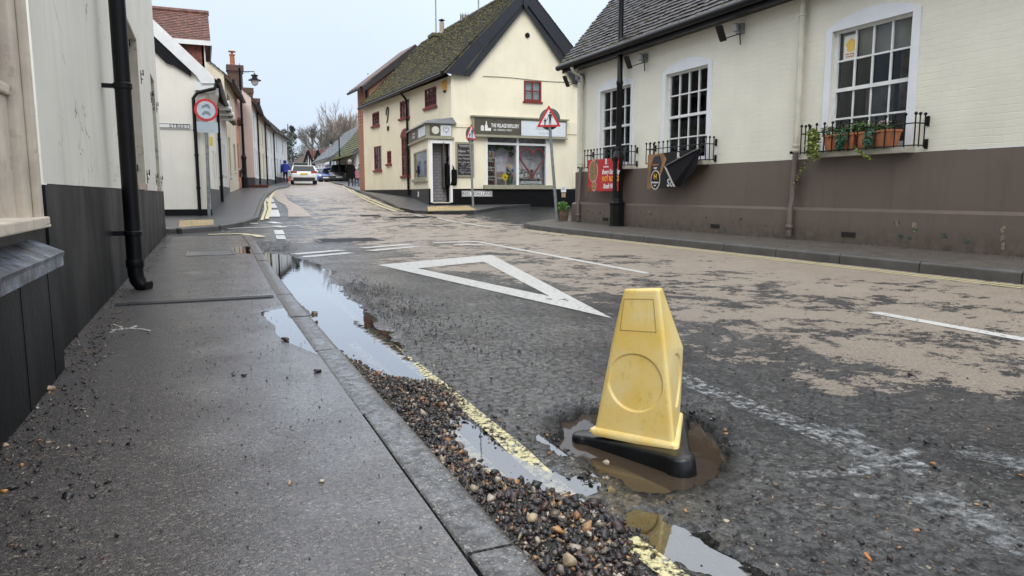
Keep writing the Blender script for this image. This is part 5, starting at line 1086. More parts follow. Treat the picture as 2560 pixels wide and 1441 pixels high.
ue,ze=lf.px(970,288); mb=MB(); mb.tube([lf.p(ue+.15*math.cos(a_)*(1 if a_<4 else .7),ze+.3*math.sin(a_*.8),.03) for a_ in [i*.45 for i in range(14)]],.025,5); lf.pan(mb,ue-.12,ue+.1,ze-.62,ze-.45,.01,.03); mb.build('wall_tie_ornament',M_BLACKP,t)
# chimney, flue, flue guard, aerials
def cxz(px,py,d): x,y=C(px,d,py); return Vector((x,y,CZ(py,d)))
q=cxz(1098,95,31); mb=MB(); mb.box(q.x-.35,q.x+.35,q.y-.3,q.y+.3,q.z-1.2,q.z); mb.box(q.x-.4,q.x+.4,q.y-.35,q.y+.35,q.z,q.z+.12); ch=mb.build('chimney',mat('mossy_brick',(.1,.085,.06),.9,.4,6,.5,50,.01,c2=(.12,.12,.03),thr=[(.45,0.),(.55,.8)]),t)
x=q.x+.12; mb=MB(); mb.lathe((x,q.y,q.z+.12),[(.13,0),(.13,.1),(.10,.12),(.10,.52)],12); mb.build('chimney_pot',mat('buff_pot',(.35,.3,.24),.8),ch); mb=MB(); mb.tube([(x,q.y,q.z+.62),(x,q.y,q.z+.70)],[.05,.05],8); mb.lathe((x,q.y,q.z+.70),[(.13,0),(.13,.03),(.02,.08)],12); mb.build('cowl',M_BLACKP,ch)
q=cxz(1161,60,29.5); mb=MB(); mb.lathe((q.x,q.y,q.z-.6),[(.13,0),(.13,.65)],12); pt=mb.build('flue_stack',mat('flue_red',(.2,.08,.06),.8),t); mb=MB(); mb.lathe((q.x,q.y,q.z),[(.15,.05),(.15,.33)],12); mb.build('flue_pot',mat('flue_grey',(.3,.29,.3),.8),pt)
mb=MB()
for i in range(8): a_=i*math.pi/4; mb.tube([(q.x+.17*math.cos(a_),q.y+.17*math.sin(a_),q.z+.02),(q.x+.17*math.cos(a_),q.y+.17*math.sin(a_),q.z+.4)],.008,4)
mb.build('bird_guard',M_BLACKP,pt)
for px_a,d,lab in ((1091,31.2,'thin grey aerial mast rising from the mossy chimney of the corner shop'),(1197,28.,'thin grey aerial mast behind the shop ridge near the gable')):
    q=cxz(px_a,150,d); tt=thing('aerial_mast',(q.x,q.y,6.6),lab,'aerial'); mb=MB(); mb.tube([(q.x,q.y,6.6),(q.x,q.y,12.)],.028,6); mb.tube([(q.x-.5,q.y,11.6),(q.x+.5,q.y,11.6)],.015,5); mb.tube([(q.x-.3,q.y+.1,11.2),(q.x+.3,q.y+.1,11.2)],.012,5); mb.build('mast',M_GALV,tt)
# entrance bay on the street corner
bf=Frame((6.80,22.69),(1,0),(0,-1)); bs=Frame((6.80,22.69),(.46/3.9,1),(-1,.12)); BL_=3.9
mb=MB(); gf.wall(mb,6.80,7.6,.35,2.62,[(6.90,7.56,.52,2.44)],.25); so=[bs.px(1067,372),bs.px(1035,450)]; wo=(so[0][0],so[1][0],so[1][1],so[0][1]); wo=(min(wo[0],wo[1]),max(wo[0],wo[1]),wo[2],wo[3]); bs.wall(mb,0,BL_,.35,2.62,[wo],.1); bay=mb.build('porch',MSG,t)
mb=MB(); bs.pan(mb,0,BL_,.1,.97,-.1,.012); gf.pan(mb,6.80,6.895,.1,.97,-.1,.016); gf.pan(mb,7.565,7.66,.1,.97,-.1,.03); gf.pan(mb,6.86,7.6,.30,.50,-.3,.06); mb.build('plinth',M_BLACKP,bay)
w_=sash(t,bs,wo[0],wo[1],wo[2],wo[3],1,1,M_OLIVE,M_GLASS,dep=-.03,fw=.05,mid=False,back=M_DIM,backd=-.5); mb=MB(); bs.pan(mb,wo[0]-.08,wo[1]+.08,wo[2]-.1,wo[2],-.05,.08); mb.build('sill',M_OLIVE,w_)
mb=MB(); gf.pan(mb,6.80,7.60,2.64,3.06,-.1,.06); bs.pan(mb,0,BL_,2.64,3.06,-.1,.06); gf.pan(mb,6.76,7.66,2.58,2.645,-.1,.09); bs.pan(mb,-.03,BL_,2.58,2.645,-.1,.09); fa=mb.build('fascia',M_OLIVE,bay)
mb=MB(); gf.pan(mb,6.83,7.20,2.68,3.02,.06,.066); bs.pan(mb,.1,1.9,2.68,3.02,.06,.066); bs.pan(mb,1.9,3.8,2.68,3.02,.06,.066); mb.build('sign_panel',M_DOL,bay)
mb=MB(); gf.pan(mb,7.21,7.57,2.68,3.02,.06,.067); bs.pan(mb,.15,1.6,2.70,3.0,.066,.072); mb.build('sign_panel',mat('pale_small_panel',(.6,.63,.66),.5),bay)
mb=MB(); mb.tube([gf.p(7.03,2.85,.066),gf.p(7.03,2.85,.075)],.125,18); mb.build('round_badge',mat('cream_badge',(.6,.57,.48),.6),bay)
ht=[]
for i in range(41):
    a=2*math.pi*i/40; ht.append(gf.p(7.39+16*math.sin(a)**3*.006,2.87+(13*math.cos(a)-5*math.cos(2*a)-2*math.cos(3*a)-math.cos(4*a))*.006,.07))
mb=MB(); mb.tube(ht,.006,4); mb.build('heart_emblem',M_TXB,bay)
text('lettering','THE VILLAGE\nREFILLERY',.11,bs.p(2.6,2.86,.075),(-.117,-1,0),(-1,.12,0),M_TXW,bay)
mb=MB(); mb.hexa([(6.66,22.55,3.06),(7.75,22.55,3.06),(7.75,26.8,3.06),(7.1,26.8,3.06)],[(6.75,22.62,3.16),(7.62,22.62,3.28),(7.62,26.7,3.28),(7.2,26.7,3.16)]); mb.build('lead_roof',M_LEAD,bay,bev=.02)
mb=MB(); gf.pan(mb,6.85,6.93,.52,2.48,-.1,.03); gf.pan(mb,7.53,7.61,.52,2.48,-.1,.031); gf.pan(mb,6.85,7.61,2.44,2.54,-.1,.032); dfm=mb.build('door_frame',M_WHITEP,bay)
mb=MB(); gf.pan(mb,6.93,7.53,.5,2.44,-.42,-.36); mb.build('lobby_wall',wallmat('grey_block_paint',(.24,.23,.25),.7,brick=True,mort=.012,amt=.2,rowh=.1,bstr=.8,paintbrick=(.10,.10,.11)),bay)
# raised string band on gable
for q in ((7.72,8.22,2.98,3.12),(11.85,12.7,2.88,3.3),(12.1,12.7,1.0,1.55)): mb=MB(); gf.pan(mb,*q,0,.025); mb.build('render_band',MSG,t)
# chalkboard
tt=thing('chalkboard',gf.p(8.0,1.4,.05),'black chalkboard in olive frame hung between the shop door and window','chalkboard'); mb=MB(); gf.pan(mb,7.72,8.36,1.36,2.50,.02,.06); fb=mb.build('board_frame',M_OLIVE,tt,bev=.006); mb=MB(); gf.pan(mb,7.78,8.30,1.42,2.44,.06,.063); mb.build('board',mat('chalk_black',(.02,.02,.024),.6,.5,12),tt)
text('lettering','THE VILLAGE REFILLERY\nwe remember them',.042,gf.p(8.04,2.37,.066),(1,0,0),(0,-1,0),M_TXW,tt)
M_CHK=mat('chalk',(.5,.5,.5),.9,.3,40)
for i,s in enumerate(('Have You','Discovered','Our Fabulous','Pic-n-Mix Range?')): text('lettering',s,(.13,.1,.085,.075)[i],gf.p(7.8,2.2-.12*i,.066),(1,0,0),(0,-1,0),M_CHK,tt,shear=.15,al='LEFT')
rr2=random.Random(4); mb=MB()
for i in range(46):
    u=rr2.uniform(7.82,8.2);z=rr2.uniform(1.47,1.80); mb.tube([gf.p(u,z,.066),gf.p(u+.04,z+rr2.uniform(-.01,.01),.066),gf.p(u+.08,z+rr2.uniform(-.02,.02),.066)],.003,3)
mb.build('chalk_drawing',M_CHK,tt)
# street name plates
def plate(name,fr_,u0,u1,z0,z1,s,size,lab,off=.02,xd=None,x0=None,al='CENTER'):
    c=fr_.p((u0+u1)/2,(z0+z1)/2,off); tt=thing(name,c,lab,'street sign'); mb=MB(); fr_.pan(mb,u0,u1,z0,z1,off,off+.012); pl=mb.build('sign_plate',mat('enamel_white',(.72,.73,.72),.35,.05),tt,bev=.004)
    mb=MB(); w_=.012
    for a,b_,c_,d in ((u0+w_,u1-w_,z0+w_,z0+2*w_),(u0+w_,u1-w_,z1-2*w_,z1-w_),(u0+w_,u0+2*w_,z0+2*w_,z1-2*w_),(u1-2*w_,u1-w_,z0+2*w_,z1-2*w_)): fr_.pan(mb,a,b_,c_,d,off+.012,off+.0135)
    mb.build('sign_border',M_TXB,tt); text('lettering',s,size,fr_.p(x0 if x0 is not None else (u0+u1)/2,(z0+z1)/2-.005,off+.0145),xd,fr_.n,M_TXB,tt,al=al); return tt
plate('street_name_sign',gf,7.93,9.02,.71,.90,'RED LION LANE',.145,'white street name plate reading RED LION LANE on the black plinth under the chalkboard',xd=(1,0,0))
gfl=Frame((0,19.6),(1,0),(0,-1)); plate('street_name_sign',gfl,-1.35,-.20,2.38,2.51,'STREET',.135,'white street name plate ending in STREET on the cream gable wall',xd=(1,0,0),x0=-.235,al='RIGHT')
mb=MB(); 
tt=thing('house_number_plate',gf.p(12.0,.9,.03),'small white numbered plate with a small brown plate below, right end of the shop wall','sign'); mb=MB(); gf.pan(mb,11.64,11.84,.86,1.08,.02,.03); mb.build('sign_plate',M_WHITEP,tt); mb=MB(); gf.pan(mb,11.66,11.82,.68,.83,.02,.03); mb.build('lower_plate',mat('tan_plate',(.4,.26,.16),.6),tt); text('lettering','81',.14,gf.p(11.74,.97,.033),(1,0,0),(0,-1,0),M_TXG,tt)
mb=MB(); bs.pan(mb,2.0,2.16,.70,.88,.014,.03); g_=mb.build('letter_plate',M_WHITEP,bay)
# ================================================================ red brick house behind the shop
t=thing('brick_house',(7.1,33,.7),'red brick house with dark bargeboards rising behind the cream corner shop','house'); bg2=Frame((7.15,33.05),(1,0),(0,-1)); bl2=Frame((7.15,33.05),(-.06,1),(-1,-.06))
e=cxz(937,208,33.2); a_=cxz(1043,120,33.6); eX,eZ=7.15,e.z; aX,aZ=a_.x,a_.z
mb=MB(); mb.prism([(eX,33.05,.5),(2*aX-eX,33.05,.5),(2*aX-eX,33.05,eZ),(aX,33.05,aZ-.1),(eX,33.05,eZ)],(0,.2,0)); BLn=bl2.px(898,400)[0]; ops=[(.35,.8,eZ-1.75,eZ-.7),(1.2,1.65,eZ-1.75,eZ-.7),(BLn-1.1,BLn-.65,eZ-1.75,eZ-.7),(.5,1.1,1.6,2.9)]; bl2.wall(mb,.0,BLn,.5,eZ,ops,.12); mb.build('wall',M_BRICK,t)
for o in ops: w_=sash(t,bl2,*o,2,4,M_WHITEP,M_GLASSB)
mb=MB()
for o in ops:
    for i in range(int((o[3]-o[2])/.15)): bl2.pan(mb,o[0]-.18,o[0]-.01,o[2]+i*.15,o[2]+i*.15+.07,0,.012); bl2.pan(mb,o[1]+.01,o[1]+.18,o[2]+i*.15,o[2]+i*.15+.07,0,.012)
for i in range(38): bl2.pan(mb,.0,.15,.6+i*.15,.67+i*.15,0,.012)
q=mb.build('quoins',mat('pale_brick_quoin',(.45,.22,.14),.8),t); q['kind']='stuff'
sp_=(aZ-eZ)/(aX-eX); mb=MB(); A=Vector((eX-.3,32.9,eZ-.3*sp_)); B=Vector((aX,32.9,aZ+.16)); mb.prism([A+Vector((0,0,.05)),B+Vector((0,0,.03)),B-Vector((0,0,.34)),A-Vector((0,0,.22))],(0,.06,0)); B2=Vector((2*aX-eX+.3,32.9,eZ-.3*sp_)); mb.prism([B,B2,B2-Vector((0,0,.22)),B-Vector((0,0,.34))],(0,.06,0)); mb.build('bargeboard',mat('brown_black_paint',(.025,.02,.022),.5),t)
mb=MB(); A=Vector((eX-.35,32.88,eZ-.3*sp_+.02)); B=Vector((aX,32.88,aZ+.16)); D=Vector((-.06*BLn-.05,BLn+.2,0)); mb.prism([A,B,B+D,A+D],(0,0,.06)); A2=Vector((2*aX-eX+.35,32.88,eZ-.3*sp_)); mb.prism([B,A2,A2+D,B+D],(0,0,.06)); mb.build('roof',M_TILE,t); mb=MB(); mb.tube([A+Vector((-.05,0,-.06)),A+D+Vector((-.05,0,-.06))],.06,8); mb.build('gutter',M_BLACKP,t); gutterpipe(t,[(7.05,33.15,eZ-.2),(7.05,33.15,.8)],.045)
# ================================================================ public house on the right
t=thing('public_house',(8.35,10,.1),'long cream painted brick public house with chocolate brown plinth on the right','public house')
MP=wallmat('painted_pub_brick',(.71,.70,.61),.6,stain=(.45,.43,.32),amt=.25,brick=True,bstr=.42,rowh=.082,mort=.006,streak=.5)
M_BRN=wallmat('chocolate_plinth',(.125,.097,.08),.5,stain=(.065,.05,.04),amt=.5,brick=False,bstr=.3,lowdirt=(.1,.42,(.05,.045,.03)))
pf=Frame((8.35,0),(0,1),(-1,0)); Y0,Y1=-2.,15.45
WC=[13.72,11.22,7.22]; OP=[(c-.63,c+.63,1.42,3.10) for c in WC]; 
mb=MB(); pf.wall(mb,Y0,Y1,1.325,3.95,OP,.2); mb.add([(8.35,Y1,1.325),(16,Y1,1.325),(16,Y1,12.3),(8.35,Y1,3.95)],[(0,1,2,3)]); mb.build('wall',MP,t)
mb=MB(); pf.pan(mb,Y0,Y1+.02,.6,1.32,-.2,.02); mb.box(8.37,16,Y1,Y1+.02,.0,1.32); mb.build('plinth',M_BRN,t)
# stepped lower course with weathered top
mb=MB(); mb.prism([(8.32,Y0,0),(8.255,Y0,0),(8.27,Y0,.56),(8.33,Y0,.60)],(0,Y1+.08-Y0,0)); mb.box(8.30,16,Y1+.02,Y1+.08,0,.57); mb.build('plinth_base',M_BRN,t)
M_SUR=mat('white_surround',(.66,.69,.74),.6,.05,4,.3,40,.003)
GR=None
for k,(c,o) in enumerate(zip(WC,OP)):
    mb=MB(); hw=.74; pts=[(c-hw,1.40),(c-hw,3.12)]
    N_=14; pts2=[]
    for i in range(N_+1): x=-hw+2*hw*i/N_; pts2.append((c+x,3.12+.17*(1-(x/hw)**2)))
    # jambs and arched head around the opening
    pf.pan(mb,c-hw,o[0],1.40,3.08,.0,.018); pf.pan(mb,o[1],c+hw,1.40,3.08,.0,.018); pf.poly(mb,[(c-hw,3.08),(c+hw,3.08)]+pts2[::-1],.0,.018); su=mb.build('window_surround',M_SUR,t)
    w_=sash(t,pf,o[0]+.0,o[1],o[2],o[3],4,4,mat('sash_white',(.66,.68,.68),.4,.1,9,.2,40,.003,c2=(.3,.28,.24),thr=[(.64,0.),(.69,.7)]),glassmat('pub_glass_%s'%'abc'[k],(.75,.77,.78),-.015),dep=-.08,fw=.055,bar=.024,back=M_DARK,blind=(.24 if k==2 else .3,mat('beige_blind',(.62,.57,.5),.9,.2,3)))
    mb=MB(); pf.pan(mb,o[0]+.15,o[0]+.5,o[2],o[2]+1.3,-.5,-.45); pf.pan(mb,o[0]+.7,o[1]-.1,o[2],o[2]+.9,-.7,-.6); mb.build('room_furniture',mat('dim_furniture',(.3,.26,.22),.9,.6,4),w_)
    mb=MB(); pf.pan(mb,c-.78,c+.78,1.32,1.405,-.1,.16); mb.build('sill',mat('stone_sill',(.40,.39,.33),.7,.15,5,.3,40,.004),w_,bev=.006)
mb=MB(); pf.pan(mb,7.49,7.72,2.66,3.0,-.080,-.079); po=mb.build('window_poster',mat('poster_white',(.6,.6,.58),.7,.05),t); mb=MB(); mb.lathe((0,0,0),[(.01,0)],6) if 0 else pf.poly(mb,[(7.60+.085*math.cos(a)*(1+.2*math.sin(5*a)),2.86+.09*math.sin(a)) for a in [i*.35 for i in range(18)]],-.079,-.078); mb.build('poster_art',mat('poster_yellow',(.6,.4,.08),.7),po); text('lettering','little vintage\nevening tea',.035,pf.p(7.60,2.73,-.077),(0,-1,0),(-1,0,0),mat('poster_text',(.5,.2,.05),.7),po)
# roof
vb=[WY(1400,178,15.75),WY(1540,0,15.75)]; rp_=math.atan2(vb[1][1]-vb[0][1],vb[1][0]-vb[0][0]); Slp=6.2
upr=Vector((math.cos(rp_),0,math.sin(rp_))); lo=Vector((8.02,15.78,3.83)); mb=MB(); tiles(mb,lo-Vector((0,17.8,0)),(0,1,0),upr,17.8,Slp,.115,.17,.016,.014,sd=12); mb.prism([lo-Vector((0,17.8,.02)),lo+Vector((0,-.02,-.02)),lo+Vector((0,-.02,-.02))+upr*Slp,lo-Vector((0,17.8,.02))+upr*Slp],(0,0,-.07)); mb.build('roof',M_PTILE,t)
mb=MB()
rq=random.Random(6)
for _ in range(420):
    s=rq.random()**2*17.; u=rq.random()**2*3; q=lo-Vector((0,s,-.03))+upr*u; r_=rq.uniform(.012,.04); mb.add([q+Vector((-r_,0,0)),q+Vector((0,-r_,0)),q+Vector((r_,0,r_*.5)),q+Vector((0,r_,0)),q+Vector((-r_*.3,0,r_*.9))],[(0,1,4),(1,2,4),(2,3,4),(3,0,4)])
mb.build('moss',mat('moss_b',(.09,.095,.03),.95,.4,20),t)
mb=MB(); mb.tube([(7.99,15.8,3.79),(7.99,-2,3.79)],.065,10); mb.build('gutter',M_BLACKP,t,smooth=True); mb=MB(); mb.box(8.06,8.10,-2,15.7,3.66,3.84); mb.box(8.1,8.35,-2,15.7,3.80,3.83); mb.box(8.1,8.35,-2,15.7,3.70,3.79)
mb.build('fascia',M_BLACKP,t)
M_CRP=mat('cream_pipe',(.50,.485,.40),.45,.12,6,.2,40,.003,c2=(.3,.2,.1),thr=[(.66,0.),(.72,.6)])
def pubpipe(y,top,m_):
    pts=[(8.0,y,3.72),(8.05,y,3.62),(8.27,y,3.5),(8.27,y,1.42)] if top else [(8.27,y,3.9),(8.27,y,1.42)]
    mb=MB(); mb.tube(pts,.045,14); 
    for z in (1.45,1.52,3.42): mb.lathe((8.27,y,z),[(.05,-.02),(.058,-.015),(.058,.015),(.05,.02)],14)
    d=mb.build('downpipe',M_CRP,t,smooth=True); mb=MB(); mb.tube([(8.27,y,1.42),(8.245,y,.7),(8.215,y,.6),(8.215,y,.16)],.043,14); mb.lathe((8.215,y,.30),[(.05,-.03),(.058,-.02),(.058,.02),(.05,.03)],14); mb.build('lower_pipe',M_BRN,d,smooth=True)
    mb=MB(); mb.box(8.215,8.35,y+.04,y+.07,1.40,1.44); mb.build('bracket',M_BLACKP,d)
pubpipe(8.36,False,None); pubpipe(15.1,True,None)
M_BLK=mat('exposed_patch',(.05,.075,.05),.7,.6,25,.6,80,.01); M_PCH=mat('flaked_patch',(.2,.16,.12),.8,.5,20,.6,80,.01)
rp=random.Random(12); mb=MB(); mb2=MB()
def blob(mbx,y,z,r,off=.002,sq=.7):
    n=11; x_=8.2545+.027*z; pts=[]
    for i in range(n):
        a=2*math.pi*i/n; rr_=r*rp.uniform(.55,1.25); pts.append((x_-.004,y+rr_*math.cos(a),z+rr_*sq*math.sin(a)))
    mbx.prism(pts,(.003,0,0))
for y,z,r in ((14.7,.40,.05),(14.5,.36,.04),(14.15,.37,.07),(14.0,.30,.06),(13.95,.42,.035),(12.5,.42,.05),(12.35,.38,.04),(12.15,.4,.05),(12.0,.28,.03),(11.8,.25,.025),(10.4,.38,.03),(10.9,.43,.02),(10.2,.23,.03),(9.9,.2,.06),(9.5,.38,.05),(9.7,.33,.03),(6.55,.43,.06),(6.3,.36,.05),(6.48,.26,.05),(6.35,.24,.05),(5.9,.30,.06),(5.62,.24,.06),(8.9,.3,.03),(8.05,.44,.02)): blob(mb,y,z,r*.8)
for y,z,r in ((12.44,.43,.03),(12.2,.45,.03),(6.3,.39,.05),(6.55,.41,.04),(5.2,.3,.03),(5.18,.22,.035),(5.2,.4,.035)): blob(mb2,y,z,r*.8,.004,1.5)
mb.build('flaked_paint',M_BLK,t); mb2.build('bare_patch',M_PCH,t)
for y in (13.9,10.15,7.3):
    mb=MB(); 
    for i in range(6): mb.box(8.25,8.262,y-.11+i*.037,y-.085+i*.037,.205,.265)
    mb.box(8.256,8.264,y-.12,y+.12,.20,.27); mb.build('air_brick',M_GAP,t)
mb=MB(); pf.pan(mb,14.82,15.02,.68,.88,.02,.03); mb.build('hydrant_plate',M_BRN,t,bev=.006)
# window guards
def guard(c,lab):
    tt=thing('window_guard',(8.35,c,1.35),lab,'window guard','black spiked window guards'); u0,u1=c-.92,c+.92; X=8.35-.23
    mb=MB(); mb.tube([(8.34,u1,1.67),(X,u1,1.67),(X,u0,1.67),(8.34,u0,1.67)],.009,6); mb.tube([(8.34,u1,1.40),(X,u1,1.40),(X,u0,1.40),(8.34,u0,1.40)],.009,6); mb.build('rails',M_BLACKP,tt)
    n=14; mb=MB()
    pts=[(X,u0+(u1-u0)*i/(n-1)) for i in range(n)]+[(8.29,u0),(8.29,u1),(8.2,u0),(8.2,u1)]
    for x,y in pts: mb=MB(); mb.tube([(x,y,1.38),(x,y,1.785)],.009,6); mb.sphere((x,y,1.785),.022,8,5); mb.build('baluster',M_BLACKP,tt,smooth=True)
    for y in (u0,u1):
        for z in (1.42,1.70): mb=MB(); mb.box(8.325,8.348,y-.02,y+.02,z-.06,z+.06); mb.build('wall_bracket',M_BLACKP,tt)
    return tt
guard(WC[0],'black iron window guard with the red steak night banner, beside the lamp post'); guard(WC[1],'black iron window guard with the half folded black banner, middle window'); guard(WC[2]-.02,'black iron window guard around the terracotta flower trough, nearest window')
# banners
bX=8.35-.262
fb=Frame((bX,0),(0,1),(-1,0))
tt=thing('banner',(bX,14,1.2),'red steak night banner tied to the window guard behind the lamp post','banner'); mb=MB(); fb.pan(mb,13.10,14.42,.86,1.56,0,.004); mb.build('banner_sheet',mat('banner_red',(.40,.02,.03),.45,.15,4),tt)
M_PHO=mat('food_print',(.16,.07,.05),.5,.8,22,c2=(.35,.3,.1),thr=[(.5,0.),(.55,.9)])
def disc(name,u,z,ru,rz,off,m,par,fr_): 
    mb=MB(); fr_.poly(mb,[(u+ru*math.cos(a),z+rz*math.sin(a)) for a in [i*math.pi/14 for i in range(28)]],off,off+.002); return mb.build(name,m,par)
disc('plate_rim',14.17,1.30,.20,.245,.005,mat('rim_cream',(.6,.5,.42),.5),tt,fb); disc('food_picture',14.17,1.30,.185,.23,.008,M_PHO,tt,fb); disc('plate_rim',14.12,.98,.10,.12,.009,mat('rim_white',(.6,.55,.5),.5),tt,fb); disc('food_picture',14.12,.98,.09,.105,.012,mat('burger_print',(.25,.2,.06),.5,.9,30,c2=(.4,.06,.03),thr=[(.5,0.),(.56,.9)]),tt,fb)
M_YTX=mat('orange_lettering',(.75,.36,.03),.5); M_WTX=mat('banner_white',(.7,.7,.7),.5)
for s,u,z,sz,m_,sh in (('R',13.62,1.49,.17,M_WTX,.1),('The Red Lion',13.62,1.385,.05,M_WTX,0),('Every Saturday',13.42,1.27,.145,M_WTX,.25),('HOT ROCKS',13.43,1.12,.15,M_YTX,0),('Steak Night',13.45,.965,.145,M_WTX,.3)): text('lettering',s,sz,fb.p(u,z,.006),(0,-1,0),(-1,0,0),m_,tt,shear=sh,bold=sz*.025,sx=.82)

for u,z in ((14.33,.92),(14.04,1.50)): mb=MB(); fb.poly(mb,[(u+.055*math.cos(a)*(1+.35*math.cos(5*a)),z+.05*math.sin(a)*(1+.35*math.cos(5*a))) for a in [i*.21 for i in range(30)]],.005,.007); mb.build('leaf_print',M_GRN,tt)
tt=thing('banner',(bX,11.4,1.2),'black lager banner, its right part folded over itself, hanging from the middle window guard','banner'); M_BBK=mat('banner_black',(.012,.013,.016),.4,.3,5,spec=.25); M_BBR=mat('banner_back',(.007,.007,.009),.6,.2,5,spec=.15)
mb=MB(); P3=lambda u,z,o: fb.p(u,z,o)
mb.prism([P3(12.02,.90,0),P3(12.02,1.56,0),P3(10.45,1.60,.0),P3(11.15,1.30,.0),P3(11.10,.92,.0)],(.003,0,0)); mb.build('banner_sheet',M_BBK,tt)
mb=MB(); mb.add([P3(10.40,1.60,.0),P3(11.32,1.31,.08),P3(11.06,.96,.09),P3(10.85,1.22,.05)],[(0,1,2),(0,2,3)]); mb.add([P3(10.40,1.60,.0),P3(11.06,.96,.09),P3(10.95,.92,.02),P3(10.5,1.25,.0)],[(0,1,2,3)]); mb.build('folded_corner',M_BBR,tt)
mb=MB(); mb.bar(P3(10.42,1.60,.02),P3(11.32,1.32,.095),.035,.006); mb.bar(P3(11.32,1.32,.095),P3(11.0,.93,.10),.04,.006); mb.build('hem',mat('grey_hem',(.3,.29,.28),.6),tt)
mb=MB(); fb.poly(mb,[(12.02,.90),(12.02,1.56),(11.50,1.57),(11.40,1.45),(11.55,1.2),(11.72,.91)],.004,.006); mb.build('print_ground',mat('amber_print',(.23,.12,.05),.4,.5,5),tt)
mb=MB(); fb.poly(mb,[(11.93,1.0),(11.9,1.38),(11.8,1.52),(11.62,1.54),(11.55,1.40),(11.64,1.1)],.006,.008); mb.build('glass_print',mat('bottle_print',(.02,.022,.03),.3),tt)
disc('label_ring',11.74,1.07,.16,.19,.009,mat('ring_cream',(.5,.46,.4),.5),tt,fb); disc('label_disc',11.74,1.07,.135,.165,.012,M_BBK,tt,fb)
for s,u,z,sz,m_ in (('H',11.74,1.13,.14,M_YTX),('Hawkstone',11.74,1.02,.05,M_WTX),('Lager',11.74,.965,.035,M_WTX),('Hawkstone',11.74,1.36,.05,mat('copper_text',(.35,.15,.07),.5)),('Lager',11.74,1.30,.05,M_WTX),('R',11.02,1.50,.15,M_WTX),('Sc',11.26,1.0,.2,M_WTX)): text('lettering',s,sz,fb.p(u,z,.016),(0,-1,0),(-1,0,0),m_,tt,bold=sz*.02)
# flower trough
tt=thing('flower_trough',(8.2,7.15,1.41),'terracotta trough of ivy and small flowers on the nearest window sill','planter'); 
for (a,b_) in ((7.2,7.72),(6.62,7.16)):
    mb=MB(); mb.hexa([(8.15,a+.03,1.41),(8.30,a+.03,1.41),(8.30,b_-.03,1.41),(8.15,b_-.03,1.41)],[(8.13,a,1.60),(8.32,a,1.60),(8.32,b_,1.60),(8.13,b_,1.60)]); mb.box(8.12,8.33,a-.01,b_+.01,1.595,1.625); mb.build('trough',M_TERRA,tt,bev=.006)
r5=random.Random(31); mb=MB(); mb1=MB(); mb2=MB(); mb3=[]
for y in [6.7+.1*i for i in range(11)]: leafball(mb,(8.17,y,1.67+.03*math.sin(y*9)),.085,60,.024,r5)
for y,z,n in ((7.35,1.58,4),(6.9,1.56,3)):
    mb3.append(MB())
    for i in range(n): leafball(mb3[-1],(8.10,y+.02*i,z-.045*i),.10-.012*i,90,.02,r5)
for i in range(26):
    tq=i/25; leafball(mb1,(8.08,7.84-.0*i+.05*math.sin(i),1.68-.36*tq),.075,16,.028,r5)
for i in range(20):
    tq=i/19; leafball(mb1,(8.16+.1*tq,8.0+.42*tq,1.34-.5*tq+.05*math.sin(i*2)),.035,3,.022,r5)
for i in range(14): leafball(mb1,(8.08,7.15-.04*i*.5,1.42-.012*i),.03,4,.026,r5)
for i in range(60): c=(8.2+r5.uniform(-.06,.06),r5.choice([6.85,6.8,7.55,7.65,7.25])+r5.uniform(-.12,.12),1.70+r5.uniform(-.02,.05)); mb2.sphere(c,.012,5,3)
mb.build('foliage',M_GRN,tt); [q.build('trailing_fern',M_GRN3,tt) for q in mb3]; mb1.build('ivy',M_GRN2,tt); q=mb2.build('flower_heads',M_FLW,tt); q['kind']='stuff'
# floodlights under the eaves
def flood(y,lab):
    tt=thing('floodlight',(8.3,y,3.4),lab,'floodlight','black floodlights under the pub eaves'); z=3.45
    mb=MB(); mb.tube([(8.34,y,z),(8.30,y,z-.02),(8.0,y,z-.12)],.009,6); mb.tube([(8.3,y-.0,z-.02),(8.3,y-.02,z-.2)],.01,6); a=mb.build('bracket',M_BLACKP,tt)
    mb=MB(); mb.hexa([(7.95,y-.08,z-.16),(7.98,y-.08,z-.17),(7.98,y+.08,z-.17),(7.95,y+.08,z-.16)],[(7.84,y-.08,z+.07),(7.88,y-.08,z+.06),(7.88,y+.08,z+.06),(7.84,y+.08,z+.07)]); mb.build('lamp_housing',M_BLACKP,tt,bev=.01)
    mb=MB(); mb.lathe((8.2,y-.02,z+.0),[(.045,0),(.05,.01),(.05,.11),(.03,.13)],10); mb.box(8.26,8.35,y-.06,y+.06,z-.02,z+.14); mb.build('junction_box',M_GALV,tt); return tt
flood(12.55,'black tilted floodlight with grey junction box, between the two farther pub windows'); flood(9.75,'black tilted floodlight under the eaves, between the middle and nearest pub windows'); flood(15.2,'black floodlight under the far corner of the pub eaves by the downpipe')
# pot plant at the corner
tt=thing('pot_plant',(8.15,15.6,.1),'low green plant in a mossy tub at the pub corner by the leaning sign','plant'); mb=MB(); mb.lathe((8.14,15.72,.1),[(.10,0),(.14,.28),(.15,.3)],14); mb.build('tub',mat('mossy_tub',(.10,.07,.045),.9,.5,15),tt); mb=MB(); leafball(mb,(8.12,15.72,.47),.15,200,.042,r5); mb.build('leaves',mat('bright_leaf',(.09,.2,.04),.5,.4,20),tt)
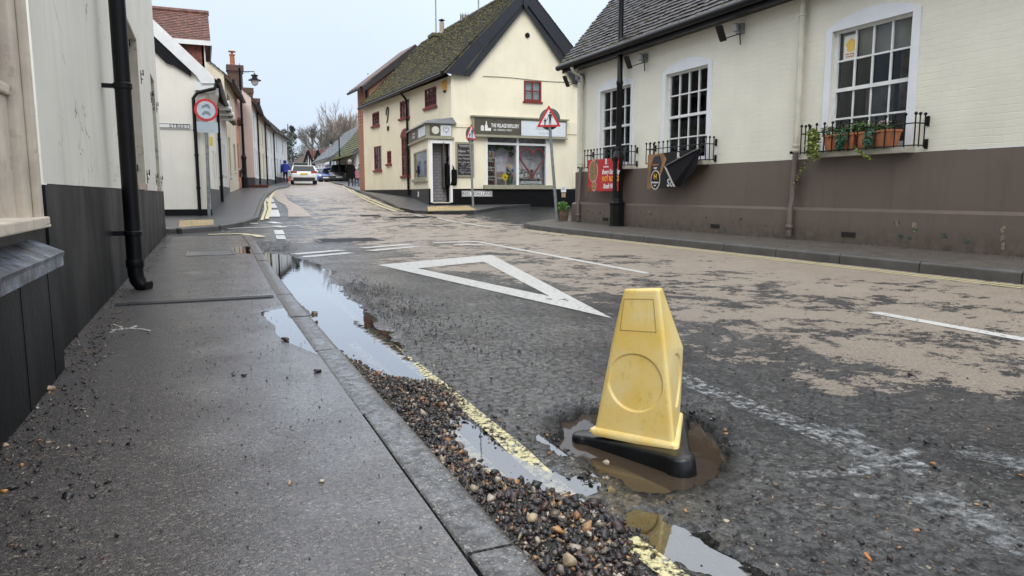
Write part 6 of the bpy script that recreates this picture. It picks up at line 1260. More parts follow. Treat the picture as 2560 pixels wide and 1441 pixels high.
# ================================================================ street lamps
def lamp(x,y,zb,lab,h=4.55,sc=1.,armdir=(1,0),arm=True):
    tt=thing('street_lamp',(x,y,zb),lab,'street lamp'); mb=MB()
    mb.lathe((x,y,zb),[(.175,0),(.175,.02),(.158,.03),(.158,.46),(.172,.47),(.172,.50),(.13,.53),(.112,.6),(.108,1.36),(.14,1.42),(.14,1.46),(.115,1.52),(.075,1.60),(.078,1.64),(.065,1.68)],8); mb.build('base',M_BLACKP,tt)
    mb=MB(); mb.lathe((x,y,zb),[(.063,1.64),(.061,2.95),(.072,2.97),(.072,3.03),(.058,3.05),(.05,h),(.055,h+.01),(.02,h+.12),(.005,h+.25)],14); mb.build('post',M_BLACKP,tt,smooth=True)
    a=Vector((*armdir,0)); c=Vector((x,y,zb+h-.15)); e=c+a*.72; mb=MB(); mb.tube([c,e,e+Vector((0,0,-.1))],.02,6); mb.tube([c+Vector((0,0,-.25)),c+a*.15+Vector((0,0,-.12)),c+a*.3+Vector((0,0,-.03))],.01,5); mb.tube([c+a*.3+Vector((0,0,-.02)),c+a*.38+Vector((0,0,-.07)),c+a*.46+Vector((0,0,-.02))],.008,5); mb.build('arm',M_BLACKP,tt)
    mb=MB(); mb.lathe((e.x,e.y,e.z-.1),[(.04,0),(.06,-.03),(.16,-.06),(.17,-.1),(.11,-.13),(.13,-.2),(.30,-.30),(.30,-.32),(.2,-.32)],14); ln=mb.build('lantern',M_BLACKP,tt,smooth=True); mb=MB(); mb.lathe((e.x,e.y,e.z-.42),[(.18,0),(.17,-.1),(.12,-.2),(.03,-.25)],12); mb.build('globe',mat('frosted_globe',(.6,.62,.62),.2),ln,smooth=True); return tt
lamp(8.15,13.23,.11,'tall black lamp post with octagonal base standing by the red banner on the right',h=5.6,armdir=(-1,0))
lx,ly=C(613,35.,466); zb=prof(ly)+.09
d_=35.; hh=(CZ(160,d_)-zb); lamp(lx,ly,zb,'black lamp post with lantern arm in front of the cottages on the left',h=hh-.2,armdir=(.9,-.3))
x,y=C(851,66); lamp(x,y,prof(y),'distant black lamp post rising among the parked cars',h=CZ(345,66)-prof(y),armdir=(-.95,.3)); x,y=C(735,92); lamp(x,y,prof(y),'farthest small lamp post before the brown roofed house',h=CZ(393,92)-prof(y),armdir=(-.95,.3))
x,y=C(893,37); 
# ================================================================ road signs
M_SRED=mat('sign_red',(.5,.03,.03),.35,.08); M_SWH=mat('sign_white',(.66,.68,.72),.35,.05); M_SBK=mat('sign_black',(.015,.015,.017),.4); M_SGR=mat('sign_grey_back',(.09,.11,.11),.5,.2)
def facing(x,y,turn=0): # unit axes of a plate facing the viewer, turned by degrees
    a=math.atan2(-x,-y)+math.radians(turn); n=Vector((math.sin(a),math.cos(a),0)); return n,Vector((0,0,1)).cross(n)
def pl(mb,c,xd,n,pts,o0,o1): 
    c=Vector(c); mb.prism([c+xd*u+Vector((0,0,1))*v+n*o0 for u,v in pts],n*(o1-o0))
def rounded(pts,r,k=4):
    out=[]; m_=len(pts)
    for i in range(m_):
        p_=Vector(pts[i]);a=(Vector(pts[i-1])-p_).normalized();b_=(Vector(pts[(i+1)%m_])-p_).normalized()
        for j in range(k+1): t_=j/k; q=(p_+a*r)*(1-t_)**2+p_*2*t_*(1-t_)+(p_+b_*r)*t_*t_; out.append((q.x,q.y))
    return out
def figure(mb,c,xd,n,cx_,cy_,h,o):
    s=h; P_=lambda l:[(cx_+a*s,cy_+b_*s) for a,b_ in l]
    pl(mb,c,xd,n,[(cx_+.075*s*math.cos(i*.6),cy_+.44*s+.075*s*math.sin(i*.6)) for i in range(10)],o,o+.002)
    pl(mb,c,xd,n,P_([(-.13,.33),(.13,.33),(.2,.0),(.16,-.02),(.09,.2),(.09,-.5),(.03,-.5),(.0,-.08),(-.04,-.5),(-.10,-.5),(-.09,.2),(-.17,.02),(-.2,.05)]),o,o+.002)
def warn(px,py_base,px_top,py_c,size,turn,lab,zoff=.11,disc_off=(.0,.02),topx=0):
    x,y=GT(px,py_base,zoff); zb=prof(y)+zoff-.02; d=.395*x+.919*y; tx,ty=C(px_top,d,py_c); zc=CZ(py_c,d)
    tt=thing('warning_sign',(x,y,zb),lab,'road sign','pedestrian warning signs'); n,xd=facing(tx,ty,turn); c=Vector((tx,ty,zc))+n*.05
    mb=MB(); top=Vector((tx,ty,zc+.02)); mb.tube([(x,y,zb),tuple(top)],.036,12); mb.build('post',M_GALV,tt,smooth=True)
    R=size/math.sqrt(3); tri3=lambda s: rounded([(-s/2,-s/math.sqrt(3)/2),(s/2,-s/math.sqrt(3)/2),(0,s/math.sqrt(3))],s*.06)
    mb=MB(); pl(mb,c,xd,n,tri3(size),0,.006); mb.build('red_triangle',M_SRED,tt); mb=MB(); pl(mb,c,xd,n,tri3(size*.72),.006,.008); mb.build('white_field',M_SWH,tt)
    mb=MB(); figure(mb,c,xd,n,.035*size/.6,.03,.30*size/.6,.008); figure(mb,c,xd,n,-.09*size/.6,-.055,.18*size/.6,.008); pl(mb,c,xd,n,[(-.07*size/.6,-.04),(-.05*size/.6,.0),(-.02*size/.6,.04),(-.01*size/.6,.025)],.008,.0098); mb.build('walking_figures',M_SBK,tt)
    mb=MB(); c2=c-n*.10+Vector((0,0,disc_off[1]))+xd*disc_off[0]; pl(mb,c2,xd,n,[(.26*size/.6*math.cos(i*math.pi/16),.26*size/.6*math.sin(i*math.pi/16)) for i in range(32)],-.004,.004); mb.build('round_sign_back',M_SGR,tt); return tt
warn(1393,553,1373,300,.60,12,'larger red triangle warning sign with two walking figures on a leaning grey post')
warn(1183,520,1175,336,.56,-52,'smaller red triangle warning sign with walking figures on a post before the shop',disc_off=(.1,.0))
x,y=GT(523,540,.1); zb=prof(y)+.08; d=.395*x+.919*y; tx,ty=C(514.5,d,276); zc=CZ(276,d); s_=d/1780
tt=thing('round_prohibition_sign',(x,y,zb),'round red ringed sign with faded motor vehicles and a pale plate below','road sign'); n,xd=facing(tx,ty,-8); c=Vector((tx,ty,zc))+n*.04
mb=MB(); mb.tube([(x,y,zb),(tx,ty,zc-.1)],.04,12); mb.build('post',M_GALV,tt,smooth=True); ring=lambda r:[(r*math.cos(i*math.pi/20),r*math.sin(i*math.pi/20)) for i in range(40)]
mb=MB(); pl(mb,c,xd,n,ring(27*s_),0,.006); mb.build('red_ring',M_SRED,tt); mb=MB(); pl(mb,c,xd,n,ring(21*s_),.006,.008); mb.build('white_field',mat('faded_white',(.45,.52,.58),.4),tt)
mb=MB(); gcol=mat('faded_symbols',(.2,.24,.27),.5)
for (ux,uz,w_,h_) in ((0,.09,.2,.05),(.02,.125,.1,.04),(0,-.08,.22,.05),(0,-.045,.13,.045)): pl(mb,c,xd,n,rounded([(ux-w_/2,uz-h_/2),(ux+w_/2,uz-h_/2),(ux+w_/2.6,uz+h_/2),(ux-w_/2.6,uz+h_/2)],.01),.008,.01)
for ux,uz in ((-.07,.06),(.07,.06),(-.07,-.11),(.07,-.11)): pl(mb,c,xd,n,[(ux+.025*math.cos(i*.7),uz+.025*math.sin(i*.7)) for i in range(9)],.008,.0105)
mb.build('vehicle_symbols',gcol,tt); c3=Vector((tx+.01,ty,CZ(319,d)))+n*.04; w2,h2=24*s_,13*s_; mb=MB(); pl(mb,c3,xd,n,rounded([(-w2,-h2),(w2,-h2),(w2,h2),(-w2,h2)],.02),0,.005); mb.build('lower_plate',mat('pale_blue_plate',(.38,.45,.5),.4,.1),tt)
c4=Vector((tx+.06,ty-.04,CZ(355,d))); mb=MB(); mb.box(c4.x-.02,c4.x+.06,c4.y-.02,c4.y+.0,c4.z-.1,c4.z+.12); mb.build('yellow_tag',mat('tag_yellow',(.5,.4,.06),.5),tt)
d=18.; x,y=C(391,d,307); zb=.15; tt=thing('reversed_sign',(x,y,zb),'grey backs of round and box signs half hidden behind the near building','road sign'); n,xd=facing(x,y,10)
mb=MB(); mb.tube([(x,y,zb),(x,y,CZ(270,d))],.036,10); mb.build('post',M_GALV,tt,smooth=True); mb=MB(); pl(mb,(x,y,CZ(307,d)),xd,n,ring(.29),.04,.048); mb.build('round_back',mat('grey_green_back',(.13,.16,.145),.5,.15),tt); c=Vector((x,y,CZ(367,d)))+xd*.14; mb=MB(); pl(mb,c,xd,n,rounded([(-.2,-.2),(.22,-.2),(.22,.2),(-.2,.2)],.05),.03,.09); mb.build('box_back',mat('dark_green_back',(.09,.12,.10),.5),tt); mb=MB(); pl(mb,c,xd,n,[(-.05,-.08),(.14,-.08),(.14,.1),(-.05,.1)],.09,.1); mb.build('fixing_plate',M_SBK,tt)
# ================================================================ people
def skinmesh(pts,edges,root,sub=2):
    me=bpy.data.meshes.new('tmp'); me.from_pydata([p_[:3] for p_ in pts],edges,[]); ob=bpy.data.objects.new('tmp',me); COL.objects.link(ob); md=ob.modifiers.new('s','SKIN'); md.use_smooth_shade=True
    for i,p_ in enumerate(pts): v=me.skin_vertices[0].data[i]; v.radius=(p_[3],p_[4] if len(p_)>4 else p_[3]); v.use_root=(i==root)
    s2=ob.modifiers.new('b','SUBSURF'); s2.levels=sub; s2.render_levels=sub
    dg=bpy.context.evaluated_depsgraph_get(); me2=bpy.data.meshes.new_from_object(ob.evaluated_get(dg)); bpy.data.objects.remove(ob); return me2
def person(x,y,z,h,rot,lab,coat,legc,hair,coatlen=.45,stride=.12,skin=(.45,.27,.2),bulk=1.,arms=None,hood=False,bend=0.):
    """walking figure built in units of its height, facing +Y before rotation"""
    tt=thing('person',(x,y,z),lab,'person'); k=h; B=bulk
    st=stride
    P_=[(0,0,.52,.085*B,.07*B),(0,.0,.62,.08*B,.065*B),(0,.01+bend*.3,.72,.095*B,.07*B),(0,.0+bend*.6,.80,.075*B,.06*B),(0,.0+bend*.8,.845,.036),(0,.012+bend,.885,.05,.055),(0,.02+bend,.935,.055,.06),(0,.01+bend,.975,.035),
        (-.05,0,.49,.06*B),(-.055,st*.5,.28,.043),(-.055,st*.55-.02,.06,.026),(-.055,st*.55+.06,.02,.024),
        (.05,0,.49,.06*B),(.055,-st*.2,.28,.043),(.055,-st*.7,.07,.026),(.055,-st*.7+.06,.025,.024),
        (-.10*B,bend*.6,.79,.042*B),(-.135*B,-.02,.64,.032*B),(-.13*B,.03+st*.2,.50,.025),(-.128*B,.05+st*.2,.455,.022),
        (.10*B,bend*.6,.79,.042*B),(.135*B,.0,.64,.032*B),(.13*B,.04-st*.2,.50,.025),(.128*B,.06-st*.2,.455,.022)]
    E_=[(0,1),(1,2),(2,3),(3,4),(4,5),(5,6),(6,7),(0,8),(8,9),(9,10),(10,11),(0,12),(12,13),(13,14),(14,15),(3,16),(16,17),(17,18),(18,19),(3,20),(20,21),(21,22),(22,23)]
    pts=[tuple(c*k for c in p_) for p_ in P_]; me=skinmesh(pts,E_,0); 
    def clothe(me):
        me.materials.clear()
        for m_ in (mat('skin',skin,.5),legc,coat,M_BLACKP): me.materials.append(m_)
        for p_ in me.polygons:
            c=p_.center/k; i=0
            if c.z<.05: i=3
            elif c.z<.5 and abs(c.x)<.1: i=1
            elif c.z<.845 and not(abs(c.x)>.1 and c.z<.49): i=2
            p_.material_index=i; p_.use_smooth=True
    clothe(me); ob=bpy.data.objects.new('body',me); COL.objects.link(ob); ob.parent=tt
    # coat skirt and hair
    if coatlen<.5:
        mb=MB(); o=[]
        for z_,r1,r2 in ((.80,.105,.085),(.70,.115,.09),(.6,.115,.09),(.5,.125,.10),(coatlen,.135,.11)):
            o.append([(r1*B*1.02*math.cos(a),r2*B*math.sin(a)*1.05+bend*.5*max(0,(z_-.5)/.3),z_) for a in [i*math.pi/8 for i in range(16)]])
        for r_ in o: mb.v+=[tuple(c*k for c in q) for q in r_]
        for i in range(len(o)-1):
            for j in range(16): mb.f.append((i*16+j,i*16+(j+1)%16,(i+1)*16+(j+1)%16,(i+1)*16+j))
        c_=mb.build('coat',coat,None,smooth=True); c_.parent=tt
    mb=MB(); 
    if hood: mb.sphere((0,(.0+bend)*k,.93*k),.082*k,12,8,(1,1.05,1.05))
    else: mb.sphere((0,(-.004+bend)*k,.935*k),.078*k,12,8,(1,.95,1.02))
    hr=mb.build('hair' if not hood else 'hood',hair,None,smooth=True); hr.parent=tt
    mb=MB(); mb.sphere((0,(.075+bend)*k,.925*k),.009*k,5,4); mb.sphere((-.02*k,(.066+bend)*k,.94*k),.006*k,5,4); mb.sphere((.02*k,(.066+bend)*k,.94*k),.006*k,5,4); f_=mb.build('face',mat('face',tuple(c*.5 for c in skin),.5),None); f_.parent=tt
    tt.rotation_euler=(0,0,rot); return tt
M_COATB=mat('black_coat',(.006,.006,.006),.9,.3,20,spec=.1); M_JEAN=mat('dark_trousers',(.03,.035,.05),.8,.3,30); M_PINKC=mat('pink_puffer',(.34,.12,.15),.6,.3,9,.6,18,.03); M_BLUEC=mat('blue_jacket',(.012,.03,.24),.6,.3,9)
x,y=GT(877,467,.1); person(x,y,prof(y)+.1,1.72,.3,'adult in a long black coat walking away up the street beside the child in pink',M_COATB,M_JEAN,mat('grey_hair',(.3,.28,.25),.8),coatlen=.30,bulk=1.35,stride=.1,bend=.03)
x,y=GT(892,467,.1); person(x,y,prof(y)+.1,1.24,.3,'child in a pink hooded puffer coat walking away beside the adult in black',M_PINKC,mat('blue_jeans',(.06,.11,.2),.8),mat('fur_hood',(.5,.38,.35),.9),coatlen=.44,bulk=1.35,stride=.14,hood=True)
x,y=C(714.5,56); person(x,y,prof(y)+.1,1.68,.2,'person in a bright blue hooded jacket at the far end of the left pavement',M_BLUEC,mat('navy_trousers',(.015,.015,.03),.8),M_BLUEC,coatlen=.46,bulk=1.4,hood=True,stride=.1)
x,y=C(901,53.5); person(x,y,prof(y)+.1,1.5,.2,'person in a green coat mostly hidden behind the child in pink',mat('green_coat',(.02,.12,.08),.8),M_JEAN,mat('brown_hair',(.06,.03,.02),.8),coatlen=.45,bulk=1.2)
person(7.60,22.86,.52,1.55,2.9,'person in black standing half hidden behind the jamb in the shop doorway',M_COATB,M_COATB,M_COATB,coatlen=.36,bulk=1.15,stride=.03)
tt=thing('shoulder_bag',(7.66,22.6,1.6),'black bag hanging at the right jamb of the shop doorway','bag'); mb=MB(); gf.pan(mb,7.56,7.74,1.12,1.60,.02,.14); mb.build('bag_body',M_COATB,tt,bev=.04); mb=MB(); mb.tube([gf.p(7.6,1.58,.08),gf.p(7.62,1.72,.06),gf.p(7.68,1.58,.08)],.01,5); mb.build('strap',M_COATB,tt)
# ================================================================ cars
M_TYRE=mat('tyre_rubber',(.012,.012,.012),.7); M_RIM=mat('alloy',(.3,.3,.32),.3,metal=.7); M_CGL=mat('car_glass',(.012,.017,.02),.12,.2,3,spec=.35); M_TAIL=mat('tail_lamp',(.28,.01,.012),.2); M_HEAD=mat('head_lamp',(.6,.62,.65),.15)
def car(x,y,z,rot,paint,lab,L_=4.3,W_=1.8,Hh=1.48,kind='hatch',plate_c=(.62,.5,.05),cat='car',away=True):
    """nose towards +Y before rotation"""
    tt=thing('parked_car' if not away else 'car',(x,y,z),lab,cat); h=Hh; l=L_/2
    if kind=='van': prof_l=[(-l,.25),(-l-.0,.9),(-l+.05,h*.62),(l-1.0,h*.6),(l-.1,h*.5),(l,.5),(l-.05,.22)]; roof=[(-l+.08,h*.6),(-l+.2,h),(l-2.1,h),(l-1.05,h*.6)]
    elif kind=='suv': prof_l=[(-l,.3),(-l-.02,.75),(-l+.08,1.02),(-l+.3,1.06),(l-1.2,1.02),(l-.2,.92),(l,.6),(l-.04,.28)]; roof=[(-l+.12,1.04),(-l+.5,h-.03),(-.2,h),(l-1.9,h-.06),(l-1.15,1.02)]
    else: prof_l=[(-l+.03,.28),(-l-.02,.6),(-l+.06,.9),(-l+.25,.98),(l-1.2,.93),(l-.25,.78),(l,.55),(l-.05,.22)]; roof=[(-l+.14,.95),(-l+.62,h-.06),(-.35,h),(l-2.0,h-.12),(l-1.1,.93)]
    def loft(poly,ws,m_,nm,bev=.03):
        mb=MB(); n=len(poly); o=[]
        cz=sum(b_ for _,b_ in poly)/n
        for s,sc in ws: mb.v+=[(s*W_/2,a*(sc if sc<1 else 1)+0,cz+(b_-cz)*(.97 if sc<1 else 1)) for a,b_ in poly]
        K=len(ws)
        for i in range(K-1):
            for j in range(n): mb.f.append((i*n+j,i*n+(j+1)%n,(i+1)*n+(j+1)%n,(i+1)*n+j))
        mb.f.append(tuple(range(n))[::-1]); mb.f.append(tuple((K-1)*n+j for j in range(n))); b_=mb.build(nm,m_,None,smooth=True,bev=bev); b_.parent=tt; return b_
    body=loft(prof_l,[(-1,.96),(-.9,1),(.9,1),(1,.96)],paint,'body')
    # greenhouse tapers towards the roof
    mb=MB(); zb_=roof[0][1]; 
    for s in (-1,1): mb.v+=[(s*W_/2*(.93-.16*(b_-zb_)/(h-zb_)),a,b_) for a,b_ in roof]
    n=len(roof); mb.f=[tuple(range(n))[::-1],tuple(range(n,2*n))]+[(i,(i+1)%n,n+(i+1)%n,n+i) for i in range(n)]; g_=mb.build('cabin_glass',M_CGL,None,bev=.02); g_.parent=tt
    mb=MB(); top=[p_ for p_ in roof if p_[1]>h-.16]; ws_=.78
    mb.hexa([(-W_/2*ws_,top[0][0]-.02,h-.10),(W_/2*ws_,top[0][0]-.02,h-.10),(W_/2*ws_,top[-1][0]+.04,h-.14),(-W_/2*ws_,top[-1][0]+.04,h-.14)],[(-W_/2*.7,top[0][0]-.04,h+.01),(W_/2*.7,top[0][0]-.04,h+.01),(W_/2*.7,top[-1][0],h-.03),(-W_/2*.7,top[-1][0],h-.03)])
    for s in (-1,1):
        for (a,b_),(c,d) in ((roof[0],roof[1]),(roof[-1],roof[-2])): mb.bar((s*W_/2*.925,a,b_),(s*W_/2*.79,c,d),.09,.09)
        mb.bar((s*W_/2*.92,.05,.95),(s*W_/2*.79,-.05,h-.05),.05,.06)
    r_=mb.build('roof_shell',paint,None,bev=.02); r_.parent=tt
    for sx in (-1,1):
        for yy in (-l+.75,l-.8):
            mb=MB(); mb.tube([(sx*(W_/2-.20),yy,.32),(sx*(W_/2+.01),yy,.32)],.32,18); w_=mb.build('wheel',M_TYRE,None); w_.parent=tt
            mb=MB(); mb.tube([(sx*(W_/2+.0),yy,.32),(sx*(W_/2+.02),yy,.32)],.2,12); q=mb.build('rim',M_RIM,None); q.parent=w_
        mb=MB(); mb.hexa([(sx*(W_/2-.42),-l-.035,.83),(sx*(W_/2-.02),-l+.05,.80),(sx*(W_/2-.0),-l+.25,.82),(sx*(W_/2-.42),-l+.2,.85)],[(sx*(W_/2-.42),-l-.01,.93),(sx*(W_/2-.03),-l+.05,.97),(sx*(W_/2-.0),-l+.25,.97),(sx*(W_/2-.42),-l+.2,.95)]); q=mb.build('tail_light',M_TAIL,None); q.parent=tt
        mb=MB(); mb.hexa([(sx*(W_/2-.45),l-.0,.60),(sx*(W_/2-.02),l-.14,.60),(sx*(W_/2+.0),l-.3,.62),(sx*(W_/2-.45),l-.2,.6)],[(sx*(W_/2-.42),l-.1,.73),(sx*(W_/2-.05),l-.24,.76),(sx*(W_/2+.0),l-.4,.76),(sx*(W_/2-.4),l-.3,.74)]); q=mb.build('headlight',M_HEAD,None); q.parent=tt
        mb=MB(); mb.box(sx*(W_/2+.02),sx*(W_/2+.2),l-1.5,l-1.35,.95,1.1); q=mb.build('wing_mirror',paint,None,bev=.03); q.parent=tt
    mb=MB(); mb.box(-W_*.42,W_*.42,-l-.03,-l+.1,.22,.50); mb.box(-W_*.40,W_*.40,l-.12,l+.02,.22,.42); mb.box(-W_*.22,W_*.22,l-.1,l+.015,.46,.60); q=mb.build('bumper_insert',M_SBK,None,bev=.02); q.parent=tt
    mb=MB(); mb.box(-.27,.27,-l-.045,-l+.02,.70,.82); q=mb.build('number_plate',mat('rear_plate',plate_c,.4),None); q.parent=tt
    mb=MB(); mb.box(-.27,.27,l-.0,l+.035,.40,.51); q=mb.build('number_plate',mat('front_plate',(.65,.65,.62),.4),None); q.parent=tt
    tt.rotation_euler=(0,0,rot); return tt
P_=lambda n_,c,r_=.3,**k: mat(n_,c,r_,.05,3,coat=1.,**k)
x,y=C(768,53.3); car(x,y+2,prof(y)+.06,-.10,P_('car_white_paint',(.62,.61,.6)),'white hatchback seen from behind driving away up the street',kind='hatch',Hh=1.40,L_=4.2,W_=1.84)
x,y=C(853,67.5); car(x,y,prof(y)-.05,math.pi-.25,P_('car_black_paint',(.03,.03,.034)),'dark grey car with pale windscreen facing down the street, left of the walkers',kind='suv',Hh=1.66,away=False)
x,y=C(832,70); car(x,y,prof(y)-.1,math.pi-.45,P_('car_blue_paint',(.02,.06,.3)),'blue hatchback parked facing down the street behind the white car',away=False)
x,y=C(813,72); car(x,y,prof(y)-.1,math.pi-.45,P_('car_silver_paint',(.3,.33,.36)),'silver grey car parked between the blue hatchback and the white car',away=False)
x,y=C(800,75); car(x,y,prof(y)-.1,math.pi-.3,P_('car_greyblue_paint',(.12,.18,.22)),'blue grey car almost hidden right behind the white hatchback',away=False)
x,y=C(733,73); car(x,y,prof(y)-.15,.3,P_('car_green_paint',(.12,.17,.14)),'pale green van parked beyond the orange barrier, left of the white hatchback',kind='van',Hh=1.95,cat='van',away=False)
tt=None
for i,(px,lab) in enumerate(((724,'orange plastic road barrier nearest the blue jacketed person'),(734,'orange plastic road barrier touching the white hatchback outline'))):
    x,y=C(px,60.5); z=prof(y); bt_=thing('road_barrier',(x,y,z),lab,'barrier','orange road barriers'); M_OR=mat('barrier_orange',(.7,.1,.03),.5,.1); mb=MB(); 
    mb.box(x-.17,x+.17,y-.03,y+.03,z+.25,z+.42); mb.box(x-.17,x+.17,y-.03,y+.03,z+.06,z+.2); 
    for s in (-.155,0,.155): mb.box(x+s-.02,x+s+.02,y-.025,y+.025,z,z+.48)
    mb.build('panel',M_OR,bt_); mb=MB(); mb.box(x-.17,x-.09,y-.2,y+.2,z,z+.05); mb.box(x+.09,x+.17,y-.2,y+.2,z,z+.05); mb.build('feet',M_TYRE,bt_)
# ================================================================ buildings and trees beyond the crest
def farhouse(px0,d0,px1,d1,ez0,lab,wallm,roofm,rise,depth=6.,wins=3,over=.3,zbase=None,nm='village_house'):
    """front wall runs from the nearer right end (px0,d0) to the farther left end (px1,d1)"""
    a=C(px0,d0);b_=C(px1,d1); dd=Vector((b_[0]-a[0],b_[1]-a[1])); Lh=dd.length; dd.normalize(); n=Vector((-dd.y,dd.x)); 
    if n.x*a[0]+n.y*a[1]>0: n=-n
    f_=Frame(a,dd,n); zb=prof(a[1])-.6; t_=thing(nm,(a[0],a[1],zb),lab,'house'); mb=MB(); ops=[]
    for i in range(wins):
        u=Lh*(i+.5)/wins; ops+= [(u-.45,u+.45,ez0-1.7,ez0-.6),(u-.5,u+.5,zb+1.6,zb+2.9)]
    f_.wall(mb,0,Lh,zb,ez0,ops,.1)
    for u in (0,Lh): mb.add([f_.p(u,zb,0),f_.p(u,zb,-depth),f_.p(u,ez0,-depth),f_.p(u,ez0+rise,-depth/2),f_.p(u,ez0,0)],[(0,1,2,3,4)])
    mb.build('wall',wallm,t_)
    for o in ops: sash(t_,f_,*o,2,2,M_WHITEP,M_GLASSB,dep=-.05,mid=False,backd=-.3)
    A=Vector(f_.p(-.2,ez0-over*rise/(depth/2),over));B=Vector(f_.p(Lh+.2,ez0-over*rise/(depth/2),over)); Cc=Vector(f_.p(Lh+.2,ez0+rise,-depth/2)); D=Vector(f_.p(-.2,ez0+rise,-depth/2)); E_=Vector(f_.p(-.2,ez0-.1,-depth-over)); F_=Vector(f_.p(Lh+.2,ez0-.1,-depth-over))
    mb=MB(); tiles(mb,A,(B-A),(D-A),Lh+.4,(D-A).length,.35,.5,.03,.02,sd=int(px0)); mb.prism([A,B,Cc,D],(0,0,-.15)); mb.prism([D,Cc,F_,E_],(0,0,-.15)); mb.build('roof',roofm,t_)
    mb=MB(); mb.tube([A,B],.07,6); mb.build('gutter',M_BLACKP,t_); return t_,f_,zb,Lh
MFW=wallmat('far_white_wall',(.66,.66,.65),.7,amt=.25,brick=False,bstr=.1); MFC=wallmat('far_cream_wall',(.55,.5,.42),.7,amt=.25,brick=False,bstr=.1)
M_MTH=mat('mossy_far_roof',(.06,.058,.05),.9,.4,1.2,.5,10,.05,c2=(.11,.13,.03),thr=[(.45,0.),(.55,.9)])
farhouse(906,56,893,60,CZ(372,57),'white rendered building with low grey roof beside the brick house, far right side',MFW,M_SLATE,1.2,wins=1)
t1,f1,z1_,L1=farhouse(893,62,841,72,CZ(384,66),'cream fronted old building with tall mossy green roof in the distance',MFC,M_MTH,4.6,depth=8,wins=3)
mb=MB(); A=[f1.p(.5,z1_+3.0,0),f1.p(L1-.3,z1_+3.0,0),f1.p(L1-.3,z1_+2.6,1.6),f1.p(.5,z1_+2.6,1.6)]; mb.prism(A,(0,0,.12)); mb.build('canopy',M_MTH,t1)
t2,f2,z2_,L2=farhouse(841,73,790,88,CZ(393,80),'long white building with pale slate roof in the distance',MFW,M_SLATE,3.6,depth=8,wins=6)
mb=MB(); f2.pan(mb,3,7,z2_+2.3,z2_+2.95,.05,.15); q=mb.build('shop_board',mat('navy_board',(.03,.05,.12),.5),t2); mb=MB(); f2.pan(mb,3.4,6.6,z2_+2.5,z2_+2.75,.15,.17); mb.build('board_stripe',M_TXW,q)
# twin red gables
for px,lab in ((800,'red tiled half timbered gable, right one of the distant pair'),(776,'red tiled half timbered gable, left one of the distant pair')):
    x,y=C(px,93); zt=CZ(377,93); ze=CZ(402,93); zb=prof(y)-.5; t_=thing('gabled_house',(x,y,zb),lab,'house'); xd=Vector((math.cos(YAW),-math.sin(YAW),0)); xd=Vector((.85,-.5,0)).normalized(); nn=Vector((-.5,-.85,0)).normalized(); c=Vector((x,y,0)); w_=.62*1.0
    V3=lambda u,z,o:(c+xd*u+nn*o+Vector((0,0,z)))
    mb=MB(); mb.prism([V3(-w_,zb,0),V3(w_,zb,0),V3(w_,ze,0),V3(0,zt-.3,0),V3(-w_,ze,0)],nn*-5); mb.build('wall',MFW,t_)
    mb=MB(); mb.prism([V3(-w_-.25,ze-.9,.3),V3(0,zt,.3),V3(0,zt,-5),V3(-w_-.25,ze-.9,-5)],(0,0,.12)); mb.prism([V3(w_+.25,ze-.9,.3),V3(0,zt,.3),V3(0,zt,-5),V3(w_+.25,ze-.9,-5)],(0,0,.12)); mb.build('roof',M_REDT,t_)
    mb=MB(); mb.bar(V3(-w_-.2,ze-.9,.36),V3(0,zt,.36),.1,.25); mb.bar(V3(w_+.2,ze-.9,.36),V3(0,zt,.36),.1,.25); mb.bar(V3(0,ze-2,.02),V3(0,zt-.2,.02),.12,.06); mb.bar(V3(-.3,ze-2,.02),V3(-.3,ze+.3,.02),.1,.06); mb.bar(V3(.3,ze-2,.02),V3(.3,ze+.3,.02),.1,.06); mb.build('timber_frame',M_BLACKP,t_)
farhouse(838,96,790,104,CZ(384,100),'red roofed house standing behind the long slate roof',MFC,M_REDT,2.6,depth=9,wins=2)
farhouse(776,100,706,104,CZ(421,102),'low white house with wide dark brown roof at the street end',MFW,M_TILE,2.3,depth=9,wins=3)
farhouse(772,112,742,118,CZ(410,114),'small house with yellowish roof behind the brown roofed house',MFC,mat('straw_roof',(.25,.22,.13),.9,.4,2),2.0,depth=8,wins=1)
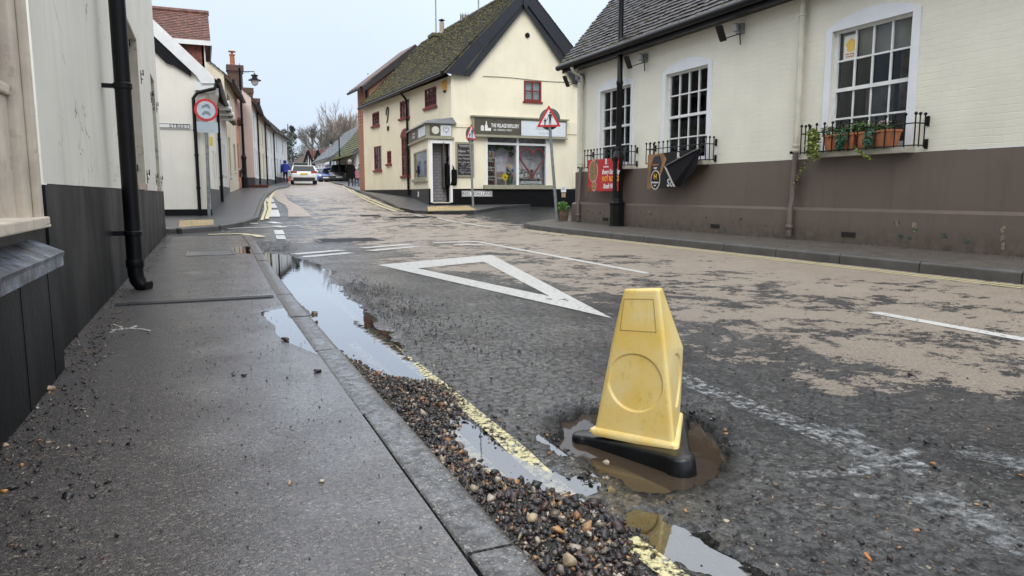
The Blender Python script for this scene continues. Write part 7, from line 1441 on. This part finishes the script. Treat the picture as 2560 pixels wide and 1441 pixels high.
# trees
M_BARK=mat('bare_bark',(.17,.16,.15),.9,.3,3); M_BARKP=mat('pale_twigs',(.26,.22,.19),.9,.3,3); M_IVY=mat('ivy_leaves',(.10,.125,.11),.8,.6,.8); M_HEDGE=mat('scrub',(.085,.09,.08),.9,.6,.5)  # bark and twig colours are lightened in place of distance haze
def tree(x,y,zb,h,lab,bark,seed,spread=.5,levels=5,nm='bare_tree',r0=None,up=.25,forks=3):
    r=random.Random(seed); tt=thing(nm,(x,y,zb),lab,'tree'); tr=MB(); cr=MB(); r0=r0 or h*.022
    def grow(p_,d,l,rad,lv):
        q=p_+d*l; mid=(p_+q)/2+Vector((r.gauss(0,1),r.gauss(0,1),0))*l*.05
        (tr if lv<2 else cr).tube([p_,mid,q],[rad,rad*.85,rad*.7],6 if lv<2 else 3,cap=False)
        if lv>=levels: return
        for i in range(forks if lv else forks+1):
            a=r.uniform(0,2*math.pi); s=r.uniform(.3,1.)*spread*(1.2 if lv else 1); nd=(d+Vector((math.cos(a)*s,math.sin(a)*s,r.uniform(-.1,up)))).normalized(); st=r.uniform(.55,1.) if lv else r.uniform(.5,1.)
            grow(p_+(q-p_)*st,nd,l*r.uniform(.62,.85),max(.012,rad*.62),lv+1)
    grow(Vector((x,y,zb)),Vector((r.gauss(0,.04),r.gauss(0,.04),1)).normalized(),h*.27,r0,0); tr.build('trunk',bark,tt); cr.build('crown',bark,tt); return tt
for px,d,h,sp,lv,bk,sd,lab in ((790,118,13.5,.6,6,M_BARK,3,'broad dark bare tree right of the ivy clad trunk'),(815,125,13.5,.55,6,M_BARK,8,'bare dark tree behind the red roofed house'),(838,122,15.,.42,6,M_BARKP,15,'pale twiggy bare tree left of the mossy roof'),(868,122,15.5,.42,6,M_BARKP,22,'pale twiggy bare tree right behind the mossy roof'),(765,130,11.,.6,6,M_BARK,31,'low dark bare tree behind the brown roof'),(702,120,10.,.55,5,M_BARK,44,'thin bare tree at the left of the ivy clad trunk')):
    x,y=C(px,d); tree(x,y,prof(y)-.5,h,lab,bk,sd,sp,lv)
x,y=C(722,112); zb=prof(y)-.5; tt=thing('ivy_clad_tree',(x,y,zb),'dark ivy clad tree with a pointed top at the end of the left row','tree'); mb=MB(); mb.tube([(x,y,zb),(x+.2,y,zb+9.3)],[.3,.08],8); mb.tube([(x,y,zb+4),(x-2.2,y,zb+8.6)],[.12,.03],5); mb.build('trunk',M_BARK,tt); mb=MB(); r6=random.Random(8)
for i in range(26): leafball(mb,(x+r6.gauss(0,.6),y+r6.gauss(0,.6),zb+1+i*.31),1.25*(1-i/30)+.15,90,.2,r6)
mb.build('crown',M_IVY,tt)
mb=MB(); r6=random.Random(18)
for i in range(46): px=r6.uniform(690,840); d=r6.uniform(125,145); x,y=C(px,d); leafball(mb,(x,y,prof(y)+r6.uniform(.5,3.8)),2.0,70,.3,r6,.8)
g=mb.build('distant_scrub',M_HEDGE); tag(g,'dark scrubby woodland mass beyond the last houses','woodland',kind='stuff')
